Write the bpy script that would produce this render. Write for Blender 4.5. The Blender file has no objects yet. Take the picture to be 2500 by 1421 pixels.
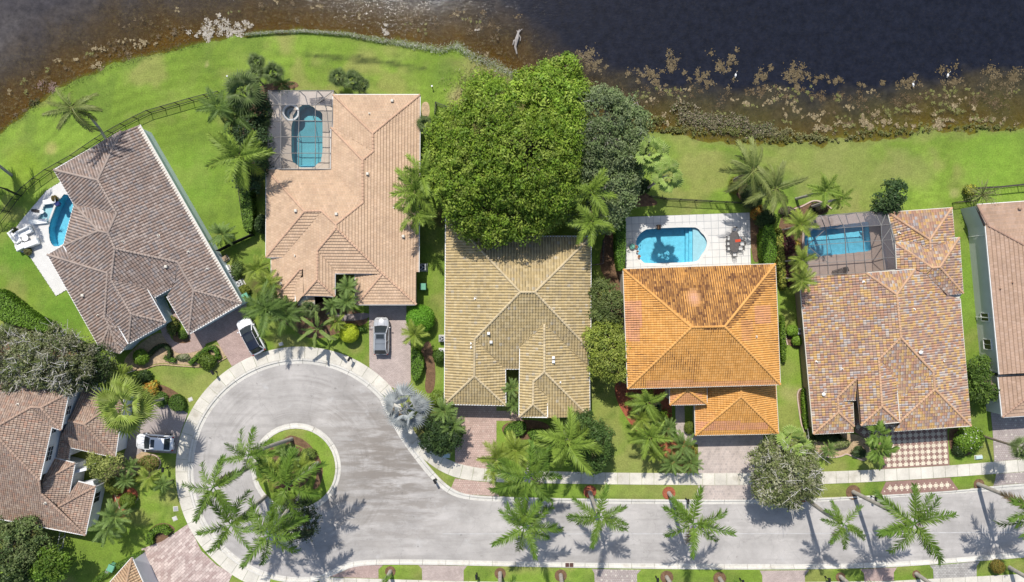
import bpy, math, random
import numpy as np
from mathutils import Vector, Matrix
from mathutils.geometry import tessellate_polygon

sc = bpy.context.scene
COL = sc.collection
S, H, CX, CY = 19.0, 88.0, 1250.0, 710.5       # ground scale (traced units per metre), flying height, nadir point

# ------------------------------------------------------------------ camera, sky, sun, exposure
cam = bpy.data.objects.new('camera', bpy.data.cameras.new('camera'))
COL.objects.link(cam); sc.camera = cam
cam.location = (0, 0, H); cam.rotation_euler = (0, 0, 0)
cam.data.sensor_width = 36.0; cam.data.lens = 18.0 / (1250.0 / S / H)
cam.data.clip_start = 0.5; cam.data.clip_end = 3000
SUN_EL, SUN_AZ = math.radians(54), math.radians(15.7)       # azimuth from +Y towards -X
W = bpy.data.worlds.new('World'); sc.world = W; W.use_nodes = True
nt = W.node_tree
sky = nt.nodes.new('ShaderNodeTexSky'); sky.sky_type = 'NISHITA'; sky.sun_disc = False
sky.sun_elevation = SUN_EL; sky.sun_rotation = -SUN_AZ
sky.air_density = 1.0; sky.dust_density = 1.2
bg = nt.nodes['Background']; bg.inputs['Strength'].default_value = 0.125
nt.links.new(sky.outputs[0], bg.inputs['Color'])
sun = bpy.data.objects.new('sun', bpy.data.lights.new('sun', 'SUN'))
COL.objects.link(sun)
sd_ = Vector((-math.sin(SUN_AZ)*math.cos(SUN_EL), math.cos(SUN_AZ)*math.cos(SUN_EL), math.sin(SUN_EL)))
sun.rotation_euler = sd_.to_track_quat('Z', 'Y').to_euler(); sun.location = (-20, 60, 90)
sun.data.energy = 4.3; sun.data.angle = math.radians(0.5); sun.data.color = (1.0, 0.955, 0.885)
vs = sc.view_settings
vs.view_transform = 'Standard'; vs.look = 'None'; vs.gamma = 1.0; vs.use_curve_mapping = False
vs.exposure = 0.16
try:
    sc.cycles.max_bounces = 8; sc.cycles.transparent_max_bounces = 16
    sc.cycles.caustics_reflective = False; sc.cycles.caustics_refractive = False
except Exception: pass

R0 = np.random.default_rng(7)
def P(px, py, z=0.0):
    k = (H - z) / H / S
    return ((px - CX) * k, (CY - py) * k, z)
def PX(pts, z=0.0): return [P(a, b, z) for a, b in pts]

# ------------------------------------------------------------------ mesh helpers
def mesh(name, V, F, mats=None, smooth=False, cols=None, mi=None):
    me = bpy.data.meshes.new(name)
    if isinstance(F, np.ndarray):
        V = np.ascontiguousarray(V, dtype=np.float32); n, k = F.shape
        me.vertices.add(len(V)); me.vertices.foreach_set('co', V.ravel())
        me.loops.add(n*k); me.loops.foreach_set('vertex_index', np.ascontiguousarray(F, dtype=np.int32).ravel())
        me.polygons.add(n); me.polygons.foreach_set('loop_start', np.arange(0, n*k, k, dtype=np.int32))
        me.update(calc_edges=True)
    else:
        me.from_pydata([tuple(v) for v in V], [], [tuple(f) for f in F]); me.update()
    if mats is not None:
        for m in (mats if isinstance(mats, (list, tuple)) else [mats]): me.materials.append(m)
    if mi is not None: me.polygons.foreach_set('material_index', np.asarray(mi, dtype=np.int32))
    if cols is not None:
        a = me.attributes.new('col', 'FLOAT_COLOR', 'POINT')
        c = np.ones((len(V), 4), np.float32); c[:, :3] = np.asarray(cols, np.float32)[:, :3]
        a.data.foreach_set('color', c.ravel())
    if smooth: me.polygons.foreach_set('use_smooth', np.ones(len(me.polygons), bool))
    me.validate(); return me
def rootloc(p):
    if p is None: return Vector((0, 0, 0))
    while p.parent: p = p.parent
    return p.location
def obj(name, V, F, mats, parent=None, label=None, kind=None, **k):
    V = np.asarray(V, dtype=np.float64)
    L = rootloc(parent)
    if parent is not None: V = V - np.array(L)
    o = bpy.data.objects.new(name, mesh(name, V, F, mats, **k)); COL.objects.link(o)
    o.parent = parent
    if label: o['label'] = label
    if kind: o['kind'] = kind
    return o
def thing(name, label, cat, loc=(0, 0, 0), group=None, kind=None):
    o = bpy.data.objects.new(name, None); COL.objects.link(o); o.location = loc
    o.empty_display_size = .3
    o['label'] = label; o['category'] = cat
    if group: o['group'] = group
    if kind: o['kind'] = kind
    return o
def tag(o, label, cat, group=None):
    o['label'] = label; o['category'] = cat
    if group: o['group'] = group
    return o

class MB:
    def __init__(s): s.v = []; s.f = []; s.m = []; s.c = []
    def add(s, V, F, m=0, c=(1, 1, 1)):
        b = len(s.v); s.v += [tuple(x) for x in V]; s.f += [tuple(i+b for i in f) for f in F]
        s.m += [m]*len(F); s.c += [c]*len(V)
    def box(s, x0, x1, y0, y1, z0, z1, T=None, m=0, c=(1, 1, 1)):
        V = [(x0,y0,z0),(x1,y0,z0),(x1,y1,z0),(x0,y1,z0),(x0,y0,z1),(x1,y0,z1),(x1,y1,z1),(x0,y1,z1)]
        if T: V = [T @ Vector(v) for v in V]
        s.add(V, [(3,2,1,0),(4,5,6,7),(0,1,5,4),(1,2,6,5),(2,3,7,6),(3,0,4,7)], m, c)
    def bevbox(s, x0, x1, y0, y1, z0, z1, b=.04, T=None, m=0, c=(1,1,1)):
        V = []
        for z, i in ((z0, 0), (z1-b, 0), (z1, b)):
            V += [(x0+i,y0+i,z),(x1-i,y0+i,z),(x1-i,y1-i,z),(x0+i,y1-i,z)]
        if T: V = [T @ Vector(v) for v in V]
        F = [(3,2,1,0),(8,9,10,11)]
        for k in (0, 4):
            for j in range(4): F.append((k+j, k+(j+1)%4, k+4+(j+1)%4, k+4+j))
        s.add(V, F, m, c)
    def tube(s, pts, rad, n=8, m=0, c=(1,1,1), cap=True):
        pts = [Vector(p) for p in pts]
        if not hasattr(rad, '__len__'): rad = [rad]*len(pts)
        V = []; F = []
        for i, p in enumerate(pts):
            d = (pts[min(i+1, len(pts)-1)] - pts[max(i-1, 0)])
            if d.length < 1e-9: d = Vector((0, 0, 1))
            d.normalize(); a = Vector((0, 0, 1)) if abs(d.z) < .9 else Vector((1, 0, 0))
            u = d.cross(a).normalized(); w = d.cross(u)
            for k in range(n):
                t = 2*math.pi*k/n; V.append(p + (u*math.cos(t) + w*math.sin(t))*rad[i])
        for i in range(len(pts)-1):
            for k in range(n): F.append((i*n+k, i*n+(k+1)%n, (i+1)*n+(k+1)%n, (i+1)*n+k))
        if cap: F.append(tuple(range(n))[::-1]); F.append(tuple((len(pts)-1)*n+k for k in range(n)))
        s.add(V, F, m, c)
    def bar(s, a, b, w, h=None, m=0, c=(1,1,1)):
        a, b = Vector(a), Vector(b); h = h or w
        d = (b-a).normalized(); up = Vector((0,0,1)) if abs(d.z) < .95 else Vector((0,1,0))
        u = d.cross(up).normalized()*w/2; v = u.cross(d).normalized()*h/2
        V = [a-u-v, a+u-v, a+u+v, a-u+v, b-u-v, b+u-v, b+u+v, b-u+v]
        s.add(V, [(0,1,2,3),(7,6,5,4),(1,0,4,5),(2,1,5,6),(3,2,6,7),(0,3,7,4)], m, c)
    def poly(s, pts, z=None, m=0, c=(1,1,1)):
        V = [Vector((p[0], p[1], p[2] if z is None else z)) for p in pts]
        T = tessellate_polygon([V])
        F = []
        for t in T:
            n = (V[t[1]]-V[t[0]]).cross(V[t[2]]-V[t[0]])
            F.append(t if n.z >= 0 else t[::-1])
        s.add(V, F, m, c)
    def prism(s, pts, z0, z1, m=0, c=(1,1,1), hole=None):
        loops = [[(p[0], p[1]) for p in pts]] + ([[(p[0], p[1]) for p in hole]] if hole else [])
        V3 = [[Vector((x, y, z1)) for x, y in l] for l in loops]
        flat = [v for l in V3 for v in l]
        F = []
        for t in tessellate_polygon(V3):
            n = (flat[t[1]]-flat[t[0]]).cross(flat[t[2]]-flat[t[0]])
            F.append(t if n.z >= 0 else t[::-1])
        nv = len(flat); V = flat + [Vector((v.x, v.y, z0)) for v in flat]; o = 0
        for l in loops:
            k = len(l)
            for i in range(k): F.append((o+i, o+(i+1)%k, nv+o+(i+1)%k, nv+o+i))
            o += k
        s.add(V, F, m, c)
    def ell(s, c, r, n=12, k=7, m=0, col=(1,1,1), jit=0, rng=None):
        V = []; F = []
        for i in range(k+1):
            t = math.pi*i/k
            for j in range(n):
                a = 2*math.pi*j/n; q = 1 + (rng.uniform(-jit, jit) if jit else 0)
                V.append((c[0]+r[0]*math.sin(t)*math.cos(a)*q, c[1]+r[1]*math.sin(t)*math.sin(a)*q, c[2]+r[2]*math.cos(t)*q))
        for i in range(k):
            for j in range(n): F.append((i*n+j, (i+1)*n+j, (i+1)*n+(j+1)%n, i*n+(j+1)%n))
        s.add(V, F, m, col)
    def build(s, name, mats, parent=None, label=None, kind=None, smooth=False, cols=False):
        return obj(name, s.v, s.f, mats, parent, label, kind, smooth=smooth, cols=np.array(s.c) if cols else None,
                   mi=s.m if isinstance(mats, (list, tuple)) else None)
def RZ(x, y, z, a): return Matrix.Translation((x, y, z)) @ Matrix.Rotation(a, 4, 'Z')

# ------------------------------------------------------------------ materials
def nodes(name):
    m = bpy.data.materials.new(name); m.use_nodes = True
    return m, m.node_tree.nodes, m.node_tree.links
def noise(N, L, scale, detail=3, rough=.6, pos=None):
    t = N.new('ShaderNodeTexNoise'); t.inputs['Scale'].default_value = scale
    t.inputs['Detail'].default_value = detail; t.inputs['Roughness'].default_value = rough
    if pos: L.new(pos, t.inputs['Vector'])
    return t.outputs['Fac']
def maprange(N, L, v, a, b, c, d):
    t = N.new('ShaderNodeMapRange'); L.new(v, t.inputs[0])
    for i, x in enumerate((a, b, c, d)): t.inputs[i+1].default_value = x
    return t.outputs[0]
def scalec(N, L, col, v):
    t = N.new('ShaderNodeVectorMath'); t.operation = 'SCALE'
    if isinstance(col, tuple): t.inputs[0].default_value = col
    else: L.new(col, t.inputs[0])
    L.new(v, t.inputs['Scale']); return t.outputs[0]
def mulc(N, L, a, b):
    t = N.new('ShaderNodeVectorMath'); t.operation = 'MULTIPLY'
    L.new(a, t.inputs[0]); L.new(b, t.inputs[1]); return t.outputs[0]
def mixc(N, L, f, a, b):
    t = N.new('ShaderNodeMix'); t.data_type = 'RGBA'; t.clamp_factor = True
    if isinstance(f, float): t.inputs[0].default_value = f
    else: L.new(f, t.inputs[0])
    for i, x in ((6, a), (7, b)):
        if isinstance(x, tuple): t.inputs[i].default_value = (*x[:3], 1)
        else: L.new(x, t.inputs[i])
    return t.outputs[2]
def mat(name, base=(.5,.5,.5), rough=.7, var=.12, scale=1.5, fine=0, fscale=20, bump=0, bscale=12, attr=False,
        spec=.3, metal=0, stain=None, sscale=.4, samt=.6, sr=(.5, .7), rnd=0):
    m, N, L = nodes(name); b = N['Principled BSDF']
    pos = N.new('ShaderNodeNewGeometry').outputs['Position']
    f = maprange(N, L, noise(N, L, scale, 4, pos=pos), .3, .7, 1-var, 1+var)
    c = scalec(N, L, base, f)
    if fine: c = scalec(N, L, c, maprange(N, L, noise(N, L, fscale, 2, pos=pos), .3, .7, 1-fine, 1+fine))
    if attr:
        a = N.new('ShaderNodeAttribute'); a.attribute_name = 'col'; c = mulc(N, L, c, a.outputs['Color'])
    if rnd:
        oi = N.new('ShaderNodeObjectInfo'); c = scalec(N, L, c, maprange(N, L, oi.outputs['Random'], 0, 1, 1-rnd, 1+rnd))
    if stain:
        c = mixc(N, L, maprange(N, L, noise(N, L, sscale, 5, .65, pos=pos), sr[0], sr[1], 0, samt), c, stain)
    L.new(c, b.inputs['Base Color']); b.inputs['Roughness'].default_value = rough
    b.inputs['Specular IOR Level'].default_value = spec; b.inputs['Metallic'].default_value = metal
    if bump:
        bp = N.new('ShaderNodeBump'); bp.inputs['Strength'].default_value = bump; bp.inputs['Distance'].default_value = .03
        L.new(noise(N, L, bscale, 3, pos=pos), bp.inputs['Height']); L.new(bp.outputs[0], b.inputs['Normal'])
    return m
def leafmat(name, base=(1,1,1), trans=.3, rough=.5, rnd=.14, spec=.22):
    m, N, L = nodes(name); b = N['Principled BSDF']; out = N['Material Output']
    a = N.new('ShaderNodeAttribute'); a.attribute_name = 'col'
    oi = N.new('ShaderNodeObjectInfo')
    c = scalec(N, L, a.outputs['Color'], maprange(N, L, oi.outputs['Random'], 0, 1, 1-rnd, 1+rnd))
    if base != (1,1,1): c = mulc(N, L, c, scalec(N, L, base, maprange(N, L, oi.outputs['Random'], 0, 1, 1, 1)))
    L.new(c, b.inputs['Base Color']); b.inputs['Roughness'].default_value = rough
    b.inputs['Specular IOR Level'].default_value = spec
    t = N.new('ShaderNodeBsdfTranslucent'); L.new(c, t.inputs[0])
    mx = N.new('ShaderNodeMixShader'); mx.inputs[0].default_value = trans
    L.new(b.outputs[0], mx.inputs[1]); L.new(t.outputs[0], mx.inputs[2]); L.new(mx.outputs[0], out.inputs[0])
    return m
def brickmat(name, c1, c2, mortar, bw, bh, rough=.8, var=.15, rot=0.0, dots=None):
    m, N, L = nodes(name); b = N['Principled BSDF']
    pos = N.new('ShaderNodeNewGeometry').outputs['Position']
    mp = N.new('ShaderNodeMapping'); mp.inputs['Rotation'].default_value = (0, 0, rot); L.new(pos, mp.inputs[0])
    t = N.new('ShaderNodeTexBrick'); L.new(mp.outputs[0], t.inputs[0])
    t.inputs['Color1'].default_value = (*c1, 1); t.inputs['Color2'].default_value = (*c2, 1); t.inputs['Mortar'].default_value = (*mortar, 1)
    t.inputs['Scale'].default_value = 1; t.inputs['Brick Width'].default_value = bw; t.inputs['Row Height'].default_value = bh
    t.inputs['Mortar Size'].default_value = .012; t.inputs['Bias'].default_value = 0
    c = t.outputs[0]
    if dots:
        v = N.new('ShaderNodeTexVoronoi'); v.inputs['Scale'].default_value = dots[1]; L.new(mp.outputs[0], v.inputs['Vector'])
        v.inputs['Randomness'].default_value = dots[3] if len(dots) > 3 else .35
        c = mixc(N, L, maprange(N, L, v.outputs['Distance'], .0, dots[2], 1, 0), c, dots[0])
    c = scalec(N, L, c, maprange(N, L, noise(N, L, .7, 5, .65, pos=pos), .3, .7, 1-var, 1+var))
    c = scalec(N, L, c, maprange(N, L, noise(N, L, 9, 2, pos=pos), .3, .7, .9, 1.1))
    L.new(c, b.inputs['Base Color']); b.inputs['Roughness'].default_value = rough; b.inputs['Specular IOR Level'].default_value = .2
    return m
def glassmat(name, col=(.02,.025,.03), rough=.06):
    return mat(name, col, rough=rough, var=0, spec=.6)

M = {}
M['trunk_grey'] = mat('palm_bark', (.36,.33,.29), .9, .22, 2.0, .2, 14, .5, 10)
M['bark'] = mat('tree_bark', (.20,.16,.12), .9, .25, 3, .2, 15, .6, 10)
M['bark_pale'] = mat('pale_bark', (.58,.55,.50), .9, .2, 3, .2, 15)
M['shaft'] = mat('crownshaft', (.13,.22,.05), .5, .15, 2)
M['leaf'] = leafmat('leaf'); M['leaf_core'] = mat('leaf_core', (.035,.06,.012), .9, .3, 2, attr=False)  # leaf_core is dark, shade inside the foliage put in its colour
M['frond'] = leafmat('frond', trans=.22)
M['white'] = mat('white_paint', (.78,.78,.76), .5, .05)
M['offwhite'] = mat('cream_paint', (.62,.58,.5), .6, .06)
M['black'] = mat('black_metal', (.018,.018,.02), .45, .1)
M['darkmetal'] = mat('bronze_metal', (.06,.05,.045), .45, .1)
M['grey'] = mat('grey_metal', (.33,.34,.35), .5, .08)
M['ltgrey'] = mat('pale_grey_plastic', (.55,.55,.54), .6, .08)
M['green_plastic'] = mat('green_plastic', (.14,.36,.24), .55, .08)
M['window'] = glassmat('window_glass')
M['concrete'] = mat('concrete', (.59,.555,.48), .85, .14, .5, .07, 9, .15, 30, stain=(.30,.26,.19), sscale=.35, samt=.55, sr=(.55,.72), rnd=.07)
M['kerb'] = mat('kerb_concrete', (.60,.575,.52), .85, .14, .6, .08, 9, stain=(.28,.25,.2), sscale=.6, samt=.6, sr=(.52,.7), rnd=.06)
M['mulch'] = mat('mulch', (.16,.095,.055), .95, .3, 2.5, .4, 14, .8, 14)
M['mulch_red'] = mat('red_mulch', (.31,.095,.05), .95, .28, 2.5, .35, 14, .8, 14)
M['gravelbed'] = mat('sandy_bed', (.42,.31,.19), .95, .25, 2.5, .3, 12, .6, 12)
# ------------------------------------------------------------------ plan geometry (traced, then projected to the ground)
def arc(cx, cy, r, a0, a1, n):
    return [(cx + r*math.cos(math.radians(a0+(a1-a0)*i/(n-1))), cy - r*math.sin(math.radians(a0+(a1-a0)*i/(n-1)))) for i in range(n)]
def resample(pts, n=None, step=None, closed=False):
    p = np.array(pts, float)
    if closed: p = np.vstack([p, p[:1]])
    d = np.r_[0, np.cumsum(np.hypot(*np.diff(p, axis=0).T))]
    if n is None: n = max(2, int(round(d[-1]/step))+1)
    t = np.linspace(0, d[-1], n)
    q = np.c_[np.interp(t, d, p[:, 0]), np.interp(t, d, p[:, 1])]
    return q[:-1] if closed else q
def smooth(pts, it=2, closed=False):
    p = [tuple(a) for a in pts]
    for _ in range(it):
        q = [] if closed else [p[0]]
        for i in range(len(p) if closed else len(p)-1):
            a, b = p[i], p[(i+1) % len(p)]
            q += [(a[0]*.75+b[0]*.25, a[1]*.75+b[1]*.25), (a[0]*.25+b[0]*.75, a[1]*.25+b[1]*.75)]
        if not closed: q.append(p[-1])
        p = q
    return p
def sdpoly(X, Y, poly):                     # signed distance, negative inside
    X = X.ravel(); Y = Y.ravel(); d = np.full(X.shape, 1e9); ins = np.zeros(X.shape, bool)
    n = len(poly)
    for i in range(n):
        ax, ay = poly[i][:2]; bx, by = poly[(i+1) % n][:2]
        ex, ey = bx-ax, by-ay; L2 = ex*ex+ey*ey+1e-12
        t = np.clip(((X-ax)*ex+(Y-ay)*ey)/L2, 0, 1)
        d = np.minimum(d, np.hypot(X-ax-t*ex, Y-ay-t*ey))
        if by != ay:
            c = ((ay > Y) != (by > Y)) & (X < ex*(Y-ay)/(by-ay)+ax); ins ^= c
    return np.where(ins, -d, d)
def vnoise(X, Y, cell, seed, oct=3):
    r = np.random.default_rng(seed); out = np.zeros(X.shape); amp = 1; tot = 0
    for o in range(oct):
        g = r.random((256, 256)); x = X/cell + 500.3*(o+1); y = Y/cell + 311.7*(o+1)
        xi = np.floor(x).astype(int); yi = np.floor(y).astype(int); fx = x-xi; fy = y-yi
        fx = fx*fx*(3-2*fx); fy = fy*fy*(3-2*fy)
        a = g[xi % 256, yi % 256]; b = g[(xi+1) % 256, yi % 256]; c = g[xi % 256, (yi+1) % 256]; d = g[(xi+1) % 256, (yi+1) % 256]
        out += amp*((a*(1-fx)+b*fx)*(1-fy)+(c*(1-fx)+d*fx)*fy); tot += amp; amp *= .55; cell /= 2.1
    return out/tot
CC = (732, 1149)
road_in_top = [(2900,1165),(2500,1194),(2448,1198),(2267,1210),(2007,1226),(1800,1232),(1502,1231),(1217,1226),(1135,1221),(1090,1205),(1050,1168),(1010,1118),(974,1068),(945,1012),(926,978)]
road_in_bot = [(822,1386),(864,1369),(950,1366),(1080,1367),(1404,1375),(1800,1378),(2072,1378),(2267,1368),(2500,1349),(2900,1316)]
road_out_top = [(2900,1151),(2500,1180),(2429,1186),(2338,1198),(2091,1212),(1975,1218),(1800,1220),(1502,1219),(1217,1213),(1139,1208),(1100,1192),(1062,1156),(1022,1106),(986,1056),(958,1002),(938,968)]
road_out_bot = [(826,1399),(866,1381),(950,1378),(1080,1379),(1404,1386),(1800,1391),(2104,1388),(2267,1379),(2500,1361),(2900,1328)]
kerb_in = smooth(road_in_top, 2) + arc(*CC, 261, 40, 281, 90) + smooth(road_in_bot, 2)
kerb_out = smooth(road_out_top, 2) + arc(*CC, 274, 41, 279, 90) + smooth(road_out_bot, 2)
walk_in = arc(*CC, 274.3, 255, 46, 70) + smooth([(940,968),(965,1018),(993,1072),(1012,1101),(1045,1130),(1082,1154),(1123,1169),(1176,1175),(1246,1178),(1359,1180),(1469,1182),(1703,1184),(1780,1184),(2007,1182),(2169,1174),(2315,1165),(2500,1151),(2900,1120)], 2)
walk_out = arc(*CC, 303, 255, 46, 70) + smooth([(958,947),(986,1005),(1012,1055),(1031,1080),(1070,1109),(1111,1130),(1164,1142),(1213,1146),(1359,1151),(1469,1154),(1703,1155),(1780,1155),(2007,1152),(2169,1145),(2315,1137),(2500,1121),(2900,1088)], 2)
IC = (722, 1143)
isl_out = arc(*IC, 110, 0, 360, 61)[:-1]; isl_in = arc(*IC, 97, 0, 360, 61)[:-1]
shore_px = smooth([(-2500,900),(-800,560),(-250,430),(0,323),(44,286),(112,235),(143,211),(190,190),(238,173),(289,150),(340,139),(408,119),(466,105),(544,95),(595,85),(680,77),(748,75),(850,83),(950,100),(1005,107),(1078,120),(1115,107),(1140,128),(1188,150),(1235,171),(1279,193),(1330,235),(1400,275),(1470,305),(1545,318),(1600,320),(1700,333),(1760,347),(1830,352),(1950,354),(2020,347),(2120,337),(2200,324),(2300,319),(2400,316),(2500,312),(2800,300),(4500,150)], 2)
lake_poly = PX(shore_px + [(6000,-6000),(-6000,-6000),(-6000,900)])

pool1 = smooth([(162,467),(140,492),(118,550),(119,575),(123,594),(133,604),(146,603),(196,572),(212,548),(214,500)], 1, True)
shelf1 = [(111,494),(139,502),(121,546),(93,536)]
pool2 = smooth([(731,256),(760,255),(774,268),(788,274),(789,290),(789,394),(776,400),(768,411),(731,411),(722,401),(710,394),(710,290)], 1, True)
spa2 = arc(711, 275, 17.5, 0, 360, 25)[:-1]
pool4 = smooth([(1550,592),(1556,576),(1568,564),(1582,557),(1694,553),(1706,558),(1711,566),(1721,575),(1728,591),(1722,611),(1711,625),(1706,636),(1692,641),(1576,645),(1565,637),(1558,625)], 1, True)
pool5 = [(1964,559),(2118,540),(2122,543),(2128,609),(2124,614),(1984,629),(1976,628),(1962,600)]
pools = [pool1, shelf1, pool2, spa2, pool4, pool5]

# ------------------------------------------------------------------ ground sheet (lawn, bank and lake bed)
xs = np.r_[-900, -500, -300, -200, -140, -100, np.arange(-78, 78.01, .4), 100, 140, 200, 300, 500, 900]
ys = np.r_[-900, -400, -200, -110, -70, np.arange(-47, 47.01, .4), 70, 110, 200, 400, 900]
GX, GY = np.meshgrid(xs, ys, indexing='ij'); sh = GX.shape
lake = sdpoly(GX, GY, lake_poly).reshape(sh) + (vnoise(GX, GY, 1.6, 5)-.5)*(1.1+1.3*np.clip((GX-8)/12, 0, 1))          # >0 land
road_sd = sdpoly(GX, GY, PX(kerb_in)).reshape(sh)
isl_sd = np.hypot(GX-P(*IC)[0], GY-P(*IC)[1]) - 110/S
road_sd = np.maximum(road_sd, -isl_sd)
GZ = np.where(lake > 1.2, 0, np.where(lake > 0, -.12*(1-lake/1.2)**1.5, np.maximum(-.12+lake*.12, -1.8)))
GZ = np.where(road_sd < .52, -.25, GZ)
for p in pools: GZ = np.where(sdpoly(GX, GY, PX(p)).reshape(sh) < .55, -2.4, GZ)
n1 = vnoise(GX, GY, 9, 1); n2 = vnoise(GX, GY, 2.4, 2); n3 = vnoise(GX, GY, .9, 3, 2)
def brush(px, py, r, soft=.6):
    d = np.hypot((GX-P(px, py)[0]), (GY-P(px, py)[1]))*S
    return np.clip((r*(1+(n2-.5)*.9)-d)/(r*soft), 0, 1)
def lerp(a, b, t): return a*(1-t[..., None]) + np.array(b)*t[..., None]
bright, mid, olive, dry = (.20,.30,.042), (.145,.22,.03), (.235,.25,.075), (.42,.36,.17)
G = np.zeros(sh+(3,)) + np.array(mid)
G = lerp(G, bright, np.clip((n1-.32)*2.6, 0, 1)); G = lerp(G, olive, np.clip((n2-.48)*2.0, 0, .75)*np.clip((n1*0+.75), 0, 1))
G = lerp(G, (.10,.165,.025), np.clip((n3-.6)*2.2, 0, .5))
G = G*(1+.09*np.sin(lake*4.6+n1*5)*np.clip((lake-1)/2, 0, 1)*np.clip((14-lake)/4, 0, 1))[..., None]
G = lerp(G, (.27,.255,.085), np.clip((vnoise(GX, GY, 4.5, 91)-.56)*5, 0, .55)); G = lerp(G, (.11,.17,.03), np.clip((vnoise(GX, GY, 3.2, 92)-.58)*5, 0, .5))
for px, py, r, c, a in [(1190,205,75,dry,.85),(1120,235,40,dry,.75),(1160,165,45,olive,.7),(1235,215,60,dry,.7),(1150,240,30,(.45,.38,.19),.6),
        (1080,185,45,(.10,.16,.03),.55),(1650,420,120,olive,.25),(2080,430,140,olive,.6),(1960,380,110,olive,.55),(2240,420,70,olive,.6),(1500,1120,90,olive,.45),(1560,1200,110,olive,.55),
        (1480,1060,45,olive,.5),(425,920,90,olive,.4),(125,360,22,(.42,.33,.14),.5),(480,250,60,bright,.5),(60,410,60,(.2,.3,.02),.5),(100,620,90,(.115,.22,.025),.8),(160,760,80,(.115,.22,.025),.8),(40,640,60,(.115,.22,.025),.8),
        (470,430,110,(.165,.285,.035),.6),(1060,1180,40,olive,.7),(1920,900,40,olive,.5),(1925,960,30,dry,.35),(2420,400,120,(.18,.30,.035),.7),(2350,700,120,(.165,.28,.035),.7),(2340,1100,60,(.165,.28,.035),.6),
        (2330,470,18,dry,.5),(505,157,8,dry,.5),(720,1143,70,olive,.3),(500,640,50,(.165,.28,.035),.4),(1655,1195,150,olive,.55),(1310,1195,60,(.09,.2,.02),.4)]:
    G = lerp(G, c, brush(px, py, r)*a)
for pts, wd in (([(745,133),(850,140),(950,152),(1040,168)], 5), ([(770,137),(870,150),(970,158)], 3.5), ([(860,134),(935,150)], 3)):   # wet tyre tracks in the grass
    q = resample(pts, 60); d = np.full(sh, 1e9)
    for a in q: d = np.minimum(d, np.hypot(GX-P(*a)[0], GY-P(*a)[1]))
    G = lerp(G, (.045,.06,.02), np.clip((wd/S*1.3-d)/(wd/S), 0, 1)*np.clip((n3-.1)*2, .5, .85))
# soil on which hedges, beds and trees stand
for px, py, r in [(1250,330,200),(1440,330,100),(620,330,75),(615,450,50),(90,880,110),(60,1340,90),(1060,1060,60),(1440,1070,60),(1480,760,50),(1905,640,60),(640,700,50),(1080,530,30)]:
    G = lerp(G, (.085,.06,.03), brush(px, py, r, .5)*.75)
# bank and bed
wet = np.clip((.9-lake)/1.2, 0, 1)
G = lerp(G, (.10,.13,.03), wet*.6); G = lerp(G, (.085,.055,.02), np.clip(-lake/.5+.2, 0, 1))
bedn = vnoise(GX, GY, 3, 12)
G = lerp(G, (.12,.075,.018), np.clip(-lake/1.0, 0, 1)*np.clip((bedn-.42)*3, 0, 1))
G = lerp(G, (.12,.125,.035), np.clip(-lake/1.0, 0, 1)*np.clip((GX-8)/15, 0, 1)*np.clip((vnoise(GX, GY, 4, 31)-.30)*3, 0, .9))
G = lerp(G, (.17,.19,.05), np.clip(1-np.abs(lake)/1.1, 0, 1)*np.clip((GX-8)/15, 0, 1)*.75)
m, N, L = nodes('ground_cover'); b = N['Principled BSDF']
pos = N.new('ShaderNodeNewGeometry').outputs['Position']
a = N.new('ShaderNodeAttribute'); a.attribute_name = 'col'
c = scalec(N, L, a.outputs['Color'], maprange(N, L, noise(N, L, 5.5, 5, .8, pos=pos), .3, .7, .66, 1.36))
c = scalec(N, L, c, maprange(N, L, noise(N, L, 1.1, 3, .7, pos=pos), .3, .7, .88, 1.12))
c = mixc(N, L, maprange(N, L, noise(N, L, 2.3, 4, .75, pos=pos), .52, .75, 0, .35), c, (.22,.25,.06))
L.new(c, b.inputs['Base Color']); b.inputs['Roughness'].default_value = .9; b.inputs['Specular IOR Level'].default_value = .15
bp = N.new('ShaderNodeBump'); bp.inputs['Strength'].default_value = .8; bp.inputs['Distance'].default_value = .06
L.new(noise(N, L, 9, 4, .7, pos=pos), bp.inputs['Height']); L.new(bp.outputs[0], b.inputs['Normal'])
M['ground'] = m
ny = sh[1]
ii, jj = np.meshgrid(np.arange(sh[0]-1), np.arange(ny-1), indexing='ij'); q0 = (ii*ny+jj).ravel()
F = np.c_[q0, q0+ny, q0+ny+1, q0+1]
V = np.c_[GX.ravel(), GY.ravel(), GZ.ravel()]
obj('ground', V, F, M['ground'], kind='structure', label='mown lawns and bare soil running down to the bed of the lake', cols=G.reshape(-1, 3), smooth=True)

# ------------------------------------------------------------------ lake water
WC = np.zeros(sh+(3,)) + np.array((.010,.0115,.019))
left = np.clip((-6-GX)/32, 0, 1)  # greyer water this side: sky reflection and silty shallows mixed into the colour
WC = lerp(WC, (.050,.045,.047), left*.9); WC = lerp(WC, (.085,.075,.07), left*np.clip((vnoise(GX, GY, 7, 72)-.5)*3, 0, .7))
dd = -lake + (vnoise(GX, GY, 5, 22)-.5)*3.2
shallow_w = 7.0 + 2.5*np.clip((-GX-10)/30, 0, 1)
tt = np.clip((dd-.4)/shallow_w, 0, 1)
WC = lerp(WC, (.072,.052,.026), (1-tt)**.9*.9); WC = lerp(WC, (.105,.10,.036), (1-tt)*np.clip((GX-8)/14, 0, 1)*.8)
WC = lerp(WC, (.10,.062,.022), (1-tt)*np.clip((vnoise(GX, GY, 2.2, 71)-.45)*4, 0, 1)*.6)
alpha = np.clip(.10+1.0*tt**.85, 0, 1)
m, N, L = nodes('lake_water'); b = N['Principled BSDF']; out = N['Material Output']
pos = N.new('ShaderNodeNewGeometry').outputs['Position']
a = N.new('ShaderNodeAttribute'); a.attribute_name = 'col'
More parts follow.
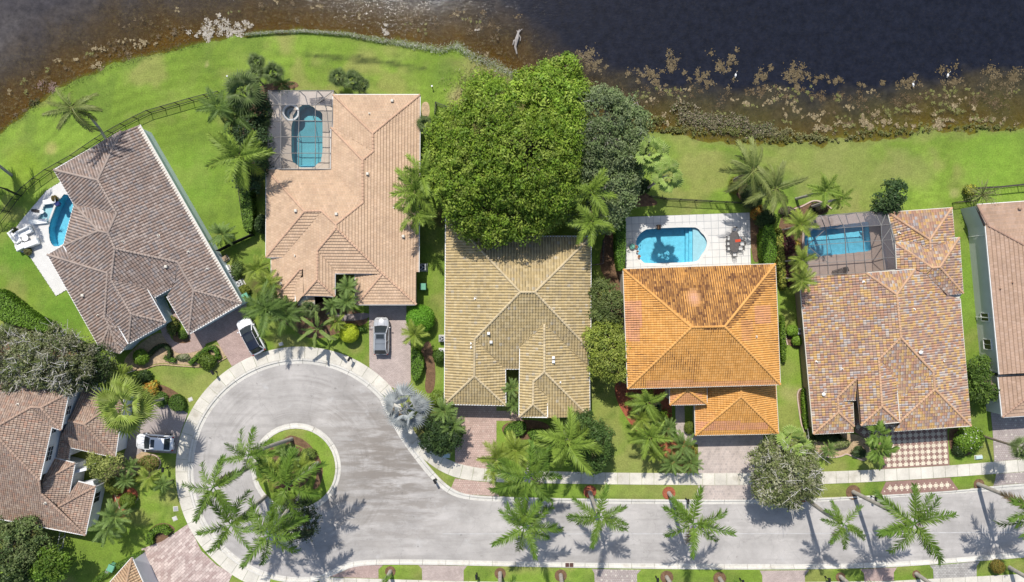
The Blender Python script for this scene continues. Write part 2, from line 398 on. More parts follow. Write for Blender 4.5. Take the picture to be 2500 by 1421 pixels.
c = scalec(N, L, a.outputs['Color'], maprange(N, L, noise(N, L, .9, 6, .75, pos=pos), .35, .65, .66, 1.35))
am = N.new('ShaderNodeAttribute'); am.attribute_name = 'murk'
wm = N.new('ShaderNodeMath'); wm.operation = 'MULTIPLY'; L.new(maprange(N, L, noise(N, L, 2.6, 6, .8, pos=pos), .50, .62, 0, .85), wm.inputs[0]); L.new(maprange(N, L, am.outputs['Fac'], .35, 1.0, 1, .04), wm.inputs[1])
c = mixc(N, L, wm.outputs[0], c, (.155,.12,.055))
L.new(c, b.inputs['Base Color']); b.inputs['Roughness'].default_value = .10; b.inputs['IOR'].default_value = 1.33
tr = N.new('ShaderNodeBsdfTransparent'); tr.inputs[0].default_value = (.93,.84,.6,1)
mx = N.new('ShaderNodeMixShader'); a2 = N.new('ShaderNodeAttribute'); a2.attribute_name = 'murk'
mw = N.new('ShaderNodeMath'); mw.operation = 'MAXIMUM'; L.new(a2.outputs['Fac'], mw.inputs[0]); L.new(wm.outputs[0], mw.inputs[1]); L.new(mw.outputs[0], mx.inputs[0]); L.new(tr.outputs[0], mx.inputs[1]); L.new(b.outputs[0], mx.inputs[2]); L.new(mx.outputs[0], out.inputs[0])
mp = N.new('ShaderNodeMapping'); mp.inputs['Rotation'].default_value = (0, 0, .5); mp.inputs['Scale'].default_value = (.7, 1.6, 1); L.new(pos, mp.inputs[0])
bp = N.new('ShaderNodeBump'); bp.inputs['Strength'].default_value = .5; bp.inputs['Distance'].default_value = .05
L.new(noise(N, L, 2.4, 4, .7, pos=mp.outputs[0]), bp.inputs['Height']); L.new(bp.outputs[0], b.inputs['Normal'])
keep = (lake.ravel()[F] < .6).any(axis=1) & ~(GY.ravel()[F] < -20).any(axis=1) | (lake.ravel()[F] < .6).all(axis=1)
Fw = F[keep]; used = np.unique(Fw); remap = -np.ones(len(V), int); remap[used] = np.arange(len(used))
Vw = V[used].copy(); Vw[:, 2] = -.10
lk = obj('lake_water', Vw, remap[Fw], m, kind='structure', label='dark lake water turning brown over its shallows', cols=WC.reshape(-1, 3)[used], smooth=True)
at = lk.data.attributes.new('murk', 'FLOAT', 'POINT'); at.data.foreach_set('value', alpha.ravel()[used].astype(np.float32))

# ------------------------------------------------------------------ road, kerb, pavement
m, N, L = nodes('asphalt'); b = N['Principled BSDF']
pos = N.new('ShaderNodeNewGeometry').outputs['Position']
c = scalec(N, L, (.43,.405,.382), maprange(N, L, noise(N, L, .22, 5, .65, pos=pos), .32, .68, .78, 1.15))
c = scalec(N, L, c, maprange(N, L, noise(N, L, 12, 3, .8, pos=pos), .3, .7, .9, 1.1))
vd = N.new('ShaderNodeVectorMath'); vd.operation = 'DISTANCE'; L.new(pos, vd.inputs[0]); vd.inputs[1].default_value = P(722, 1143)
mpx = N.new('ShaderNodeCombineXYZ'); L.new(vd.outputs['Value'], mpx.inputs[0])
ring = noise(N, L, 2.0, 4, .7, pos=mpx.outputs[0])                       # circular tyre wear round the island
near = maprange(N, L, vd.outputs['Value'], 12, 15, 1, 0)
mm = N.new('ShaderNodeMath'); mm.operation = 'MULTIPLY'; L.new(maprange(N, L, ring, .42, .64, 0, .5), mm.inputs[0]); L.new(near, mm.inputs[1])
mm2 = N.new('ShaderNodeMath'); mm2.operation = 'MULTIPLY'; L.new(mm.outputs[0], mm2.inputs[0]); L.new(maprange(N, L, noise(N, L, .3, 3, pos=pos), .4, .62, 0, 1), mm2.inputs[1])
c = mixc(N, L, mm2.outputs[0], c, (.19,.175,.16))
vd2 = N.new('ShaderNodeVectorMath'); vd2.operation = 'DISTANCE'; L.new(pos, vd2.inputs[0]); vd2.inputs[1].default_value = P(955, 1130)
blot = maprange(N, L, vd2.outputs['Value'], 3, 14, 1, 0)
mp3 = N.new('ShaderNodeMapping'); mp3.inputs['Rotation'].default_value = (0, 0, -.2); mp3.inputs['Scale'].default_value = (.25, 1.3, 1); L.new(pos, mp3.inputs[0])
mm3 = N.new('ShaderNodeMath'); mm3.operation = 'MULTIPLY'; L.new(maprange(N, L, noise(N, L, .8, 5, .7, pos=mp3.outputs[0]), .40, .56, 0, .85), mm3.inputs[0]); L.new(blot, mm3.inputs[1])
c = mixc(N, L, mm3.outputs[0], c, (.215,.19,.165))
mp4 = N.new('ShaderNodeMapping'); mp4.inputs['Scale'].default_value = (.12, 1.1, 1); L.new(pos, mp4.inputs[0])
c = mixc(N, L, maprange(N, L, noise(N, L, .7, 5, .7, pos=mp4.outputs[0]), .5, .68, 0, .38), c, (.22,.205,.19))
c = mixc(N, L, maprange(N, L, noise(N, L, .45, 5, .7, pos=pos), .6, .72, 0, .5), c, (.5,.49,.48))
c = mixc(N, L, maprange(N, L, noise(N, L, 1.3, 3, .6, pos=pos), .68, .74, 0, .55), c, (.16,.15,.14))
vr = N.new('ShaderNodeTexVoronoi'); vr.feature = 'DISTANCE_TO_EDGE'; vr.inputs['Scale'].default_value = .16
wp = N.new('ShaderNodeVectorMath'); wp.operation = 'ADD'; nz_ = N.new('ShaderNodeTexNoise'); nz_.inputs['Scale'].default_value = .8; L.new(pos, nz_.inputs['Vector']); L.new(pos, wp.inputs[0]); L.new(scalec(N, L, nz_.outputs['Color'], maprange(N, L, vd.outputs['Value'], 0, 1000, 2.2, 2.2)), wp.inputs[1]); L.new(wp.outputs[0], vr.inputs['Vector'])
c = mixc(N, L, maprange(N, L, vr.outputs['Distance'], .003, .010, .22, 0), c, (.20,.19,.18))
L.new(c, b.inputs['Base Color']); b.inputs['Roughness'].default_value = .9; b.inputs['Specular IOR Level'].default_value = .15
M['asphalt'] = m
road = MB(); road.prism(PX(kerb_in), -.3, -.10, hole=PX(isl_out))
road_o = road.build('road', M['asphalt'], kind='structure', label='pale worn asphalt street ending in a turning circle')
jm = MB()
for a, b_ in (((1080,1304),(2500,1300)), ):
    pts = resample([a, (1500,1304), (2000,1303), b_], 40)
    w = .05
    for i in range(len(pts)-1):
        x0, y0, _ = P(*pts[i]); x1, y1, _ = P(*pts[i+1]); jm.add([(x0,y0-w,-.096),(x1,y1-w,-.096),(x1,y1+w,-.096),(x0,y0+w,-.096)], [(0,1,2,3)])
jm.build('paving_joint', mat('joint_seal', (.47,.46,.45), .9, .2, .8), parent=road_o)

kerb = bpy.data.objects.new('kerb', None); COL.objects.link(kerb); kerb['kind'] = 'structure'; kerb['label'] = 'pale concrete gutter and kerb along the street'
def strip_sections(inn, outt, step, prof, name, m, parent, gap=.02, closed=False, jz=0.0):
    if closed: inn = list(inn)+[inn[0]]; outt = list(outt)+[outt[0]]
    n = max(3, int(round(sum(math.hypot(outt[i+1][0]-outt[i][0], outt[i+1][1]-outt[i][1]) for i in range(len(outt)-1))/S/step))+1)
    sub = 4; tot = (n-1)*sub+1
    A = resample(inn, tot); Bf = resample(outt, tot*14); k = 0
    B = np.array([Bf[np.argmin(((Bf-a)**2).sum(1))] for a in A])
    for i in range(n-1):
        a = np.array(PX(A[i*sub:(i+1)*sub+1]))[:, :2]; b = np.array(PX(B[i*sub:(i+1)*sub+1]))[:, :2]
        if abs(a[:, 0]).min() > 74 or a[:, 1].max() < -41: continue
        e = (a[1]-a[0]); e = e/np.hypot(*e)*gap; a[0] += e; b[0] += e
        e = (a[-2]-a[-1]); e = e/np.hypot(*e)*gap; a[-1] += e; b[-1] += e
        V = []; np_ = len(prof); dz = R0.uniform(-jz, jz)
        for q in range(sub+1):
            for t, z in prof:
                p = a[q]*(1-t)+b[q]*t; V.append((p[0], p[1], z+dz))
        F = [];
        for q in range(sub):
            for j in range(np_-1): F.append((q*np_+j, (q+1)*np_+j, (q+1)*np_+j+1, q*np_+j+1))
        F.append(tuple(range(np_))); F.append(tuple(sub*np_+j for j in range(np_))[::-1])
        obj(name, V, F, m, parent); k += 1
    return k
kprof = [(0,-.28),(0,-.094),(.52,-.085),(.62,.035),(.70,.045),(1,.045),(1,-.28)]
strip_sections(kerb_in, kerb_out, 3.0, kprof, 'kerb_section', M['kerb'], kerb)
strip_sections(isl_out, isl_in, 3.0, kprof, 'kerb_section', M['kerb'], kerb, closed=True)
walk = bpy.data.objects.new('pavement', None); COL.objects.link(walk); walk['kind'] = 'structure'; walk['label'] = 'pale concrete footpath of square slabs following the street'
wprof = [(0,-.15),(0,.05),(1,.05),(1,-.15)]
strip_sections(walk_in, walk_out, 1.6, wprof, 'slab', M['concrete'], walk, gap=.018, jz=.006)
strip_sections([(780,1409),(920,1413),(1080,1418),(1500,1425),(1950,1421),(2182,1418),(2500,1401),(2900,1370)][::-1], [(780,1437),(920,1440),(1080,1446),(1500,1453),(1950,1449),(2182,1446),(2500,1430),(2900,1400)][::-1], 1.6, wprof, 'slab', M['concrete'], walk, gap=.018, jz=.006)

# ------------------------------------------------------------------ driveways, paths, beds
def sheet(name, label, pts, m, z0=-.2, z1=.03, sm=0, hole=None, kind='structure'):
    q = smooth(pts, sm, True) if sm else pts
    b = MB(); b.prism(PX(q), z0, z1, hole=PX(hole) if hole else None)
    return b.build(name, m, kind=kind, label=label)
pk = lambda n, a, b, c=(.2,.15,.13), w=.22, h=.11, **k: brickmat(n, a, b, c, w, h, **k)
M['pave1'] = pk('rose_pavers', (.49,.36,.32), (.41,.30,.265), rot=.5)
M['pave2'] = pk('rose_grey_pavers', (.53,.44,.40), (.45,.375,.34), rot=0)
M['pave3'] = pk('speckled_rose_pavers', (.52,.375,.315), (.45,.32,.27), w=.24, h=.24, dots=((.56,.47,.40), 1.6, .24))
M['pave4'] = pk('taupe_pavers', (.48,.405,.36), (.39,.335,.305), c=(.55,.48,.43), w=.32, h=.32)
M['pave5'] = pk('red_brown_pavers', (.32,.19,.155), (.28,.165,.135), w=.24, h=.12, rot=.05)
M['pave6'] = pk('dotted_grey_pavers', (.41,.355,.33), (.36,.31,.29), w=.24, h=.24, dots=((.66,.62,.52), 1.5, .26))
M['pave7'] = pk('grey_rose_pavers', (.43,.38,.36), (.38,.335,.315), rot=.15)
M['pave8'] = pk('mottled_pink_pavers', (.60,.50,.45), (.37,.275,.25), w=.62, h=.32, rot=-.75)
M['pave9'] = pk('cobble_grey', (.44,.42,.39), (.33,.31,.29), c=(.12,.11,.1), w=.36, h=.22)
M['path2'] = pk('grey_path_pavers', (.30,.255,.25), (.26,.22,.215))
sheet('driveway', 'rose paver driveway under the white car with a black roof', [(455,806),(470,845),(487,845),(528,830),(566,894),(652,853),(605,775),(600,725)], M['pave1'])
sheet('garden_path', 'rose paver walk curving from the brown roofed house', [(388,775),(436,740),(440,800),(412,808),(420,832),(446,840),(470,833),(492,825),(506,848),(470,861),(436,864),(418,852),(390,805)], M['pave1'], z1=.034, sm=1)
sheet('driveway', 'grey rose driveway under the silver car with rails', [(901,720),(992,720),(992,781),(1000,805),(1003,850),(1003,930),(985,955),(956,945),(930,920),(902,897)], M['pave2'])
sheet('garden_path', 'grey paver walk at the salmon roofed house', [(792,760),(850,768),(901,762),(901,778),(850,785),(805,779)], M['path2'], z1=.034, sm=1)
sheet('driveway', 'speckled rose driveway of the olive roofed house', [(1111,960),(1212,960),(1212,1003),(1275,1003),(1275,1027),(1212,1027),(1212,1120),(1221,1147),(1164,1142),(1111,1130)], M['pave3'])
sheet('driveway_apron', 'speckled rose apron between kerb and footpath', [(1111,1168),(1176,1176),(1209,1178),(1210,1200),(1219,1211),(1139,1207),(1101,1192)], M['pave3'])
sheet('driveway', 'taupe paver driveway of the orange roofed house', [(1697,1030),(1864,1030),(1862,1155),(1705,1155),(1704,1085),(1684,1082),(1649,1060),(1649,970),(1670,970),(1672,1036),(1680,1060),(1697,1062)], M['pave4'])
sheet('driveway_apron', 'taupe paver apron by the olive grey street tree', [(1705,1185),(1872,1184),(1880,1219),(1709,1220),(1700,1205)], M['pave4'])
drive5 = [(2087,1020),(2312,1010),(2312,1048),(2318,1136),(2153,1145),(2160,1090),(2120,1075),(2087,1055)]
dw5 = sheet('driveway', 'red brown driveway set with rows of cream squares', drive5, M['pave5'])
apron5 = [(2163,1176),(2319,1166),(2340,1196),(2147,1210)]
ap5 = sheet('driveway_apron', 'red brown apron set with cream squares', apron5, M['pave5'])
M['cream_tile'] = mat('cream_paver', (.66,.58,.45), .8, .1, 2, .06, 12, rnd=.08)
def inlay(poly, parent, frac=.6):
    pw = PX(poly); o = Vector(P(2165, 1052)); ang = math.atan2(-(1046-1054), (2312-2169))
    u = Vector((math.cos(ang), math.sin(ang), 0)); v = Vector((-u.y, u.x, 0)); st = 14.0/S; hs = 4.4/S; hd = 1.4/S
    big = MB(); big.bevbox(-hs, hs, -hs, hs, 0, .012, .006); mb = MB(); mb.box(-hd, hd, -hd, hd, 0, .010)
    me = mesh('tile', big.v, big.f, M['cream_tile']); ms = mesh('small_tile', mb.v, mb.f, M['cream_tile'])
    for i in range(-14, 26):
        for j in range(-18, 14):
            for half, mm_, h in ((0, me, hs), (.5, ms, hd)):
                for du, dv in (((0,0),) if half == 0 else ((.5,0),(0,.5))):
                    p = o + u*((i+du)*st) + v*((j+dv)*st)
                    if sdpoly(np.array([p.x]), np.array([p.y]), pw)[0] > -h-.12: continue
                    t = bpy.data.objects.new('tile' if half == 0 else 'small_tile', mm_); COL.objects.link(t); t.parent = parent
                    t.location = (p.x, p.y, .028); t.rotation_euler = (0, 0, ang)
inlay(drive5, dw5); inlay(apron5, ap5)
sheet('driveway', 'dotted grey driveway beside the far brown roofed house', [(2416,985),(2650,970),(2650,1085),(2500,1120),(2427,1127),(2423,1048)], M['pave6'])
sheet('driveway_apron', 'dotted grey apron below the footpath', [(2432,1157),(2500,1152),(2650,1140),(2650,1165),(2500,1179),(2425,1186),(2429,1172)], M['pave6'])
sheet('driveway', 'grey rose driveway under the white car with a small sunroof', [(345,1000),(371,985),(420,988),(459,1009),(443,1050),(430,1107),(345,1103),(318,1122),(300,1120),(318,1060)], M['pave7'])
sheet('driveway', 'mottled pink driveway in the corner of the turning circle', [(459,1279),(492,1345),(530,1380),(568,1401),(548,1445),(400,1480),(372,1400),(345,1340),(395,1322)], M['pave8'])
sheet('driveway_apron', 'rose apron by the turning circle', [(826,1400),(868,1381),(935,1380),(924,1390),(924,1412),(790,1408)], M['pave1'])
sheet('driveway_apron', 'rose apron between the two grass plots nearest the turning circle', [(1022,1380),(1140,1382),(1132,1392),(1132,1420),(1031,1417),(1030,1388)], M['pave2'])
sheet('driveway_apron', 'cream dotted apron between two grass plots', [(1445,1389),(1565,1391),(1555,1402),(1555,1425),(1452,1425),(1451,1400)], M['pave6'])
sheet('driveway_apron', 'pink beige apron on the lower side of the street', [(1855,1393),(1975,1392),(1965,1405),(1965,1421),(1861,1423),(1861,1405)], M['pave2'])
sheet('driveway_apron', 'dusky rose apron under a palm shadow', [(2100,1390),(2190,1385),(2182,1397),(2182,1417),(2110,1420),(2109,1400)], M['pave1'])
sheet('driveway_apron', 'grey cobble apron near the orange shrub', [(2270,1381),(2392,1371),(2384,1382),(2384,1408),(2279,1414),(2278,1390)], M['pave9'])
for pts, m_, lab in [
    ([(1520,905),(1560,915),(1640,930),(1640,1055),(1660,1065),(1690,1085),(1703,1150),(1660,1152),(1628,1125),(1600,1070),(1560,1065),(1522,1010),(1502,970),(1500,935)], 'mulch_red', 'red mulch bed full of palms before the orange roofed house'),
    ([(275,1190),(300,1180),(335,1195),(338,1215),(315,1240),(300,1270),(274,1250)], 'mulch_red', 'red mulch bed round a clipped ball shrub'),
    ([(360,1300),(375,1283),(400,1275),(425,1285),(428,1298),(395,1322),(382,1335),(362,1325)], 'mulch', 'brown mulch inside a curved hedge'),
    ([(300,880),(330,848),(395,802),(425,850),(450,860),(480,858),(520,838),(545,850),(555,870),(510,895),(440,890),(380,885),(350,905),(310,900)], 'gravelbed', 'sandy bed edged along a front lawn'),
    ([(395,802),(412,790),(418,810),(425,838),(448,846),(500,822),(475,800),(452,822),(428,806)], 'mulch', 'brown mulch bed by the garage wing'),
    ([(1985,1062),(2085,1056),(2120,1076),(2130,1120),(2100,1125),(2070,1108),(2050,1116),(2010,1116),(1990,1100)], 'gravelbed', 'tan mulch bed with a curved kerb'),
    ([(640,205),(720,195),(735,216),(655,220),(630,380),(590,380),(600,240)], 'mulch', 'dark bed under the fan palms by the screened pool'),
    ([(1900,530),(1935,505),(2000,490),(2035,515),(1965,535),(1960,560),(1955,700),(1915,705),(1900,640)], 'mulch', 'brown bed of dark red plants beside the screened pool'),
    ([(1947,960),(1958,945),(1975,945),(1985,1050),(1958,1055),(1952,1010)], 'mulch', 'mulch strip of a low hedge inside a concrete edge'),
    ([(1525,470),(1560,460),(1590,480),(1612,500),(1570,505),(1520,505)], 'mulch', 'brown bed beneath the pale fan palms'),
    ([(1830,490),(1855,500),(1858,640),(1834,640)], 'mulch', 'soil strip between pool deck and hedge'),
    ([(1785,440),(1815,430),(1835,470),(1860,520),(1830,510),(1790,470)], 'mulch', 'brown bed beneath the windblown palms'),
    ([(640,1110),(700,1065),(715,1062),(752,1078),(790,1130),(785,1185),(760,1200),(775,1160),(770,1120),(740,1090),(700,1080)], 'mulch', 'bare brown soil track on the round island'),
    ([(640,1140),(700,1085),(750,1095),(770,1150),(730,1200),(660,1195)], 'mulch', 'planted middle of the round island'),
    ([(1022,860),(1050,820),(1065,900),(1060,960),(1035,960),(1042,900)], 'mulch', 'bare earth strip beside a driveway hedge'),
    ([(1455,640),(1500,505),(1522,660),(1522,940),(1505,940),(1490,700)], 'mulch', 'bare side yard earth between two houses'),
    ([(1220,1040),(1265,1022),(1340,1030),(1345,1060),(1290,1075),(1235,1070)], 'mulch', 'bed below the olive roofed house'),
    ([(2315,1050),(2330,1045),(2372,1060),(2380,1105),(2340,1120),(2318,1100)], 'mulch', 'bed below the white flowering shrub'),
    ([(365,945),(392,935),(445,965),(455,1000),(420,1005),(385,985)], 'mulch', 'bed of the rounded hedge near the driveway'),
    ([(250,1140),(330,1100),(378,1108),(385,1150),(360,1170),(300,1190),(262,1180)], 'gravelbed', 'pebbled bed before the two storey house'),
    ([(1920,820),(1935,795),(1958,800),(1962,850),(1935,848),(1922,840)], 'mulch', 'small bed of one bright shrub'),
    ([(645,765),(745,720),(895,765),(900,790),(860,800),(780,830),(735,820),(700,790)], 'mulch', 'shaded bed along the salmon roofed house'),
    ([(1028,250),(1048,248),(1050,285),(1030,290)], 'gravelbed', 'tan mulch patch at the corner of the salmon roof'),
    ([(0,790),(70,800),(230,850),(250,940),(120,950),(0,930)], 'mulch', 'ground litter below the grey green trees'),
]:
    sheet('flower_bed', lab, pts, M[m_], z1=.018+R0.uniform(0,.004), sm=2)
for px, py, r, red in [(1440,1200,16,1),(1633,1204,16,1),(2083,1202,18,0),(2390,1182,13,0),(1963,1212,14,1),(953,1395,13,0),(1221,1400,14,0),(1369,1405,15,0),(1628,1409,16,0),(1757,1412,16,0),(2052,1409,12,0),(2237,1402,10,0)]:
    sheet('mulch_ring', 'round mulch patch at a palm foot', arc(px, py, r, 0, 360, 19)[:-1], M['mulch_red' if red else 'mulch'], z1=.035)
def edging(pts, label, w=.16, col='kerb'):
    q = np.array(PX(smooth(pts, 2)))[:, :2]; b = MB()
    for i in range(len(q)-1): b.bar((*q[i], .05), (*q[i+1], .05), w, .18)
    o = b.build('edging', M[col], kind='structure', label=label)
M['edge_pink'] = mat('pink_edging', (.52,.40,.33), .85, .12, 2)
edging([(1962,947),(1950,950),(1945,965),(1950,1000),(1955,1035),(1962,1055)], 'pinkish concrete edge of the hedge strip', col='edge_pink')
edging([(2005,1113),(2030,1117),(2055,1113),(2065,1106),(2085,1116),(2110,1124)], 'pinkish concrete edge of the tan mulch bed', col='edge_pink')
edging([(1917,512),(1935,511),(1955,505),(1968,498),(1985,489),(2005,492),(2030,510)], 'pale edge of the bed behind the screened pool', col='edge_pink')
edging([(1922,842),(1917,822),(1920,802),(1930,796)], 'pale curved edge of a small bed', col='edge_pink')
edging([(275,1190),(302,1268),(338,1216)], 'pale edge of a red mulch bed', .1, 'edge_pink')
edging([(345,1118),(365,1108),(385,1112),(395,1130),(385,1150)], 'brown edge of a curved bed', .12, 'edge_pink')
edging([(300,900),(345,905),(385,888),(440,893),(510,897),(555,872)], 'pale stone edge of the sandy bed', .14, 'gravelbed')
# ------------------------------------------------------------------ houses
def tilemat(name, rough=.75, var=.08, stain=None, samt=.5, sscale=.5, sr=(.52,.68), fine=.08):
    return mat(name, (1,1,1), rough, var, .6, fine, 11, .15, 25, attr=True, stain=stain, samt=samt, sscale=sscale, sr=sr, spec=.2)
def palette(cols, wts, jit=.07, pan=None):
    cols = np.array(cols); wts = np.array(wts)/sum(wts)
    def f(n, X, Y, rng):
        c = cols[rng.choice(len(cols), n, p=wts)]*(1+rng.uniform(-jit, jit, (n, 1)))
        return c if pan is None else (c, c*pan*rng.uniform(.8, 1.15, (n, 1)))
    return f
def inset(poly, d):
    n = len(poly); out = []
    A = sum(poly[i][0]*poly[(i+1) % n][1]-poly[(i+1) % n][0]*poly[i][1] for i in range(n))
    s = 1 if A > 0 else -1
    for i in range(n):
        p0, p1, p2 = (Vector(poly[i-1][:2]), Vector(poly[i][:2]), Vector(poly[(i+1) % n][:2]))
        a = (p1-p0).normalized(); b = (p2-p1).normalized()
        na = Vector((-a.y, a.x))*s; nb = Vector((-b.y, b.x))*s
        k = 1+na.dot(nb); q = (na+nb)/max(k, .25); out.append(tuple(p1+q*d))
    return out

class House:
    def __init__(s, name, label, vp, faces, pitch, kind, w, course, pal, tmat, capcol, gut, wallmat, caps, foots, wz=3.0, amp=.05, gut_edges=None, overhang=.45):
        rng = np.random.default_rng(len(label)+int(vp[list(vp)[0]][0]))
        s.vp = vp; s.rng = rng
        Z = {k: wz+1.0 for k in vp}; C = {}
        def frame(f, c):
            a, b = [np.array(P(*(vp[e] if isinstance(e, str) else e), c))[:2] for e in f['e']]
            u = (b-a)/np.linalg.norm(b-a); n = np.array([-u[1], u[0]])
            cen = np.mean([np.array(P(*vp[k], c))[:2] for k in f['v']], axis=0)
            if np.dot(cen-a, n) < 0: n = -n
            return a, u, n
        for f in faces: C[id(f)] = f.get('z') or wz; f['q'] = f.get('p', pitch)
        for it in range(60):
            acc = {k: [0, 0] for k in vp}
            for f in faces:
                a, u, n = frame(f, C[id(f)]); p0 = f.get('p', pitch)
                dk = {k: np.dot(np.array(P(*vp[k], Z[k]))[:2]-a, n) for k in f['v']}
                if it < 20:
                    p = p0
                    if f.get('z') is None: C[id(f)] = float(np.mean([Z[k]-p*dk[k] for k in f['v']]))
                else:                                   # least squares plane, eave kept level
                    X = [[1, dk[k]] for k in f['v']]+[[0, 1.2]]; y = [Z[k] for k in f['v']]+[1.2*p0]
                    if f.get('z'): X.append([.8, 0]); y.append(.8*f['z'])
                    sol = np.linalg.lstsq(np.array(X), np.array(y), rcond=None)[0]; C[id(f)], p = float(sol[0]), float(sol[1])
                f['q'] = p; wt = 3 if (f.get('z') and it < 20) else 1
                for k in f['v']: acc[k][0] += wt*(C[id(f)]+p*dk[k]); acc[k][1] += wt
            for k in vp:
                if acc[k][1]: Z[k] = acc[k][0]/acc[k][1]
        s.Z = Z
        c0 = np.mean([P(*vp[k], 0) for k in vp], axis=0)
        s.root = thing(name, label, 'house', (float(c0[0]), float(c0[1]), 0))
        TV = []; TC = []; RV = []; RF = []; s.eaves = []
        for f in faces:
            c = C[id(f)]; a, u, n = frame(f, c); p = f['q']; W3 = []
            for k in f['v']:
                z = Z[k]
                for _ in range(8): z = c + p*np.dot(np.array(P(*vp[k], z))[:2]-a, n)
                W3.append(np.array(P(*vp[k], z)))
            W3 = np.array(W3)
            ca = 1/math.hypot(1, p); up = np.array([n[0]*ca, n[1]*ca, p*ca]); u3 = np.array([u[0], u[1], 0]); nr = np.cross(u3, up)
            if nr[2] < 0: nr = -nr
            o = np.array([a[0], a[1], c])
            pts2 = np.c_[(W3-o) @ u3, (W3-o) @ up]
            b = len(RV); RV += [tuple(x-nr*.05) for x in W3]
            T = tessellate_polygon([[Vector(x) for x in W3]])
            for t in T:
                q = np.cross(W3[t[1]]-W3[t[0]], W3[t[2]]-W3[t[0]])
                RF.append(tuple(b+i for i in (t if q[2] > 0 else t[::-1])))
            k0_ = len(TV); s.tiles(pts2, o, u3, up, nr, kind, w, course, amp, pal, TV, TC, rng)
            res = np.array([Z[k]-W3[i][2] for i, k in enumerate(f['v'])])      # close the small steps left at ridges and valleys
            if np.abs(res).max() > .015:
                n_ = len(W3); A_ = np.zeros((n_+1, n_+1)); A_[:n_, :n_] = np.linalg.norm(W3[:, None, :2]-W3[None, :, :2], axis=2)-np.eye(n_)*.25; A_[n_, :n_] = A_[:n_, n_] = 1
                wv = np.linalg.solve(A_, np.r_[np.clip(res, -.45, .45), 0])
                for q in range(k0_, len(TV)):
                    TV[q][:, 2] += np.linalg.norm(TV[q][:, None, :2]-W3[None, :, :2], axis=2) @ wv[:n_] + wv[n_]
                for i in range(len(W3)): RV[b+i] = (RV[b+i][0], RV[b+i][1], RV[b+i][2]+res[i]-np.abs(res).max()-.08)
            s.eaves.append((f, [np.array(P(*(vp[e] if isinstance(e, str) else e), c)) for e in f['e']], n))
        TV = np.concatenate(TV); TC = np.concatenate(TC)
        roof = obj('roof', RV, RF, mat('roof_deck', tuple(np.mean(TC, axis=0)*.55), .9), s.root)
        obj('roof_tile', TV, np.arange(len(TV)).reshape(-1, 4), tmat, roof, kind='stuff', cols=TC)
        # ridge and hip caps
        CV = []; CF = []; Cc = []
        for cp in caps:
            a, b = [np.array(P(*vp[k], Z[k]))+np.array([0, 0, .03]) for k in cp]
            L = np.linalg.norm(b-a); n = max(1, int(L/.38))
            if a[2] > b[2]: a, b = b, a
            d = (b-a)/L; sd = np.cross(d, [0, 0, 1]); sd /= np.linalg.norm(sd)+1e-9; uv = np.cross(sd, d)
            for i in range(n):
                p0 = a+d*(L*i/n-.03); p1 = a+d*(L*(i+1)/n+.02); r0, r1 = .16, .125
                base = len(CV); cc = np.array(capcol)*(1+rng.uniform(-.09, .09))
                for q, r, up_ in ((p0, r0, .045), (p1, r1, .0)):
                    for t in (0, 45, 90, 135, 180):
                        th = math.radians(t); CV.append(tuple(q+sd*math.cos(th)*r+uv*(math.sin(th)*r*.75+up_))); Cc.append(cc)
                for j in range(4): CF.append((base+j, base+j+1, base+6+j, base+5+j)); 
                CF.append((base, base+1, base+2, base+3, base+4))
        if CV: obj('ridge_cap', CV, CF, tmat, roof, kind='stuff', cols=np.array(Cc))
        # gutters along the eaves
        for f, (a, b), n in s.eaves:
            if f.get('nogut'): continue
            g = MB(); off = np.array([n[0], n[1], 0])*-.05
            g.bar(a+off-[0,0,.03], b+off-[0,0,.03], .11, .13)
            g.build('gutter', gut, s.root)
        for ft in foots:
            z = ft[1]; w3 = [x[:2] for x in PX(ft[0], z)]
            b = MB(); b.poly([(x, y, z-.09) for x, y in w3]); b.build('soffit', M['offwhite'], s.root)
            b = MB(); b.prism(inset(w3, ft[2] if len(ft) > 2 else overhang), -.3, z-.1)
            b.build('wall', wallmat, s.root)
        s.faces = faces; s.C = C; s.frame = frame; s.pitch = pitch; s.name = name
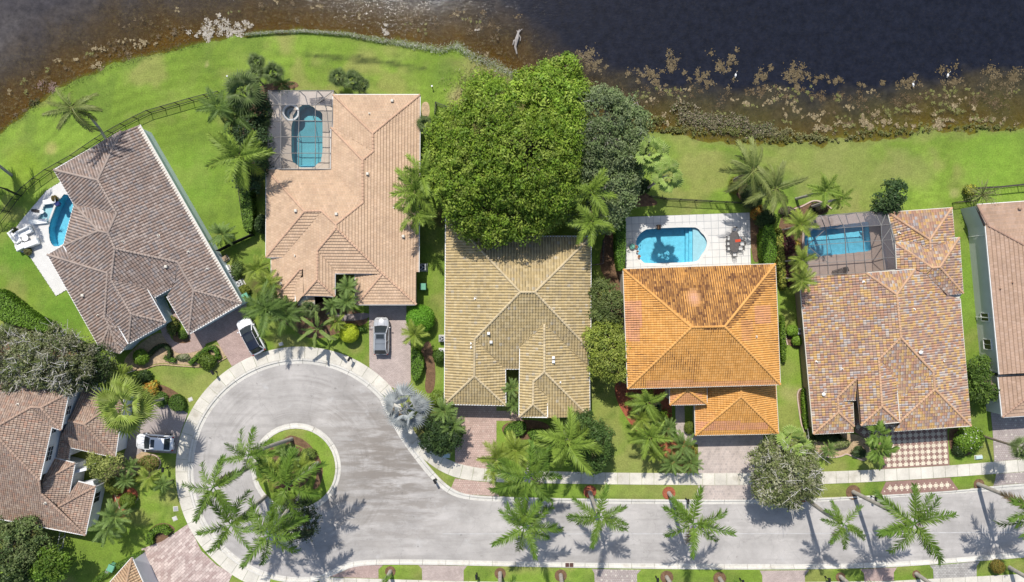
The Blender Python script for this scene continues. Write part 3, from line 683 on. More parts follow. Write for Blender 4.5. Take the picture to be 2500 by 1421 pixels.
    def tiles(s, P2, o, u3, up, nr, kind, w, course, amp, pal, TV, TC, rng):
        n = len(P2); bmin, bmax = P2[:, 1].min(), P2[:, 1].max()
        rows = max(1, int(round((bmax-bmin)/course)))
        nseg = 4 if kind == 'barrel' else 1
        th = .095 if kind == 'flat' else .05; lap = .08 if kind == 'flat' else .035; bk = .86 if kind == 'flat' else .72  # bk darkens butt faces: joint dirt and the step's shadow in one colour
        quads = []; cidx = []
        for r in range(rows):
            b0 = bmin+course*r; b1 = min(b0+course, bmax); bm = (b0+b1)/2
            if r == rows-1: b1 = bmax
            cr = []
            for i in range(n):
                (x0, y0), (x1, y1) = P2[i], P2[(i+1) % n]
                if (y0 > bm) != (y1 > bm):
                    g = (x1-x0)/(y1-y0); lo, hi = min(y0, y1), max(y0, y1)
                    cr.append((x0+g*(bm-y0), x0+g*(np.clip(b0, lo, hi)-y0), x0+g*(np.clip(b1, lo, hi)-y0)))
            cr.sort()
            sh = (.5*w if (kind == 'flat' and r % 2) else 0)
            for j in range(0, len(cr)-1, 2):
                (_, l0, l1), (_, r0, r1) = cr[j], cr[j+1]
                lo, hi = min(l0, l1), max(r0, r1)
                k0 = math.floor((lo-sh)/w); k1 = math.ceil((hi-sh)/w)
                us = sh+w*(k0+np.arange((k1-k0)*nseg+1)/nseg)
                A = np.clip(us, l0, r0); B = np.clip(us, l1, r1)
                ok = ((A[1:]-A[:-1]) > 1e-4) | ((B[1:]-B[:-1]) > 1e-4)
                tid = np.repeat(np.arange(k1-k0), nseg)
                def hgt(x):
                    if kind == 'flat': return np.zeros_like(x)
                    fr = ((x-sh)/w) % 1.0
                    return amp*np.where(fr < .62, np.sin(np.pi*np.clip(fr/.62, 0, 1)), -.25*np.sin(np.pi*(fr-.62)/.38))
                gap = .006 if kind == 'flat' else 0
                hA, hB = hgt(A), hgt(B)
                def pt(x, b, h): return o+x[:, None]*u3+b*up+h[:, None]*nr
                jit = rng.uniform(0, .012, k1-k0)[tid]
                q = np.stack([pt(A[:-1]+gap, b0, hA[:-1]+th+jit), pt(A[1:]-gap, b0, hA[1:]+th+jit), pt(B[1:]-gap, b1, hB[1:]), pt(B[:-1]+gap, b1, hB[:-1])], axis=1)
                lp = lap if r else 0
                f = np.stack([pt(A[:-1]+gap, b0-lp, hA[:-1]*.8+(.004 if r else -.05)), pt(A[1:]-gap, b0-lp, hA[1:]*.8+(.004 if r else -.05)), pt(A[1:]-gap, b0, hA[1:]+th+jit), pt(A[:-1]+gap, b0, hA[:-1]+th+jit)], axis=1)
                cen = q.mean(axis=1); first = np.searchsorted(tid, np.arange(k1-k0)); ct = pal(k1-k0, cen[first, 0], cen[first, 1], rng)
                if isinstance(ct, tuple):                # darker colour in the pans between the tiles
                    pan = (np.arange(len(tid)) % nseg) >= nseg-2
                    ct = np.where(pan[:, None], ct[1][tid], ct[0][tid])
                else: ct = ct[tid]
                q, f, ct = q[ok], f[ok], ct[ok]
                TV.append(q.reshape(-1, 3)); TC.append(np.repeat(ct, 4, axis=0))
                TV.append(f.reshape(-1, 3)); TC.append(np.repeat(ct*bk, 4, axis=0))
    def height(s, px, py, fi):
        f = s.faces[fi]; c = s.C[id(f)]; a, u, n = s.frame(f, c); z = c
        for _ in range(10): z = c+f['q']*np.dot(np.array(P(px, py, z))[:2]-a, n)
        return z
    def vents(s, lst, m=None):
        for v in lst:
            px, py, fi, k = v; z = s.height(px, py, fi); x, y, z = P(px, py, z); b = MB()
            if k == 'box': b.bevbox(x-.17, x+.17, y-.17, y+.17, z-.1, z+.36, .05); b.build('roof_vent', m or M['ltgrey'], s.root)
            elif k == 'turtle': b.tube([(x,y,z-.1),(x,y,z+.2)], .1, 10); b.ell((x,y,z+.25), (.24,.24,.13)); b.build('roof_vent', m or M['ltgrey'], s.root)
            else: b.tube([(x,y,z-.1),(x,y,z+.34)], .06, 8); b.box(x-.14, x+.14, y-.14, y+.14, z-.02, z+.05); b.build('vent_pipe', m or M['ltgrey'], s.root)
    def wall_window(s, a, b, z, t0, t1, z0, z1, cols=2, rows=2, ins=.45, frame=None):
        a = Vector(P(*a, z)); b = Vector(P(*b, z)); d = (b-a); L = d.length; d.normalize()
        nrm = Vector((d.y, -d.x, 0)); c = Vector((-a.x, -a.y, 0))
        if nrm.dot(c) < 0: nrm = -nrm                     # the walls seen face the flight point
        p0 = a+d*(L*t0)-nrm*ins; p1 = a+d*(L*t1)-nrm*ins; fr = MB(); w = .09
        def Q(t, zz, off): return p0.lerp(p1, t)*1.0+Vector((0,0,zz-z))+nrm*off
        fm = frame or M['white']
        for aa, bb in (((0,z0),(1,z0)),((0,z1),(1,z1)),((0,z0),(0,z1)),((1,z0),(1,z1))): fr.bar(Q(*aa,.04), Q(*bb,.04), w, w)
        win = fr.build('window', fm, s.root); g = MB()
        g.add([Q(0,z0,.015), Q(1,z0,.015), Q(1,z1,.015), Q(0,z1,.015)], [(0,1,2,3)]); g.build('pane', M['window'], win)
        mu = MB()
        for i in range(1, cols): mu.bar(Q(i/cols,z0,.03), Q(i/cols,z1,.03), .05, .04)
        for i in range(1, rows): mu.bar(Q(0,z0+(z1-z0)*i/rows,.03), Q(1,z0+(z1-z0)*i/rows,.03), .05, .04)
        if cols > 1 or rows > 1: mu.build('muntin', fm, win)
    def door(s, a, b, z, t0, t1, h, col):
        a = Vector(P(*a, z)); b = Vector(P(*b, z)); d = (b-a); L = d.length; d.normalize(); nrm = Vector((d.y, -d.x, 0))
        cen = Vector(s.root.location)
        if nrm.dot(a-cen) < 0: nrm = -nrm
        m_ = MB(); p0 = a+d*L*t0-nrm*.42; p1 = a+d*L*t1-nrm*.42
        for k in range(4):
            zz = .02+h*k/4; m_.bar(Vector((p0.x,p0.y,zz+h/8)), Vector((p1.x,p1.y,zz+h/8)), .06, h/4-.03)
        m_.build('garage_door', col, s.root)
F_ = lambda v, e, z=None, **k: dict(v=v.split(), e=e.split() if isinstance(e, str) else e, z=z, **k)
W_blue = mat('blue_grey_stucco', (.60,.69,.71), .85, .06, 1); W_tan = mat('tan_stucco', (.55,.45,.35), .85, .06, 1)
W_cream = mat('cream_stucco', (.62,.58,.50), .85, .06, 1); W_white = mat('white_stucco', (.72,.73,.75), .85, .05, 1)
W_grey = mat('grey_stucco', (.60,.63,.62), .85, .05, 1); W_dk = mat('brown_stucco', (.36,.26,.19), .85, .06, 1)
GUT_W, GUT_B, GUT_T = M['white'], M['darkmetal'], M['offwhite']

# house 1: greyish brown barrel tiles, turned about thirty degrees
v1 = dict(A=(133,415),B=(296,321),C=(341,305),p1=(239,440),p2=(285,522),p3=(264,569),q=(241,564),D=(182,499),E=(156,600),G=(117,622),V=(172,636),S=(263,667),
    T=(281,607),U=(434,640),U2=(428,688),N2=(421,701),J=(377,726),J2=(356,701),Wv=(272,683),K=(590,740),Y=(473,709),Mm=(461,815),N=(408,724),Zz=(321,767),AA=(405,787),BB=(314,839),
    X=(256,774),X2=(260,754),c=(268,797),c2=(285,800),DD=(244,848),EE=(292,862),c3=(302,818),
    PQ=(241,564))
f1 = [F_('A B p1', 'A B', 3.0), F_('A p1 p2 D', 'A D', 3.0), F_('D p2 p3 q', [(182,499),(200,488.5)]), F_('D q E', 'D E', 3.0, p=.42), F_('G E V S', 'G E', 3.0),
    F_('E q p3 T Wv S V', [(156,600),(180,642)]), F_('B C K Y U T p3 p2 p1', 'C K', 3.0),
    F_('T U U2 N2 J J2 Wv', 'N2 J', 3.0), F_('U Y Mm N N2 U2', 'Mm N', 3.0), F_('Y K Mm', 'Mm K', 3.0),
    F_('Wv J2 AA Zz', 'J2 AA', 3.3), F_('Zz AA BB', 'BB AA', 3.3), F_('Wv Zz BB c3 c2 X2 S', [(314,839),(245,718)]),
    F_('X2 c2 c X', [(292,862),(314,839)]), F_('c DD EE', 'DD EE', 3.0), F_('c EE BB c3 c2', 'EE BB', 3.0), F_('G S X2 X c DD', 'G DD', 3.0)]
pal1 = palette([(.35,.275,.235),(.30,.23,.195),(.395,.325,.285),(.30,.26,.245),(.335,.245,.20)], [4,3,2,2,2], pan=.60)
H1 = House('brown_roof_house', 'turned house under weathered grey brown barrel tiles with a pale blue side wall', v1, f1, .40, 'barrel', .36, .40, pal1, tilemat('tile_greybrown', stain=(.15,.12,.11), samt=.35),
    (.33,.265,.225), GUT_W, W_blue, [x.split() for x in ['A p1','p1 B','p1 p2','p2 p3','D q','q p3','p3 T','q E','T U','U Y','Y K','Y Mm','T Wv','G S','S X','X c','Wv Zz','Zz AA','Zz BB','c DD','c EE','c c2']],
    [([(133,415),(296,321),(341,305),(590,740),(461,815),(408,724),(421,701),(377,726),(405,787),(314,839),(292,862),(244,848),(117,622),(156,600),(182,499)], 3.0, .22)], amp=.085)
H1.vents([(506,657,6,'pipe'),(460,615,6,'pipe'),(407,651,7,'box'),(204,721,16,'box'),(240,770,16,'pipe'),(301,589,6,'pipe'),(388,575,6,'pipe')], M['offwhite'])
for t0, t1 in ((.21,.25),(.46,.53),(.60,.67),(.70,.75),(.88,.92)): H1.wall_window((341,305), (590,740), 3.0, t0, t1, .9, 2.3, 2, 1, frame=mat('blue_shutter', (.10,.14,.24), .5))
H1.door((461,815), (590,740), 3.0, .12, .88, 2.2, M['offwhite'])

# house 2: salmon flat tiles
v2 = dict(a=(814,232),b=(1025,232),r1=(910,326),r2=(911,370),r3=(885,391),r4=(886,495),i=(814,312),j=(809,312),k=(808,414),l=(651,414),l1=(743,516),l2=(785,515),r5=(820,548),r6=(821,557),
    c1=(650,628),c2=(691,628),r7=(775,612),r8=(774,683),m0=(663,630),m1=(664,737),m2=(732,658),m3=(738,658),m4=(736,676),m5=(723,690),m6=(721,737),m7=(727,738),m8=(740,721),
    s1=(816,657),s2=(817,667),e1=(817,723),b2=(1022,664),b3=(1016,664),b4=(1016,743),h1=(934,668),g1=(872,743),g2=(868,743),g3=(868,668),n1=(768,743),n2=(768,722),n3=(728,743))
f2 = [F_('a b r1', 'a b', 3.0), F_('a r1 r2 i', 'a i', 3.0), F_('j i r2 r3', 'j i', 3.0), F_('j r3 r4 k', 'j k', 3.0), F_('l k r4 r5 l2 l1', 'l k', 3.0), F_('l l1 c1', 'l c1', 3.0),
    F_('l1 l2 c2 c1', 'c1 c2', 3.0), F_('c2 l2 r5 r6 r7 r8 m8 m3 m2 m1 m0', 'm0 m1', 2.9), F_('m1 m2 m3 m4 m5 m6', 'm1 m6', 2.9), F_('m4 m8 m7 m6 m5', [(722,737),(722,690)]),
    F_('n3 n2 n1', 'n3 n1', 2.6, p=.3), F_('r6 h1 s2 s1 r7', 's2 h1', 3.0), F_('r7 s1 s2 e1 r8', 's2 e1', 3.0), F_('r8 e1 m8', 'm8 e1', 3.0),
    F_('r1 b b2 b3 b4 h1 r6 r5 r4 r3 r2', 'b b2', 3.0), F_('h1 b4 g1', 'g1 b4', 2.9), F_('g3 h1 g1 g2', 'g3 g2', 2.9)]
pal2 = palette([(.53,.375,.25),(.51,.355,.235),(.55,.39,.265),(.485,.34,.23)], [5,4,3,1], .05)
H2 = House('salmon_roof_house', 'house under smooth salmon flat tiles with a screened pool notch', v2, f2, .36, 'flat', .33, .37, pal2, tilemat('tile_salmon', stain=(.40,.26,.18), samt=.25, sscale=.8),
    (.52,.34,.23), GUT_W, W_tan, [x.split() for x in ['a r1','r1 b','r1 r2','r2 r3','j r3','r3 r4','r4 r5','l l1','l1 l2','l2 r5','l1 c1','r5 r6','r6 r7','r7 r8','r8 m8','r8 e1','r6 h1','h1 b4','h1 g1','m1 m2','m2 m3']],
    [([(814,232),(1025,232),(1022,664),(1016,664),(1016,743),(868,743),(868,667),(817,667),(817,723),(740,722),(768,722),(768,743),(663,737),(663,628),(650,628),(651,414),(808,414),(809,312),(814,312)], 2.86)])
H2.vents([(958,247,0,'box'),(898,425,14,'box'),(723,515,5,'box'),(822,523,4,'box'),(721,624,7,'pipe'),(985,577,14,'box'),(669,689,7,'pipe'),(686,692,7,'pipe'),(902,278,0,'pipe'),(962,507,14,'pipe')], M['offwhite'])
H2.door((872,743), (1016,743), 2.9, .12, .88, 2.2, M['offwhite'])

# house 3: olive yellow barrel tiles
v3 = dict(TL=(1089,519),n1=(1221,519),n2=(1221,578),TR=(1442,578),r=(1270,713),s=(1306,713),t=(1159,828),u=(1158,918),BL=(1086,986),g1=(1234,989),g2=(1233,900),d=(1268,900),d2=(1270,847),q=(1329,791),
    s1=(1434,848),s2=(1435,893),er=(1441,850),q2=(1329,908),w1=(1302,931),w2=(1301,988),c1=(1268,1017),x1=(1335,967),x2=(1336,1018),ER=(1439,1017),e0=(1438,897))
f3 = [F_('TL n1 n2 TR s r', [(1160,578),(1442,578)], 4.0), F_('TL r t u BL', 'TL BL', 3.0), F_('u g1 BL', 'BL g1', 3.0), F_('t g2 g1 u', 'g2 g1', 3.0),
    F_('r s s1 s2 q d2 d g2 t', 'g2 d', 3.0), F_('s TR er s1', 'TR er', 4.0), F_('q q2 w1 w2 c1 d2', 'd2 c1', 4.05), F_('q s2 e0 ER q2', 'e0 ER', 3.0),
    F_('q2 ER x2 x1 w1', 'x2 ER', 3.0), F_('w1 x1 x2 w2', 'x1 x2', 4.05), F_('w2 x2 c1', 'c1 x2', 4.05)]
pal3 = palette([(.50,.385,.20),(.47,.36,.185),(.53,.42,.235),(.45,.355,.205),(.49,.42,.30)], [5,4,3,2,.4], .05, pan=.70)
H3 = House('olive_roof_house', 'wide house under straw olive barrel tiles beneath the big bright tree', v3, f3, .42, 'barrel', .345, .40, pal3, tilemat('tile_olive', stain=(.25,.2,.12), samt=.35),
    (.52,.42,.26), GUT_W, W_cream, [x.split() for x in ['TL r','r s','s TR','r t','t u','u BL','u g1','s s1','q q2','q2 w1','w1 w2','w2 c1','w2 x2','q2 ER']],
    [([(1089,519),(1221,519),(1221,578),(1442,578),(1442,850),(1436,897),(1439,1017),(1268,1017),(1268,900),(1233,900),(1234,989),(1086,986)], 2.95)], amp=.075)
H3.vents([(1193,814,4,'box'),(1199,835,4,'box'),(1351,873,7,'box'),(1351,883,7,'box'),(1151,838,1,'pipe'),(1151,848,1,'pipe'),(1160,729,1,'pipe'),(1367,933,7,'pipe')], M['white'])
H3.door((1086,986), (1234,989), 3.0, .12, .88, 2.2, M['offwhite'])

# house 4: two storeys of orange barrel tiles with lichen stains and pink repair patches
v4 = dict(TL=(1522,658),TR=(1892,645),BR=(1904,938),BL=(1533,948),rl=(1688,799),rr=(1769,797),pa=(1636,988),pb=(1725,986),pc=(1678,951),pd=(1700,938),pe=(1636,944),pf=(1725,942),pg=(1678,940),
    ga=(1698,1062),gb=(1900,1058),gp=(1809,968),gr=(1809,936),gl=(1696,938),gq=(1893,936))
f4 = [F_('TL TR rr rl', 'TL TR', 6.0), F_('TL rl BL', 'TL BL', 6.0), F_('TR BR rr', 'TR BR', 6.0), F_('rl rr BR BL', 'BL BR', 6.0),
    F_('pa pb pc', 'pa pb', 4.2), F_('pe pg pc pa', 'pe pa', 4.2), F_('pf pb pc pg', 'pf pb', 4.2),
    F_('ga gb gp', 'ga gb', 2.9), F_('gl gr gp ga', 'gl ga', 2.9), F_('gq gb gp gr', 'gq gb', 2.9)]
x4a, x4b = P(1690,735,7)[:2], P(1770,800,7)[:2]
def pal4(n, X, Y, rng):
    c = np.array([(.66,.335,.095),(.62,.31,.085),(.69,.365,.115)])[rng.choice(3, n)]*(1+rng.uniform(-.06,.06,(n,1)))
    def patch(px0, px1, py0, py1, col, a=.8):
        (x0, y1, _), (x1, y0, _) = P(px0, py0, 6.7), P(px1, py1, 6.7)
        k = ((X > x0) & (X < x1) & (Y > y0) & (Y < y1))[:, None]*a*rng.uniform(.6, 1, (n, 1)); c[:] = c*(1-k)+np.array(col)*k
    pink = (.62,.30,.20)
    patch(1526,1565,733,830,pink,.75); patch(1838,1882,742,790,pink,.65); patch(1800,1830,780,830,pink,.35)
    patch(1700,1900,1041,1065,pink,.75); patch(1636,1730,964,995,pink,.5); patch(1690,1765,1010,1050,pink,.15); patch(1580,1900,930,950,pink,.45)
    d = np.hypot(X-P(1692,727,7.5)[0], (Y-P(1692,727,7.5)[1])*.8); k = np.clip(1.1-d/.9, 0, 1)[:, None]*.8; c[:] = c*(1-k)+np.array((.62,.36,.27))*k
    # dark lichen streaks in the pans, thickest on the face away from the street
    no = vnoise(X, Y, 2.2, 44); n5 = vnoise(X, Y, .5, 45, 2)
    north = (Y > P(0,800,7)[1]) & (np.abs(X-P(1728,0,7)[0]) < (Y-P(0,800,7)[1])*1.12+2.0)
    a = np.where(north, np.clip((no-.12)*4, 0, 1)/np.clip((n5-.25)*2.6, .15, 1), np.clip((no-.42)*3.2, 0, .75)*np.where(Y > P(0,945,7)[1], 1, .35)+.08)
    a = a*np.clip((n5-.25)*2.6, .15, 1)*np.clip((d-.35)/.7, .0, 1)*rng.uniform(.55, 1.05, n)
    dark = np.array((.115,.05,.028)); a = np.clip(a, 0, 1)[:, None]
    n8 = vnoise(X, Y, 1.1, 46, 3); top = np.where(north, np.clip((n8-.28)*4, 0, 1)*.95, np.clip((n8-.55)*4, 0, 1)*.25)[:, None]*a*rng.uniform(.3, 1.2, (n, 1)); top = np.clip(top, 0, .9)
    return c*(1-top)+dark*top, c*(1-a)*np.array(.8)+dark*a
H4 = House('orange_roof_house', 'two storey house under bright orange barrel tiles streaked with dark lichen', v4, f4, .40, 'barrel', .27, .34, pal4, tilemat('tile_orange', fine=.1),
    (.62,.32,.10), GUT_T, W_cream, [x.split() for x in ['TL rl','TR rr','rl rr','rl BL','rr BR','pa pc','pb pc','pc pg','ga gp','gb gp','gp gr']],
    [([(1522,658),(1892,645),(1904,938),(1533,948)], 5.95), ([(1636,944),(1725,942),(1725,986),(1636,988)], 4.1, .3), ([(1696,936),(1893,936),(1900,1058),(1698,1062)], 2.85)], amp=.06)
H4.vents([(1846,822,2,'pipe')], M['offwhite'])
H4.door((1698,1062), (1900,1058), 2.9, .14, .8, 2.2, M['offwhite'])

# house 5: mottled tiles
v5 = dict(a=(2168,519),b=(2323,508),n1=(2270,585),n2=(2271,611),ec=(2329,582),vq=(2287,598),vw=(2230,589),wb=(2187,594),m0=(2341,581),m1=(2276,654),m2=(2294,652),s1=(2350,715),s2=(2311,721),s3=(2262,670),
    wc=(2190,657),d0=(2233,658),dl=(2115,667),d1=(2189,719),TL=(1952,677),BL=(1986,1059),e1=(2199,824),e2=(2145,878),e3=(2153,992),f0=(2102,1038),f1=(2092,926),k3=(2091,924),k2=(2045,969),k1=(2047,1006),
    c2=(2278,909),c1=(2282,950),er=(2343,729),BR=(2369,1039),gl=(2183,1052),gw=(2196,1030),v1=(2206,966),v0=(2191,968),v2=(2186,919),lb=(2084,1054),lc=(2084,1040),le=(2081,980),lf=(2054,978),lg=(2089,976))
f5 = [F_('a b n1', 'a b', 3.1), F_('a n1 n2 vw wb', 'a wb', 3.1), F_('n1 b ec vq n2', 'b ec', 3.1), F_('wb vw n2 vq ec m0 m2 m1', [(2187,594),(2341,581)], None), F_('wb m1 s3 d0 wc', 'wb wc', 3.1),
    F_('m0 s1 m2', 'm0 s1', 3.1), F_('m1 m2 s1 s2 s3', 's2 s1', 3.1, p=.42), F_('dl d0 d1', 'dl d0'), F_('TL dl d1 e1 e2 e3 f0 f1 k2 k1 BL', 'TL BL', 3.0),
    F_('d1 d0 s3 s2 er BR c1 c2 e1', 'er BR'), F_('e1 c2 v1 v0 v2 e2', [(2186,968),(2210,966)]), F_('c2 c1 gw v0 v1', [(2191,968),(2195,1032)]),
    F_('e2 v2 v0 gw e3', [(2186,919),(2196,1030)]), F_('e3 gw f0', 'f0 gw'), F_('c1 BR gl gw', 'gl BR'), F_('k1 lc lb BL', 'BL lb', 3.0), F_('k1 k2 lf le lc', 'le lc', 3.0), F_('k2 k3 lg lf', 'lf lg')]
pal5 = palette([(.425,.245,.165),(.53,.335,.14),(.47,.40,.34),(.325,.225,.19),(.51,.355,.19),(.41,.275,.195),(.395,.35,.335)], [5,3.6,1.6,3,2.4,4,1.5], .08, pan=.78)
H5 = House('mottled_roof_house', 'large house under mottled orange, red and grey tiles beside a screened pool', v5, f5, .33, 'barrel', .31, .40, pal5, tilemat('tile_mottled'),
    (.50,.315,.195), GUT_T, W_dk, [x.split() for x in ['a n1','b n1','n1 n2','wb m1','m0 m2','m1 m2','m2 s1','dl d1','d0 d1','d1 e1','e1 e2','e2 e3','e3 f0','e3 gw','e1 c2','c2 c1','c1 BR','c1 gw','BL k1','k1 lc','k1 k2','k2 k3']],
    [([(1952,677),(2115,667),(2190,657),(2168,519),(2323,508),(2329,582),(2341,581),(2350,715),(2343,729),(2369,1039),(2183,1052),(2183,1034),(2102,1038),(2092,976),(2081,980),(2084,1054),(1986,1059)], 2.95)], amp=.06)
H5.vents([(2108,688,8,'pipe'),(2009,962,8,'turtle'),(2245,860,9,'turtle'),(2302,882,9,'pipe'),(1993,883,8,'pipe'),(2055,900,8,'pipe'),(2231,755,9,'pipe'),(2195,570,1,'pipe')], M['white'])

# house 6: brown flat tiles, cut by the frame
v6 = dict(a=(2386,500),b=(2620,484),h0=(2413,551),h1=(2520,609),h2=(2620,650),w0=(2406,552),w1=(2440,914),w2=(2600,906),l0=(2437,921),l1=(2447,1018),l2=(2600,1008),lh=(2535,949),l3=(2600,945),l4=(2600,912))
f6 = [F_('a b h2 h1 h0', 'a b', 3.5, p=.3), F_('a h0 w0', 'w0 w1', 3.5, p=.3), F_('w0 h0 h1 h2 w2 w1', 'w0 w1', 3.5, p=.3), F_('l0 l4 l3 lh l1', 'l0 l1', 3.2, p=.3), F_('l1 lh l3 l2', 'l1 l2', 3.2, p=.3)]
pal6 = palette([(.44,.30,.215),(.42,.285,.20),(.46,.32,.235)], [3,3,2], .04)
H6 = House('brown_flat_roof_house', 'house under plain brown flat tiles with a long grey side wall', v6, f6, .3, 'flat', .36, .48, pal6, tilemat('tile_brown', stain=(.24,.16,.11), samt=.3),
    (.40,.26,.19), GUT_W, W_grey, [x.split() for x in ['a h0','h0 h1','l1 lh']], [([(2386,500),(2620,484),(2600,906),(2440,914),(2406,552)], 3.45, .1), ([(2437,916),(2600,910),(2600,1008),(2447,1018)], 3.1, .2)])
H6.vents([(2487,509,0,'turtle'),(2440,705,2,'pipe'),(2470,690,2,'pipe')], mat('brown_vent', (.34,.22,.15), .7))
for t0, t1 in ((.59,.645),(.77,.84)): H6.wall_window((2406,552), (2440,914), 3.45, t0, t1, 1.0, 2.4, 2, 1, ins=.1)
for t in (.06,.62,.98):
    a = Vector(P(2406,552,3.3)).lerp(Vector(P(2440,914,3.3)), t); b = MB(); b.tube([(a.x-.12,a.y,3.2),(a.x-.12,a.y,.1)], .045, 6); b.build('downpipe', M['white'], H6.root)

# house 7: two storeys, rose brown tiles
v7 = dict(a=(-60,913),b=(168,959),r1=(76,994),r0=(100,995),L=(-60,1071),c=(149,1049),d=(139,1046),e=(126,1042),g=(97,1172),k=(0,1072),kk=(-60,1042),g2=(100,1204),h=(208,1306),hl=(-60,1255),
    j=(139,1239),n0=(128,1118),n1=(183,1131),n2=(115,1169),n3=(104,1178),o1=(168,1207),p0=(191,1176),p1=(234,1187),p3=(168,1208),
    t0=(205,946),t1=(303,966),t2=(206,1036),t3=(168,1027),t4=(281,1116),t5=(174,1092),t6=(150,1066),s0=(150,1050),s1=(172,1093),s2=(167,1123),s3=(140,1119))
f7 = [F_('a b r0 r1 L', 'a b', 6.0), F_('r0 b c', 'b c', 6.0), F_('r1 r0 c d e', 'e c', 6.0), F_('r1 e g k kk L', 'e g', 6.0), F_('kk k g g2 h hl', 'hl h', 3.1),
    F_('g2 n3 n2 n1 o1 j', 'n1 o1', 3.1), F_('n0 n1 n2 n3', 'n0 n1', 3.1), F_('j p3 p1 h', 'p1 h', 3.1), F_('p0 p1 j p3', 'p0 p1', 3.1),
    F_('t0 t1 t2 t3', 't0 t1', 3.1), F_('t2 t1 t4', 't1 t4', 3.1), F_('t3 t2 t4 t5 t6', 't5 t4', 3.1), F_('s0 s1 s2 s3', 's1 s2', 2.9)]
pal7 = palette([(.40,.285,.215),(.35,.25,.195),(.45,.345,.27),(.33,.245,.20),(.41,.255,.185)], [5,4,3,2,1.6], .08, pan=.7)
H7 = House('two_storey_house', 'white two storey house under rose brown tiles with gridded windows', v7, f7, .42, 'barrel', .26, .36, pal7, tilemat('tile_rose', stain=(.2,.15,.12), samt=.3),
    (.40,.28,.21), GUT_W, W_white, [x.split() for x in ['r1 r0','r0 b','r0 c','r1 L','k g','g g2','g2 h','j p1','n1 n2','t3 t2','t2 t1','t2 t4']],
    [([(-60,913),(168,959),(149,1049),(126,1042),(97,1172),(-60,1140)], 5.9, .35), ([(97,1180),(128,1118),(183,1131),(168,1207),(191,1176),(234,1187),(208,1306),(-60,1255),(-60,1100)], 3.05, .4), ([(150,1060),(205,946),(303,966),(281,1116),(174,1092),(167,1123),(140,1119)], 3.05, .35)], amp=.045)
H7.vents([(44,987,0,'pipe'),(111,1228,4,'pipe')], M['offwhite'])
H7.wall_window((168,959), (149,1049), 5.9, .40, .66, 4.25, 5.45, 2, 3, ins=.35); H7.wall_window((126,1042), (97,1172), 5.9, .04, .16, 4.3, 5.4, 2, 2, ins=.35)
H7.wall_window((126,1042), (97,1172), 5.9, .42, .70, 4.1, 5.5, 3, 3, ins=.35); H7.wall_window((234,1187), (208,1306), 3.05, .2, .42, .9, 2.3, 2, 1, ins=.4)
H7.door((303,966), (281,1116), 3.05, .1, .9, 2.2, M['offwhite'])
for (x, y, w, d, h) in ((214,1139,3.1,.35,2.6),(232,1172,2.6,.5,2.4)):          # white porch wall and parapet
    X, Y, _ = P(x, y); b = MB(); b.box(-w/2, w/2, -d/2, d/2, -.2, h, RZ(X, Y, 0, math.radians(14))); b.build('porch_wall', W_white, H7.root)

# house 8: corner of a tan hipped roof at the frame edge
v8 = dict(n=(322,1362),w=(200,1500),e=(384,1500),r=(302,1455),rr=(296,1520))
f8 = [F_('n w rr r', 'n w', 3.2), F_('n r rr e', 'n e', 3.2)]
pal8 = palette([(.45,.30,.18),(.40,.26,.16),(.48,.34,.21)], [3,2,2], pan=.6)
H8 = House('tan_roof_house', 'roof corner of tan barrel tiles beside the mottled pink driveway', v8, f8, .42, 'barrel', .33, .38, pal8, tilemat('tile_tan'), (.46,.31,.2), GUT_W, W_white, [x.split() for x in ['n r','r rr']],
    [([(322,1362),(200,1500),(384,1500)], 3.1, .25)], amp=.06)
# ------------------------------------------------------------------ pools and decks
M['pool_plaster'] = mat('pool_plaster', (.20,.57,.71), .7, .14, 2.6, .05, 8)
M['pool_plaster2'] = mat('grey_pool_plaster', (.18,.46,.51), .7, .08, 1.5, .05, 8)
M['shelf_plaster'] = mat('pale_pool_plaster', (.50,.66,.70), .7, .06, 2, .05, 8)
def watermat(name, tint, ripple):
    m, N, L = nodes(name); out = N['Material Output']; N.remove(N['Principled BSDF'])
    pos = N.new('ShaderNodeNewGeometry').outputs['Position']
    tr = N.new('ShaderNodeBsdfTransparent'); tr.inputs[0].default_value = (*tint, 1)
    gl = N.new('ShaderNodeBsdfGlossy'); gl.inputs['Roughness'].default_value = .08
    fr = N.new('ShaderNodeFresnel'); fr.inputs[0].default_value = 1.33
    bp = N.new('ShaderNodeBump'); bp.inputs['Strength'].default_value = ripple; bp.inputs['Distance'].default_value = .05
    L.new(noise(N, L, 3.5, 3, .6, pos=pos), bp.inputs['Height']); L.new(bp.outputs[0], gl.inputs['Normal']); L.new(bp.outputs[0], fr.inputs['Normal'])
    mx = N.new('ShaderNodeMixShader'); L.new(fr.outputs[0], mx.inputs[0]); L.new(tr.outputs[0], mx.inputs[1]); L.new(gl.outputs[0], mx.inputs[2]); L.new(mx.outputs[0], out.inputs[0])
    return m
M['pool_water'] = watermat('pool_water', (.80,.94,.97), .6)
M['tileline'] = mat('waterline_tile', (.10,.25,.36), .4, .1, 8)
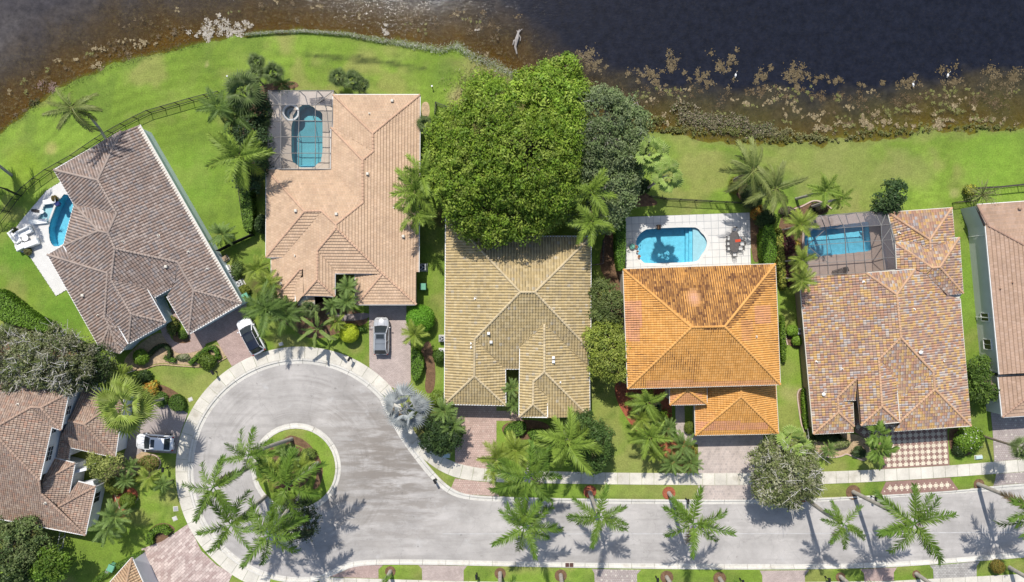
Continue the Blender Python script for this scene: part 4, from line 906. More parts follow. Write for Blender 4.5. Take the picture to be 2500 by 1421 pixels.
def pool(label, poly, depth, plaster, coping=None, cw=.34, ctop=.075, group=None):
    w = [p[:2] for p in PX(poly)]; c = np.mean(w, axis=0)
    t = thing('pool', label, 'pool', (float(c[0]), float(c[1]), 0))
    n = len(w); b = MB()
    A = sum(w[i][0]*w[(i+1) % n][1]-w[(i+1) % n][0]*w[i][1] for i in range(n))
    if A < 0: w = w[::-1]
    ins = inset(w, .05)
    V = [(x, y, .03) for x, y in w]+[(x, y, -depth) for x, y in ins]
    b.add(V, [((i+1) % n, i, n+i, n+(i+1) % n) for i in range(n)])
    b.poly([(x, y, -depth) for x, y in ins]); b.build('basin', plaster, t)
    b = MB(); b.poly([(x, y, -.12) for x, y in inset(w, .005)]); b.build('pool_water', M['pool_water'], t)
    b = MB(); V = [(x, y, .0) for x, y in inset(w, .012)]+[(x, y, -.2) for x, y in inset(w, .012)]
    b.add(V, [((i+1) % n, i, n+i, n+(i+1) % n) for i in range(n)]); b.build('waterline_tile', M['tileline'], t)
    if coping:
        o = inset(w, -cw+.06); i_ = inset(w, .06); b = MB(); b.prism(o, .0, ctop, hole=i_); b.build('coping', coping, t)
    return t, w
M['white_deck'] = mat('white_deck', (.60,.585,.555), .8, .05, 1, .04, 10, rnd=.03)
M['tan_deck'] = mat('tan_deck', (.56,.48,.40), .85, .08, 1, .06, 9); M['brown_deck'] = mat('taupe_deck', (.34,.265,.225), .85, .08, 1, .06, 9)
pool('bright blue pool half hidden by the grey brown roof', pool1, 1.3, M['pool_plaster'], M['white_deck'], .25)
pool('pale shallow tanning ledge beside the bright blue pool', shelf1, .28, M['shelf_plaster'])
t2, _ = pool('teal pool with notched corners under the square screen cage', pool2, 1.4, M['pool_plaster2'], M['tan_deck'], .4)
ts, _ = pool('round spa set into the edge of the teal pool', spa2, .7, M['pool_plaster2'], M['white'], .22, .16)
b = MB(); c = P(711,275)[:2]; b.prism([(c[0]+.72*math.cos(a/16*math.tau), c[1]+.72*math.sin(a/16*math.tau)) for a in range(16)], -.69, -.35, hole=[(c[0]+.40*math.cos(a/16*math.tau), c[1]+.40*math.sin(a/16*math.tau)) for a in range(16)]); b.build('bench', M['shelf_plaster'], ts)
b = MB(); b.box(*sorted((P(731,0)[0], P(766,0)[0])), P(0,411)[1]+.05, P(0,402)[1], -1.39, -.45); b.build('step', M['pool_plaster'], t2)
t4, _ = pool('blue pool with a rounded pale shelf on the white tiled deck', pool4, 1.35, M['pool_plaster'], M['white_deck'], .38)
for x, z in ((1678,-.9),(1685,-.6),(1693,-.3)):
    b = MB(); q = [p for p in pool4 if p[0] > x+3]; b.prism(inset([p[:2] for p in PX([(x, min(y for _, y in q)-2 if False else 556)]+q+[(x, 640)])], .06) if False else [p[:2] for p in PX([(x,553.8)]+sorted([p for p in pool4 if p[0] > x+2], key=lambda p: math.atan2(p[1]-597, p[0]-x))+[(x,641)])], -1.34, z)
    b.build('shelf' if z > -.4 else 'step', M['shelf_plaster'] if z > -.4 else M['pool_plaster'], t4)
pool('light blue rectangular pool under the long screen cage', pool5, 1.4, M['pool_plaster'], M['brown_deck'], .3)
# decks are cut round their pools
def cutdeck(label, outer, holes, m):
    """deck slab on a fine grid, cells over the holes left out"""
    w = [p[:2] for p in PX(outer)]; hs = [[p[:2] for p in PX(h)] for h in holes]
    xs_ = [p[0] for p in w]; ys_ = [p[1] for p in w]; st = .16
    gx = np.arange(min(xs_), max(xs_)+st, st); gy = np.arange(min(ys_), max(ys_)+st, st); X, Y = np.meshgrid(gx, gy, indexing='ij')
    cx, cy = X[:-1,:-1]+st/2, Y[:-1,:-1]+st/2
    d = sdpoly(cx, cy, w)
    for h in hs: d = np.maximum(d, -(sdpoly(cx, cy, h)+.04))
    nyy = X.shape[1]; i2, j2 = np.meshgrid(np.arange(X.shape[0]-1), np.arange(nyy-1), indexing='ij'); q = (i2*nyy+j2).ravel()[d < 0]
    F = np.c_[q, q+nyy, q+nyy+1, q+1]; V = np.c_[X.ravel(), Y.ravel(), np.full(X.size, .055)]
    # snap the rim onto the outline
    dv = sdpoly(V[:, 0], V[:, 1], w); out_ = dv > 0
    n = len(w)
    for k in np.where(out_ & (dv < st*1.6))[0]:
        best = None
        for i in range(n):
            a = np.array(w[i]); e = np.array(w[(i+1) % n])-a; t = np.clip(np.dot(V[k,:2]-a, e)/np.dot(e, e), 0, 1); p = a+e*t; dd_ = np.hypot(*(V[k,:2]-p))
            if best is None or dd_ < best[0]: best = (dd_, p)
        V[k,:2] = best[1]
    u = np.unique(F); r = -np.ones(len(V), int); r[u] = np.arange(len(u))
    o = obj('pool_deck', V[u], r[F], m, kind='structure', label=label)
    b = MB(); V2 = [(x, y, .05) for x, y in w]+[(x, y, -.3) for x, y in w]; b.add(V2, [(i, (i+1) % n, n+(i+1) % n, n+i) for i in range(n)]); b.build('deck_edge', m, parent=o)
    return o
cutdeck('bright white terrace wrapping the angled pool', [(149,443),(114,465),(52,538),(38,557),(30,573),(38,608),(73,626),(137,723),(170,704),(215,650),(226,600),(226,490),(210,460)], [pool1, shelf1], M['white_deck'])
cutdeck('tan terrace under the square screen cage', [(656,222),(816,222),(818,330),(816,418),(654,418)], [pool2, spa2], M['tan_deck'])
cutdeck('taupe terrace under the long screen cage', [(1958,530),(2168,516),(2192,520),(2200,664),(1960,682)], [pool5], M['brown_deck'])
# white tiled deck, tile by tile
d4 = [(1524,530),(1829,519),(1833,642),(1900,645),(1900,700),(1527,700)]
dk4 = bpy.data.objects.new('pool_deck', None); COL.objects.link(dk4); dk4['kind'] = 'structure'; dk4['label'] = 'white terrace of large square tiles round the blue pool'
dw = [p[:2] for p in PX([(1524,530),(1829,519),(1833,642),(1835,690),(1528,690)])]; hw = [p[:2] for p in PX(pool4)]
o4 = Vector(P(1524,530)); a4 = math.atan2(P(0,519)[1]-P(0,530)[1], P(1829,0)[0]-P(1524,0)[0]); u4 = Vector((math.cos(a4), math.sin(a4), 0)); v4_ = Vector((u4.y, -u4.x, 0)); T4 = 17.6/S
for i in range(18):
    for j in range(10):
        b = MB(); k = 8; g = .026; any_ = False
        for a in range(k):
            for c in range(k):
                f = lambda x: g+(T4-2*g)*x/k
                q = [o4+u4*(i*T4+f(a+p))+v4_*(j*T4+f(c+r)) for p, r in ((0,0),(0,1),(1,1),(1,0))]; cc = sum(q, Vector())/4
                if sdpoly(np.array([cc.x]), np.array([cc.y]), dw)[0] > 0 or sdpoly(np.array([cc.x]), np.array([cc.y]), hw)[0] < -.02: continue
                b.add([(p.x, p.y, .055) for p in q], [(0,1,2,3)]); any_ = True
        if any_: b.build('tile', M['white_deck'], dk4)
b = MB(); b.prism([p[:2] for p in PX([(1524,530),(1829,519),(1833,642),(1835,690),(1528,690)])], -.2, .045, hole=inset(hw, -.12)); b.build('deck_base', M['grey'], dk4)

# ------------------------------------------------------------------ screen cages
M['cagebar'] = mat('cage_bar', (.20,.19,.18), .5, .08)
def screenmat(name, a, col):
    m, N, L = nodes(name); out = N['Material Output']; N.remove(N['Principled BSDF'])
    tr = N.new('ShaderNodeBsdfTransparent'); d = N.new('ShaderNodeBsdfDiffuse'); d.inputs[0].default_value = (*col, 1)
    mx = N.new('ShaderNodeMixShader'); mx.inputs[0].default_value = a
    L.new(tr.outputs[0], mx.inputs[1]); L.new(d.outputs[0], mx.inputs[2]); L.new(mx.outputs[0], out.inputs[0]); return m
M['screen'] = screenmat('insect_screen', .13, (.16,.16,.17)); M['screen_side'] = screenmat('insect_screen_upright', .34, (.20,.20,.225))
def cage(label, pts, bars, panels, white, loc):
    t = thing('screen_enclosure', label, 'pool cage', loc)
    Q = {k: Vector(P(*v)) for k, v in pts.items()}
    for a, b_ in bars:
        m = MB(); m.bar(Q[a], Q[b_], .06, .10); m.build('beam', white, t)
    for p in panels:
        side = p.startswith('!'); q = [Q[k] for k in p.strip('!').split()]; m = MB(); m.add(q, [tuple(range(len(q)))]); m.build('screen_panel', M['screen_side'] if side else M['screen'], t)
    for k in pts:
        if k.endswith('o'):
            m = MB(); p = Q[k]; m.bar((p.x, p.y, 0), tuple(p), .09); m.build('post', white, t)
    return t
ze, zt = 2.7, 3.7
p2c = {'o0o':(655,221,ze),'o1o':(686,221,ze),'o2o':(730,221,ze),'o3o':(774,221,ze),'o4o':(814,221,ze),'w1o':(654,258,ze),'w2o':(654,298,ze),'w3o':(653,338,ze),'w4o':(652,378,ze),'w5o':(652,413,ze),
    'a1':(686,256,zt),'a2':(730,256,zt),'a3':(770,256,zt),'a4':(812,258,3.1),'b1':(686,295,zt),'b2':(730,295,zt),'b3':(770,295,zt),'b4':(811,297,3.1),'c1':(686,334,zt),'c2':(729,334,zt),'c3':(770,334,zt),'c4':(809,335,3.1),
    'd1':(686,374,zt),'d2':(729,374,zt),'d3':(770,374,zt),'d4':(808,374,3.1),'e1':(686,413,3.2),'e2':(728,413,3.2),'e3':(769,413,3.2),'e4':(808,413,3.1)}
r2 = 'a b c d e'.split()
bars2 = [(f'{r}{i}', f'{r}{i+1}') for r in r2 for i in (1,2,3)]+[(f'{r2[k]}{i}', f'{r2[k+1]}{i}') for k in range(4) for i in (1,2,3,4)]
bars2 += [('o0o','o1o'),('o1o','o2o'),('o2o','o3o'),('o3o','o4o'),('o0o','w1o'),('w1o','w2o'),('w2o','w3o'),('w3o','w4o'),('w4o','w5o'),('o0o','a1'),('o2o','a2'),('o3o','a3'),('o4o','a3'),('w1o','a1'),('w2o','b1'),('w3o','c1'),('w4o','d1'),('w5o','d1'),('w5o','e1'),('o4o','a4'),('o1o','a1')]
pan2 = [f'{r2[k]}{i} {r2[k]}{i+1} {r2[k+1]}{i+1} {r2[k+1]}{i}' for k in range(4) for i in (1,2,3)]+['!o0o o1o a1','!o1o o2o a2 a1','!o2o o3o a3 a2','!o3o o4o a4 a3','!o0o a1 w1o','!w1o a1 b1 w2o','!w2o b1 c1 w3o','!w3o c1 d1 w4o','!w4o d1 e1 w5o']
cage('square screen cage with bronze beams in the notch of the salmon roof', p2c, bars2, pan2, M['cagebar'], P(730,320))
p5c = {'o0o':(1978,527,ze),'o1o':(2003,526,ze),'o2o':(2045,523,ze),'o3o':(2090,519,ze),'o4o':(2135,516,ze),'o5o':(2182,512,ze),'m1':(2166,514,3.0),'x':(2181,547,3.2),'x2':(2184,585,3.2),'x3':(2187,629,3.2),'x4':(2190,657,3.2),
    'a0':(1976,562,zt),'a1':(2016,559,zt),'a2':(2061,556,zt),'a3':(2105,553,zt),'a4':(2151,550,zt),'b0':(1970,600,zt),'b1':(2019,596,zt),'b2':(2064,593,zt),'b3':(2108,590,zt),'b4':(2153,587,zt),
    'c0':(1972,645,zt),'c1':(2021,641,zt),'c2':(2066,638,zt),'c3':(2111,635,zt),'c4':(2156,630,zt),'d0':(1975,672,3.3),'d1':(2022,670,3.3),'d2':(2069,667,3.3),'d3':(2114,664,3.3),'d4':(2159,660,3.3)}
rr5 = 'a b c d'.split()
bars5 = [(f'{r}{i}', f'{r}{i+1}') for r in rr5 for i in range(4)]+[(f'{rr5[k]}{i}', f'{rr5[k+1]}{i}') for k in range(3) for i in range(5)]
bars5 += [('o0o','o1o'),('o1o','o2o'),('o2o','o3o'),('o3o','o4o'),('o4o','o5o'),('o1o','a1'),('o2o','a2'),('o3o','a3'),('o4o','a4'),('o0o','a0'),('a4','x'),('b4','x2'),('c4','x3'),('d4','x4'),('m1','x'),('x','x2'),('x2','x3'),('x3','x4'),('b4','x'),('b4','x3'),('m1','a4'),('a1','b0'),('b0','c1')]
pan5 = [f'{rr5[k]}{i} {rr5[k]}{i+1} {rr5[k+1]}{i+1} {rr5[k+1]}{i}' for k in range(3) for i in range(4)]+['!o0o o1o a1 a0','!o1o o2o a2 a1','!o2o o3o a3 a2','!o3o o4o a4 a3','!o4o o5o m1','!o4o m1 x a4','!a4 x x2 b4','!b4 x2 x3 c4','!c4 x3 x4 d4']
cage('long screen cage with dark beams beside the mottled roof', p5c, bars5, pan5, M['cagebar'], P(2075,590))

# ------------------------------------------------------------------ fences
def fence(label, top, h=1.3, col='black', pick=.13, pw=.026, rail=.07, toprail=None, step=1.85, vertices_only=False):
    q = np.array([P(x, y, h)[:2] for x, y in top])
    d = np.r_[0, np.cumsum(np.hypot(*np.diff(q, axis=0).T))]
    n = max(1, int(round(d[-1]/step))); tt = d if vertices_only else np.linspace(0, d[-1], n+1)
    at = lambda x: np.array([np.interp(x, d, q[:, 0]), np.interp(x, d, q[:, 1])])
    c = at(d[-1]/2); t = thing('fence', label, 'fence', (float(c[0]), float(c[1]), 0)); m = M[col]
    for k, x in enumerate(tt):
        p = at(x); b = MB(); b.box(p[0]-.04, p[0]+.04, p[1]-.04, p[1]+.04, -.2, h+.05); b.build('post', m, t)
    for k in range(len(tt)-1):
        a, e = at(tt[k]), at(tt[k+1])
        for z in (h-.03, .18):
            b = MB(); b.bar((*a, z), (*e, z), rail if z < 1 or not toprail else toprail, .04); b.build('rail', m, t)
        L = np.hypot(*(e-a)); npk = int(L/pick); b = MB()
        for i in range(1, npk):
            p = a+(e-a)*i/npk; b.box(p[0]-pw/2, p[0]+pw/2, p[1]-pw/2, p[1]+pw/2, .12, h-.02)
        if npk > 1: b.build('picket', m, t, kind='stuff')
    return t
fence('long black picket fence curving round the lawn behind the brown roof', [(530,223),(476,235),(408,255),(354,270),(306,294),(248,326),(205,355),(163,384),(112,411),(61,448),(35,474),(18,498),(0,522),(-40,570)])
fence('black picket fence joining the curved fence from the frame edge', [(-40,447),(33,466),(35,474)])
fence('slim black fence along the palms of the salmon roofed house', [(568,395),(578,440),(585,490),(592,545),(601,570),(612,573)], step=1.6)
fence('dark solid fence panel between brown roof and side lawn', [(527,612),(566,592),(611,572)], h=1.5, pick=.09, pw=.075)
fence('black picket fence above the white tiled pool deck', [(1590,478),(1617,483),(1680,487),(1740,490),(1815,494)])
fence('thin black fence with a pale top rail beside the far brown roof', [(2385,459),(2440,456),(2500,450),(2560,445)], col='darkmetal', toprail=.16, pick=.4, step=2.8)
fence('short dark fence stub beside the spiky yucca', [(2339,493),(2390,488)], col='darkmetal', h=1.2, step=2.6)
fence('angled black fence by the corner of the salmon roof', [(1061,297),(1061,248),(1110,268)], step=1.2)
fence('open metal gate fence under the two storey house', [(148,1290),(138,1345)], col='grey', step=1.4, pick=.5)
fence('thin dark fence between olive and orange roofs', [(1446,647),(1473,645),(1475,585)], col='darkmetal', pick=.5, step=1.6)
b = MB(); b.bar((*P(397,492,0)[:2], .12), (*P(512,683)[:2], .12), .13, .12); o = b.build('drain_pipe', M['offwhite'], label='long cream pipe lying along the blue wall'); o['category'] = 'pipe'

# ------------------------------------------------------------------ cars
def paint(name, col, rough=.25, metal=0.0):
    m = mat(name, col, rough, .02, .5, spec=.5, metal=metal); bs = m.node_tree.nodes['Principled BSDF']; bs.inputs['Coat Weight'].default_value = .6; return m
M['tyre'] = mat('tyre_rubber', (.02,.02,.02), .9, .1); M['rim'] = mat('alloy_rim', (.45,.45,.46), .3, .05, metal=.8)
M['carglass'] = glassmat('car_glass', (.03,.037,.042), .05); M['lamp'] = mat('headlamp', (.6,.62,.65), .1, 0, spec=.7); M['red'] = mat('tail_lamp', (.35,.02,.02), .2, 0)
M['trim'] = mat('black_trim', (.02,.02,.022), .5, .05); M['plate'] = mat('plate', (.6,.6,.58), .5, .02)
def car(label, px, py, ang, pcol, roofm, L=4.75, Wd=2.02, Ht=1.68, hood=1.25, roof0=.45, roof1=-1.75, tail=-2.25, sunroof=None, rails=None, panels=False):
    x0, y0, _ = P(px, py, .8); t = thing('parked_car', label, 'car', (x0, y0, .03)); t.rotation_euler = (0, 0, ang); t['group'] = 'cars parked in driveways'
    def part(b, name, m, parent=None, smooth=False):
        o = bpy.data.objects.new(name, mesh(name, b.v, b.f, m, smooth=smooth, mi=b.m if isinstance(m, list) else None)); COL.objects.link(o); o.parent = parent or t; return o
    hl = L/2; hw = Wd/2
    # body: rings along the length
    st = [(-hl,.74,.42,.86),(-hl+.06,.86,.36,1.0),(-hl+.3,.955,.30,1.08),(-1.55,1.0,.27,1.10),(-.7,1.0,.25,1.07),(.4,1.0,.25,1.05),(1.0,1.0,.26,1.03),(1.5,.985,.28,1.0),(hl-.45,.93,.30,.93),(hl-.15,.80,.34,.84),(hl-.03,.62,.38,.74),(hl,.5,.44,.62)]
    b = MB(); V = []; n = 11
    for x, w, zb, zt_ in st:
        w = w*hw
        V += [(x,-w*.86,zb),(x,-w*.97,zb+.1),(x,-w,(zb+zt_)/2+.05),(x,-w*.985,zt_-.14),(x,-w*.90,zt_-.035),(x,0,zt_+.02),(x,w*.90,zt_-.035),(x,w*.985,zt_-.14),(x,w,(zb+zt_)/2+.05),(x,w*.97,zb+.1),(x,w*.86,zb)]
    F = [];
    for i in range(len(st)-1):
        for j in range(n): F.append((i*n+j, i*n+(j+1) % n, (i+1)*n+(j+1) % n, (i+1)*n+j))
    F += [tuple(range(n)), tuple((len(st)-1)*n+j for j in range(n))[::-1]]
    b.add(V, F); body = part(b, 'body', pcol, smooth=True)
    b = MB()
    for s_ in (-1, 1): b.bar((hood+.02, s_*hw*.42, 1.035), (hl-.3, s_*hw*.36, .90), .02, .012)
    b.bar((hl-.28,-hw*.6,.885),(hl-.28,hw*.6,.885),.02,.01); part(b, 'hood_seam', M['trim'], body)
    # greenhouse
    wb, wt = hw*.91, hw*.75; zb = 1.05
    ws = [(hood,-wb*.93,zb-.02),(hood+.1,0,zb),(hood,wb*.93,zb-.02),(roof0,wt*.95,Ht-.04),(roof0+.05,0,Ht-.01),(roof0,-wt*.95,Ht-.04)]
    b = MB(); b.add(ws, [(0,1,4,5),(1,2,3,4)]); part(b, 'windscreen', M['carglass'], smooth=True)
    rg = [(roof1,-wt*.9,Ht-.06),(roof1-.06,0,Ht-.03),(roof1,wt*.9,Ht-.06),(tail,wb*.84,1.07),(tail-.07,0,1.08),(tail,-wb*.84,1.07)]
    b = MB(); b.add(rg, [(0,1,4,5),(1,2,3,4)]); part(b, 'rear_window', M['carglass'], smooth=True)
    for s_ in (-1, 1):
        b = MB(); q = [(hood-.06,s_*wb*.985,zb),(roof0,s_*wt*1.03,Ht-.09),(roof1,s_*wt*1.0,Ht-.1),(tail+.12,s_*wb*.95,zb+.02)]
        b.add(q, [(0,1,2,3) if s_ > 0 else (3,2,1,0)]); part(b, 'side_window', M['carglass'])
        b = MB(); b.bar((hood,s_*wb*.96,zb),(roof0,s_*wt*.99,Ht-.05),.09,.07); part(b, 'pillar', pcol); b = MB(); b.bar((roof1,s_*wt*.96,Ht-.06),(tail,s_*wb*.9,zb),.12,.08); part(b, 'pillar', pcol); b = MB(); b.bar((-.55,s_*wb*.99,zb),(-.62,s_*wt*1.03,Ht-.08),.06,.05); part(b, 'pillar', pcol)
    rf = []; xs_ = np.linspace(roof0, roof1, 6)
    for x in xs_: rf += [(x,-wt*1.02,Ht-.085),(x,-wt*.9,Ht-.03),(x,0,Ht),(x,wt*.9,Ht-.03),(x,wt*1.02,Ht-.085)]
    b = MB(); b.add(rf, [(i*5+j, (i+1)*5+j, (i+1)*5+j+1, i*5+j+1) for i in range(5) for j in range(4)]); roof = part(b, 'roof', roofm, smooth=True)
    if sunroof:
        b = MB(); b.bevbox(sunroof[0], sunroof[1], -wt*.66, wt*.66, Ht-.03, Ht+.012, .01); part(b, 'sunroof', M['carglass'], roof)
    if panels:
        b = MB()
        for x in panels: b.box(x-.015, x+.015, -wt*.8, wt*.8, Ht-.02, Ht+.012)
        part(b, 'roof_seam', M['trim'], roof)
    if rails:
        for s_ in (-1, 1):
            b = MB(); b.tube([(roof0-.15,s_*wt*.93,Ht-.03),(roof0-.3,s_*wt*.93,Ht+.05),(roof1+.25,s_*wt*.93,Ht+.05),(roof1+.1,s_*wt*.93,Ht-.03)], .028, 6); part(b, 'roof_rail', rails)
    for s_ in (-1, 1):
        b = MB(); b.ell((hood-.18,s_*(hw+.12),1.08), (.09,.12,.08), 10, 6); b.bar((hood-.2,s_*(hw-.12),1.03),(hood-.18,s_*(hw+.05),1.06),.06,.05); part(b, 'wing_mirror', pcol, smooth=True)
        b = MB(); b.add([(hl-.05,s_*hw*.44,.74),(hl-.42,s_*hw*.90,.86),(hl-.5,s_*hw*.93,.80),(hl-.12,s_*hw*.66,.66)], [(0,1,2,3) if s_ > 0 else (3,2,1,0)])
        o = part(b, 'headlight', M['lamp']); o.location = (.02, s_*.02, .035)
        b = MB(); b.bevbox(-hl-.01, -hl+.32, s_*hw*.80-.09, s_*hw*.80+.09, .84, 1.0, .03); part(b, 'tail_light', M['red'])
        for x in (1.38, -1.42):
            b = MB(); c = (x, s_*(hw-.1), .345); b.tube([(x, s_*(hw-.24), .345), (x, s_*(hw-.2), .345), (x, s_*(hw+.0), .345), (x, s_*(hw+.02), .345)], [.31,.345,.345,.31], 20); w = part(b, 'wheel', M['tyre'])
            b = MB(); b.tube([(x, s_*(hw+.012), .345),(x, s_*(hw+.03), .345)], [.23,.2], 14); part(b, 'rim', M['rim'], w)
            b = MB(); b.tube([(x, s_*(hw-.06), .36),(x, s_*(hw+.008), .36)], [.39,.39], 18); part(b, 'wheel_arch', M['trim'])
    b = MB(); b.bevbox(hl-.1, hl+.03, -hw*.42, hw*.42, .42, .64, .03); part(b, 'grille', M['trim'])
    b = MB(); b.box(-hl-.03, -hl+.02, -.17, .17, .62, .74); part(b, 'plate', M['plate'])
    b = MB(); b.bar((hood+.06,-.55,1.075),(hood-.35,-.05,1.3),.025,.02); b.bar((hood+.06,.1,1.085),(hood-.35,.5,1.3),.025,.02); part(b, 'wiper', M['trim'])
    return t
WHITE = paint('white_car_paint', (.78,.78,.79)); SILV = paint('silver_car_paint', (.55,.55,.56), .22, .3); BLKR = paint('black_roof', (.012,.016,.028), .08); GREYR = paint('grey_roof', (.25,.27,.29), .3, .3)
car('white car with an all black glass roof on rose pavers', 612, 820, math.radians(118), WHITE, BLKR, L=4.9, sunroof=(.2,-.6), panels=(.3,-.72), rails=M['ltgrey'])
car('silver white car with grey roof panels and side rails', 931, 820, math.radians(90), SILV, GREYR, L=4.75, sunroof=(.25,-.3), panels=(-.42,-.95), rails=WHITE)
car('white car with one small sunroof by the two storey house', 378, 1080, math.radians(176), WHITE, WHITE, L=4.85, Ht=1.5, hood=1.15, roof0=.3, roof1=-1.5, tail=-2.05, sunroof=(.18,-.28))

# ------------------------------------------------------------------ small equipment
def ac_unit(label, px, py, ang=0, s=.42, h=.85, light=True):
    x, y, _ = P(px, py); t = thing('air_conditioner', label, 'air conditioner', (x, y, 0), 'air conditioners beside the houses'); T = RZ(x, y, 0, ang); m = M['ltgrey'] if light else M['grey']
    b = MB(); b.box(-s-.1, s+.1, -s-.1, s+.1, -.1, .08, T); b.build('base', M['concrete'], t)
    b = MB(); b.bevbox(-s, s, -s, s, .08, h, .05, T); b.build('cabinet', m, t)
    b = MB(); b.tube([(x,y,h-.02),(x,y,h+.012)], s*.78, 20); g = b.build('fan_grille', M['trim'], t)
    b = MB()
    for k in range(3):
        a = ang+k*math.tau/3; c = T @ Vector((0,0,0)); p = Vector((x+math.cos(a)*s*.4, y+math.sin(a)*s*.4, h+.02)); b.bar((x, y, h+.02), tuple(p+Vector((math.cos(a)*s*.3, math.sin(a)*s*.3, .01))), s*.34, .012)
    b.build('fan_blade', m, g)
    b = MB(); b.tube([(x,y,h+.02),(x,y,h+.05)], s*.2, 10); b.build('hub', m, g)
ac_unit('grey air conditioner with a pale fan beside the blue wall', 571, 671, .5, .48, .95, False)
ac_unit('smaller white air conditioner lower along the blue wall', 590, 692, .5, .36, .8)
ac_unit('dark air conditioner in the shade right by the salmon roof', 1034, 653, 0, .42, .9, False)
ac_unit('grey air conditioner half under the olive eave', 1080, 826, 0, .36, .85, False)
ac_unit('grey air conditioner just below its twin at the olive eave', 1080, 858, 0, .36, .85)
ac_unit('pale air conditioner behind the small bright shrub', 1950, 808, 0, .40, .85)
def bin_(label, px, py, ang, m, w=.32):
    x, y, _ = P(px, py); t = thing('wheelie_bin', label, 'bin', (x, y, 0), 'bins beside the houses'); T = RZ(x, y, 0, ang)
    b = MB(); b.box(-w*.85, w*.85, -w*.85, w*.85, .05, 1.0, T); b.build('body', m, t)
    b = MB(); b.bevbox(-w, w, -w*1.1, w*1.1, 1.0, 1.09, .04, T); b.build('lid', m, t)
    b = MB(); b.tube([T @ Vector((-w, w*1.15, .98)), T @ Vector((w, w*1.15, .98))], .03, 6); b.build('handle', M['trim'], t)
    for s_ in (-1, 1): b = MB(); b.tube([T @ Vector((s_*w*.9, w*.8, .12)), T @ Vector((s_*w*1.02, w*.8, .12))], .12, 10); b.build('wheel', M['tyre'], t)
bin_('green bin at the lower end of the blue wall', 606, 725, .45, M['green_plastic'], .42)
bin_('green bin beside the salmon roof', 1035, 700, 0, M['green_plastic'], .38)
bin_('green bin beside the tan roof corner', 281, 1380, -.4, M['green_plastic'], .4)
def util(label, px, py, ang, m, w=.45, d=.3, h=.5, name='utility_box'):
    x, y, _ = P(px, py); T = RZ(x, y, 0, ang); t = thing(name, label, 'utility box', (x, y, 0))
    b = MB(); b.bevbox(-w, w, -d, d, 0, h, min(.05, h*.3), T); b.build('cabinet', m, t)
    b = MB(); b.box(-w-.08, w+.08, -d-.08, d+.08, -.1, min(.04, h*.5), T); b.build('base', M['concrete'], t)
M['pale_blue'] = mat('pale_blue_lid', (.50,.62,.62), .7, .06)
util('pale blue utility lid beside the speckled rose driveway', 1090, 1111, -.1, M['pale_blue'], .42, .26, .35)
util('pale teal utility lid by the white flowering shrub', 2388, 1116, .1, M['pale_blue'], .42, .2, .3)
util('small white valve lid on the lawn by the rounded hedge', 465, 975, .4, M['ltgrey'], .22, .18, .06)
util('pale square valve lid above the mottled driveway', 427, 1266, .4, M['ltgrey'], .22, .2, .06)
util('dark square meter lid on the grass by the turning circle', 429, 1242, .1, M['grey'], .24, .24, .06)
util('white valve lid on the grass below the white car with black roof', 686, 840, .3, M['ltgrey'], .2, .14, .06)
util('white equipment box against the blue wall', 559, 655, .5, M['white'], .2, .35, .7)
util('square white slab next to the grey air conditioner', 576, 652, .5, M['white'], .36, .36, .12)
util('stacked timber boxes at the fence end of the blue wall', 551, 632, .6, mat('old_timber', (.35,.26,.18), .9, .2, 4), .35, .3, .5, 'storage_box')
util('grey meter box by the tan roof corner', 268, 1392, -.4, M['grey'], .3, .3, .6)
def mailbox(label, px, py, ang):
    x, y, _ = P(px, py); t = thing('mailbox', label, 'mailbox', (x, y, 0), 'black mailboxes along the street'); T = RZ(x, y, 0, ang)
    b = MB(); b.tube([(x,y,-.1),(x,y,1.15)], .05, 8); b.build('post', M['black'], t)
    b = MB(); b.tube([(x,y,0),(x,y,.25)], .1, 8); b.build('base', M['black'], t)
    b = MB(); V = []
    for yy in (-.3, .3):
        V += [T @ Vector((-.14,yy,1.15)), T @ Vector((.14,yy,1.15)), T @ Vector((.14,yy,1.32)), T @ Vector((.08,yy,1.42)), T @ Vector((-.08,yy,1.42)), T @ Vector((-.14,yy,1.32))]
    b.add(V, [(0,1,2,3,4,5),(11,10,9,8,7,6)]+[(i, 6+i, 6+(i+1) % 6, (i+1) % 6) for i in range(6)]); b.build('box', M['black'], t)
    b = MB(); b.bar(T @ Vector((.155,.1,1.25)), T @ Vector((.155,.1,1.5)), .02, .05); b.build('flag', M['black'], t)
for lab, x, y, a in [('black mailbox where the lawn meets the footpath below the brown roof', 529, 907, .6), ('black mailbox between the yellow green ball and the turning circle', 858, 874, -.5), ('black mailbox below the white car with a small sunroof', 409, 1141, 0),
    ('black mailbox on the kerb between the patterned apron and palm', 2126, 1211, 0), ('black mailbox on the grass plot nearest the storm drain', 1164, 1399, .1), ('black mailbox beside the palm shaded rose apron', 2014, 1407, 0),
    ('black mailbox on the plot beside the pink beige apron', 1806, 1412, 0), ('black mailbox right of the cream dotted apron', 1601, 1407, 0), ('black mailbox next to the palm before the orange house', 1674, 1217, 0), ('black mailbox on the grass between kerb and curved footpath', 1064, 1169, .5)]:
    mailbox(lab, x, y, a)
x, y, _ = P(1390,1379); t = thing('storm_drain', 'rusty storm drain grate in the lower kerb', 'drain', (x, y, 0)); b = MB(); b.box(x-.62,x+.62,y-.32,y+.32,-.1,.05); b.build('frame', M['kerb'], t)
b = MB(); [b.box(x-.55+i*.55+.03, x-.55+(i+1)*.55-.03, y-.26, y+.26, .05, .07) for i in range(2)]; b.build('grate', mat('rust', (.10,.05,.04), .8, .2, 5), t)
for lab, px, py in (('small dark manhole cover on the asphalt right of the island', 857, 1075),):
    x, y, _ = P(px, py); b = MB(); b.tube([(x,y,-.2),(x,y,-.088)], .11, 14); tag(b.build('manhole_cover', M['grey'], label=lab), lab, 'manhole cover')
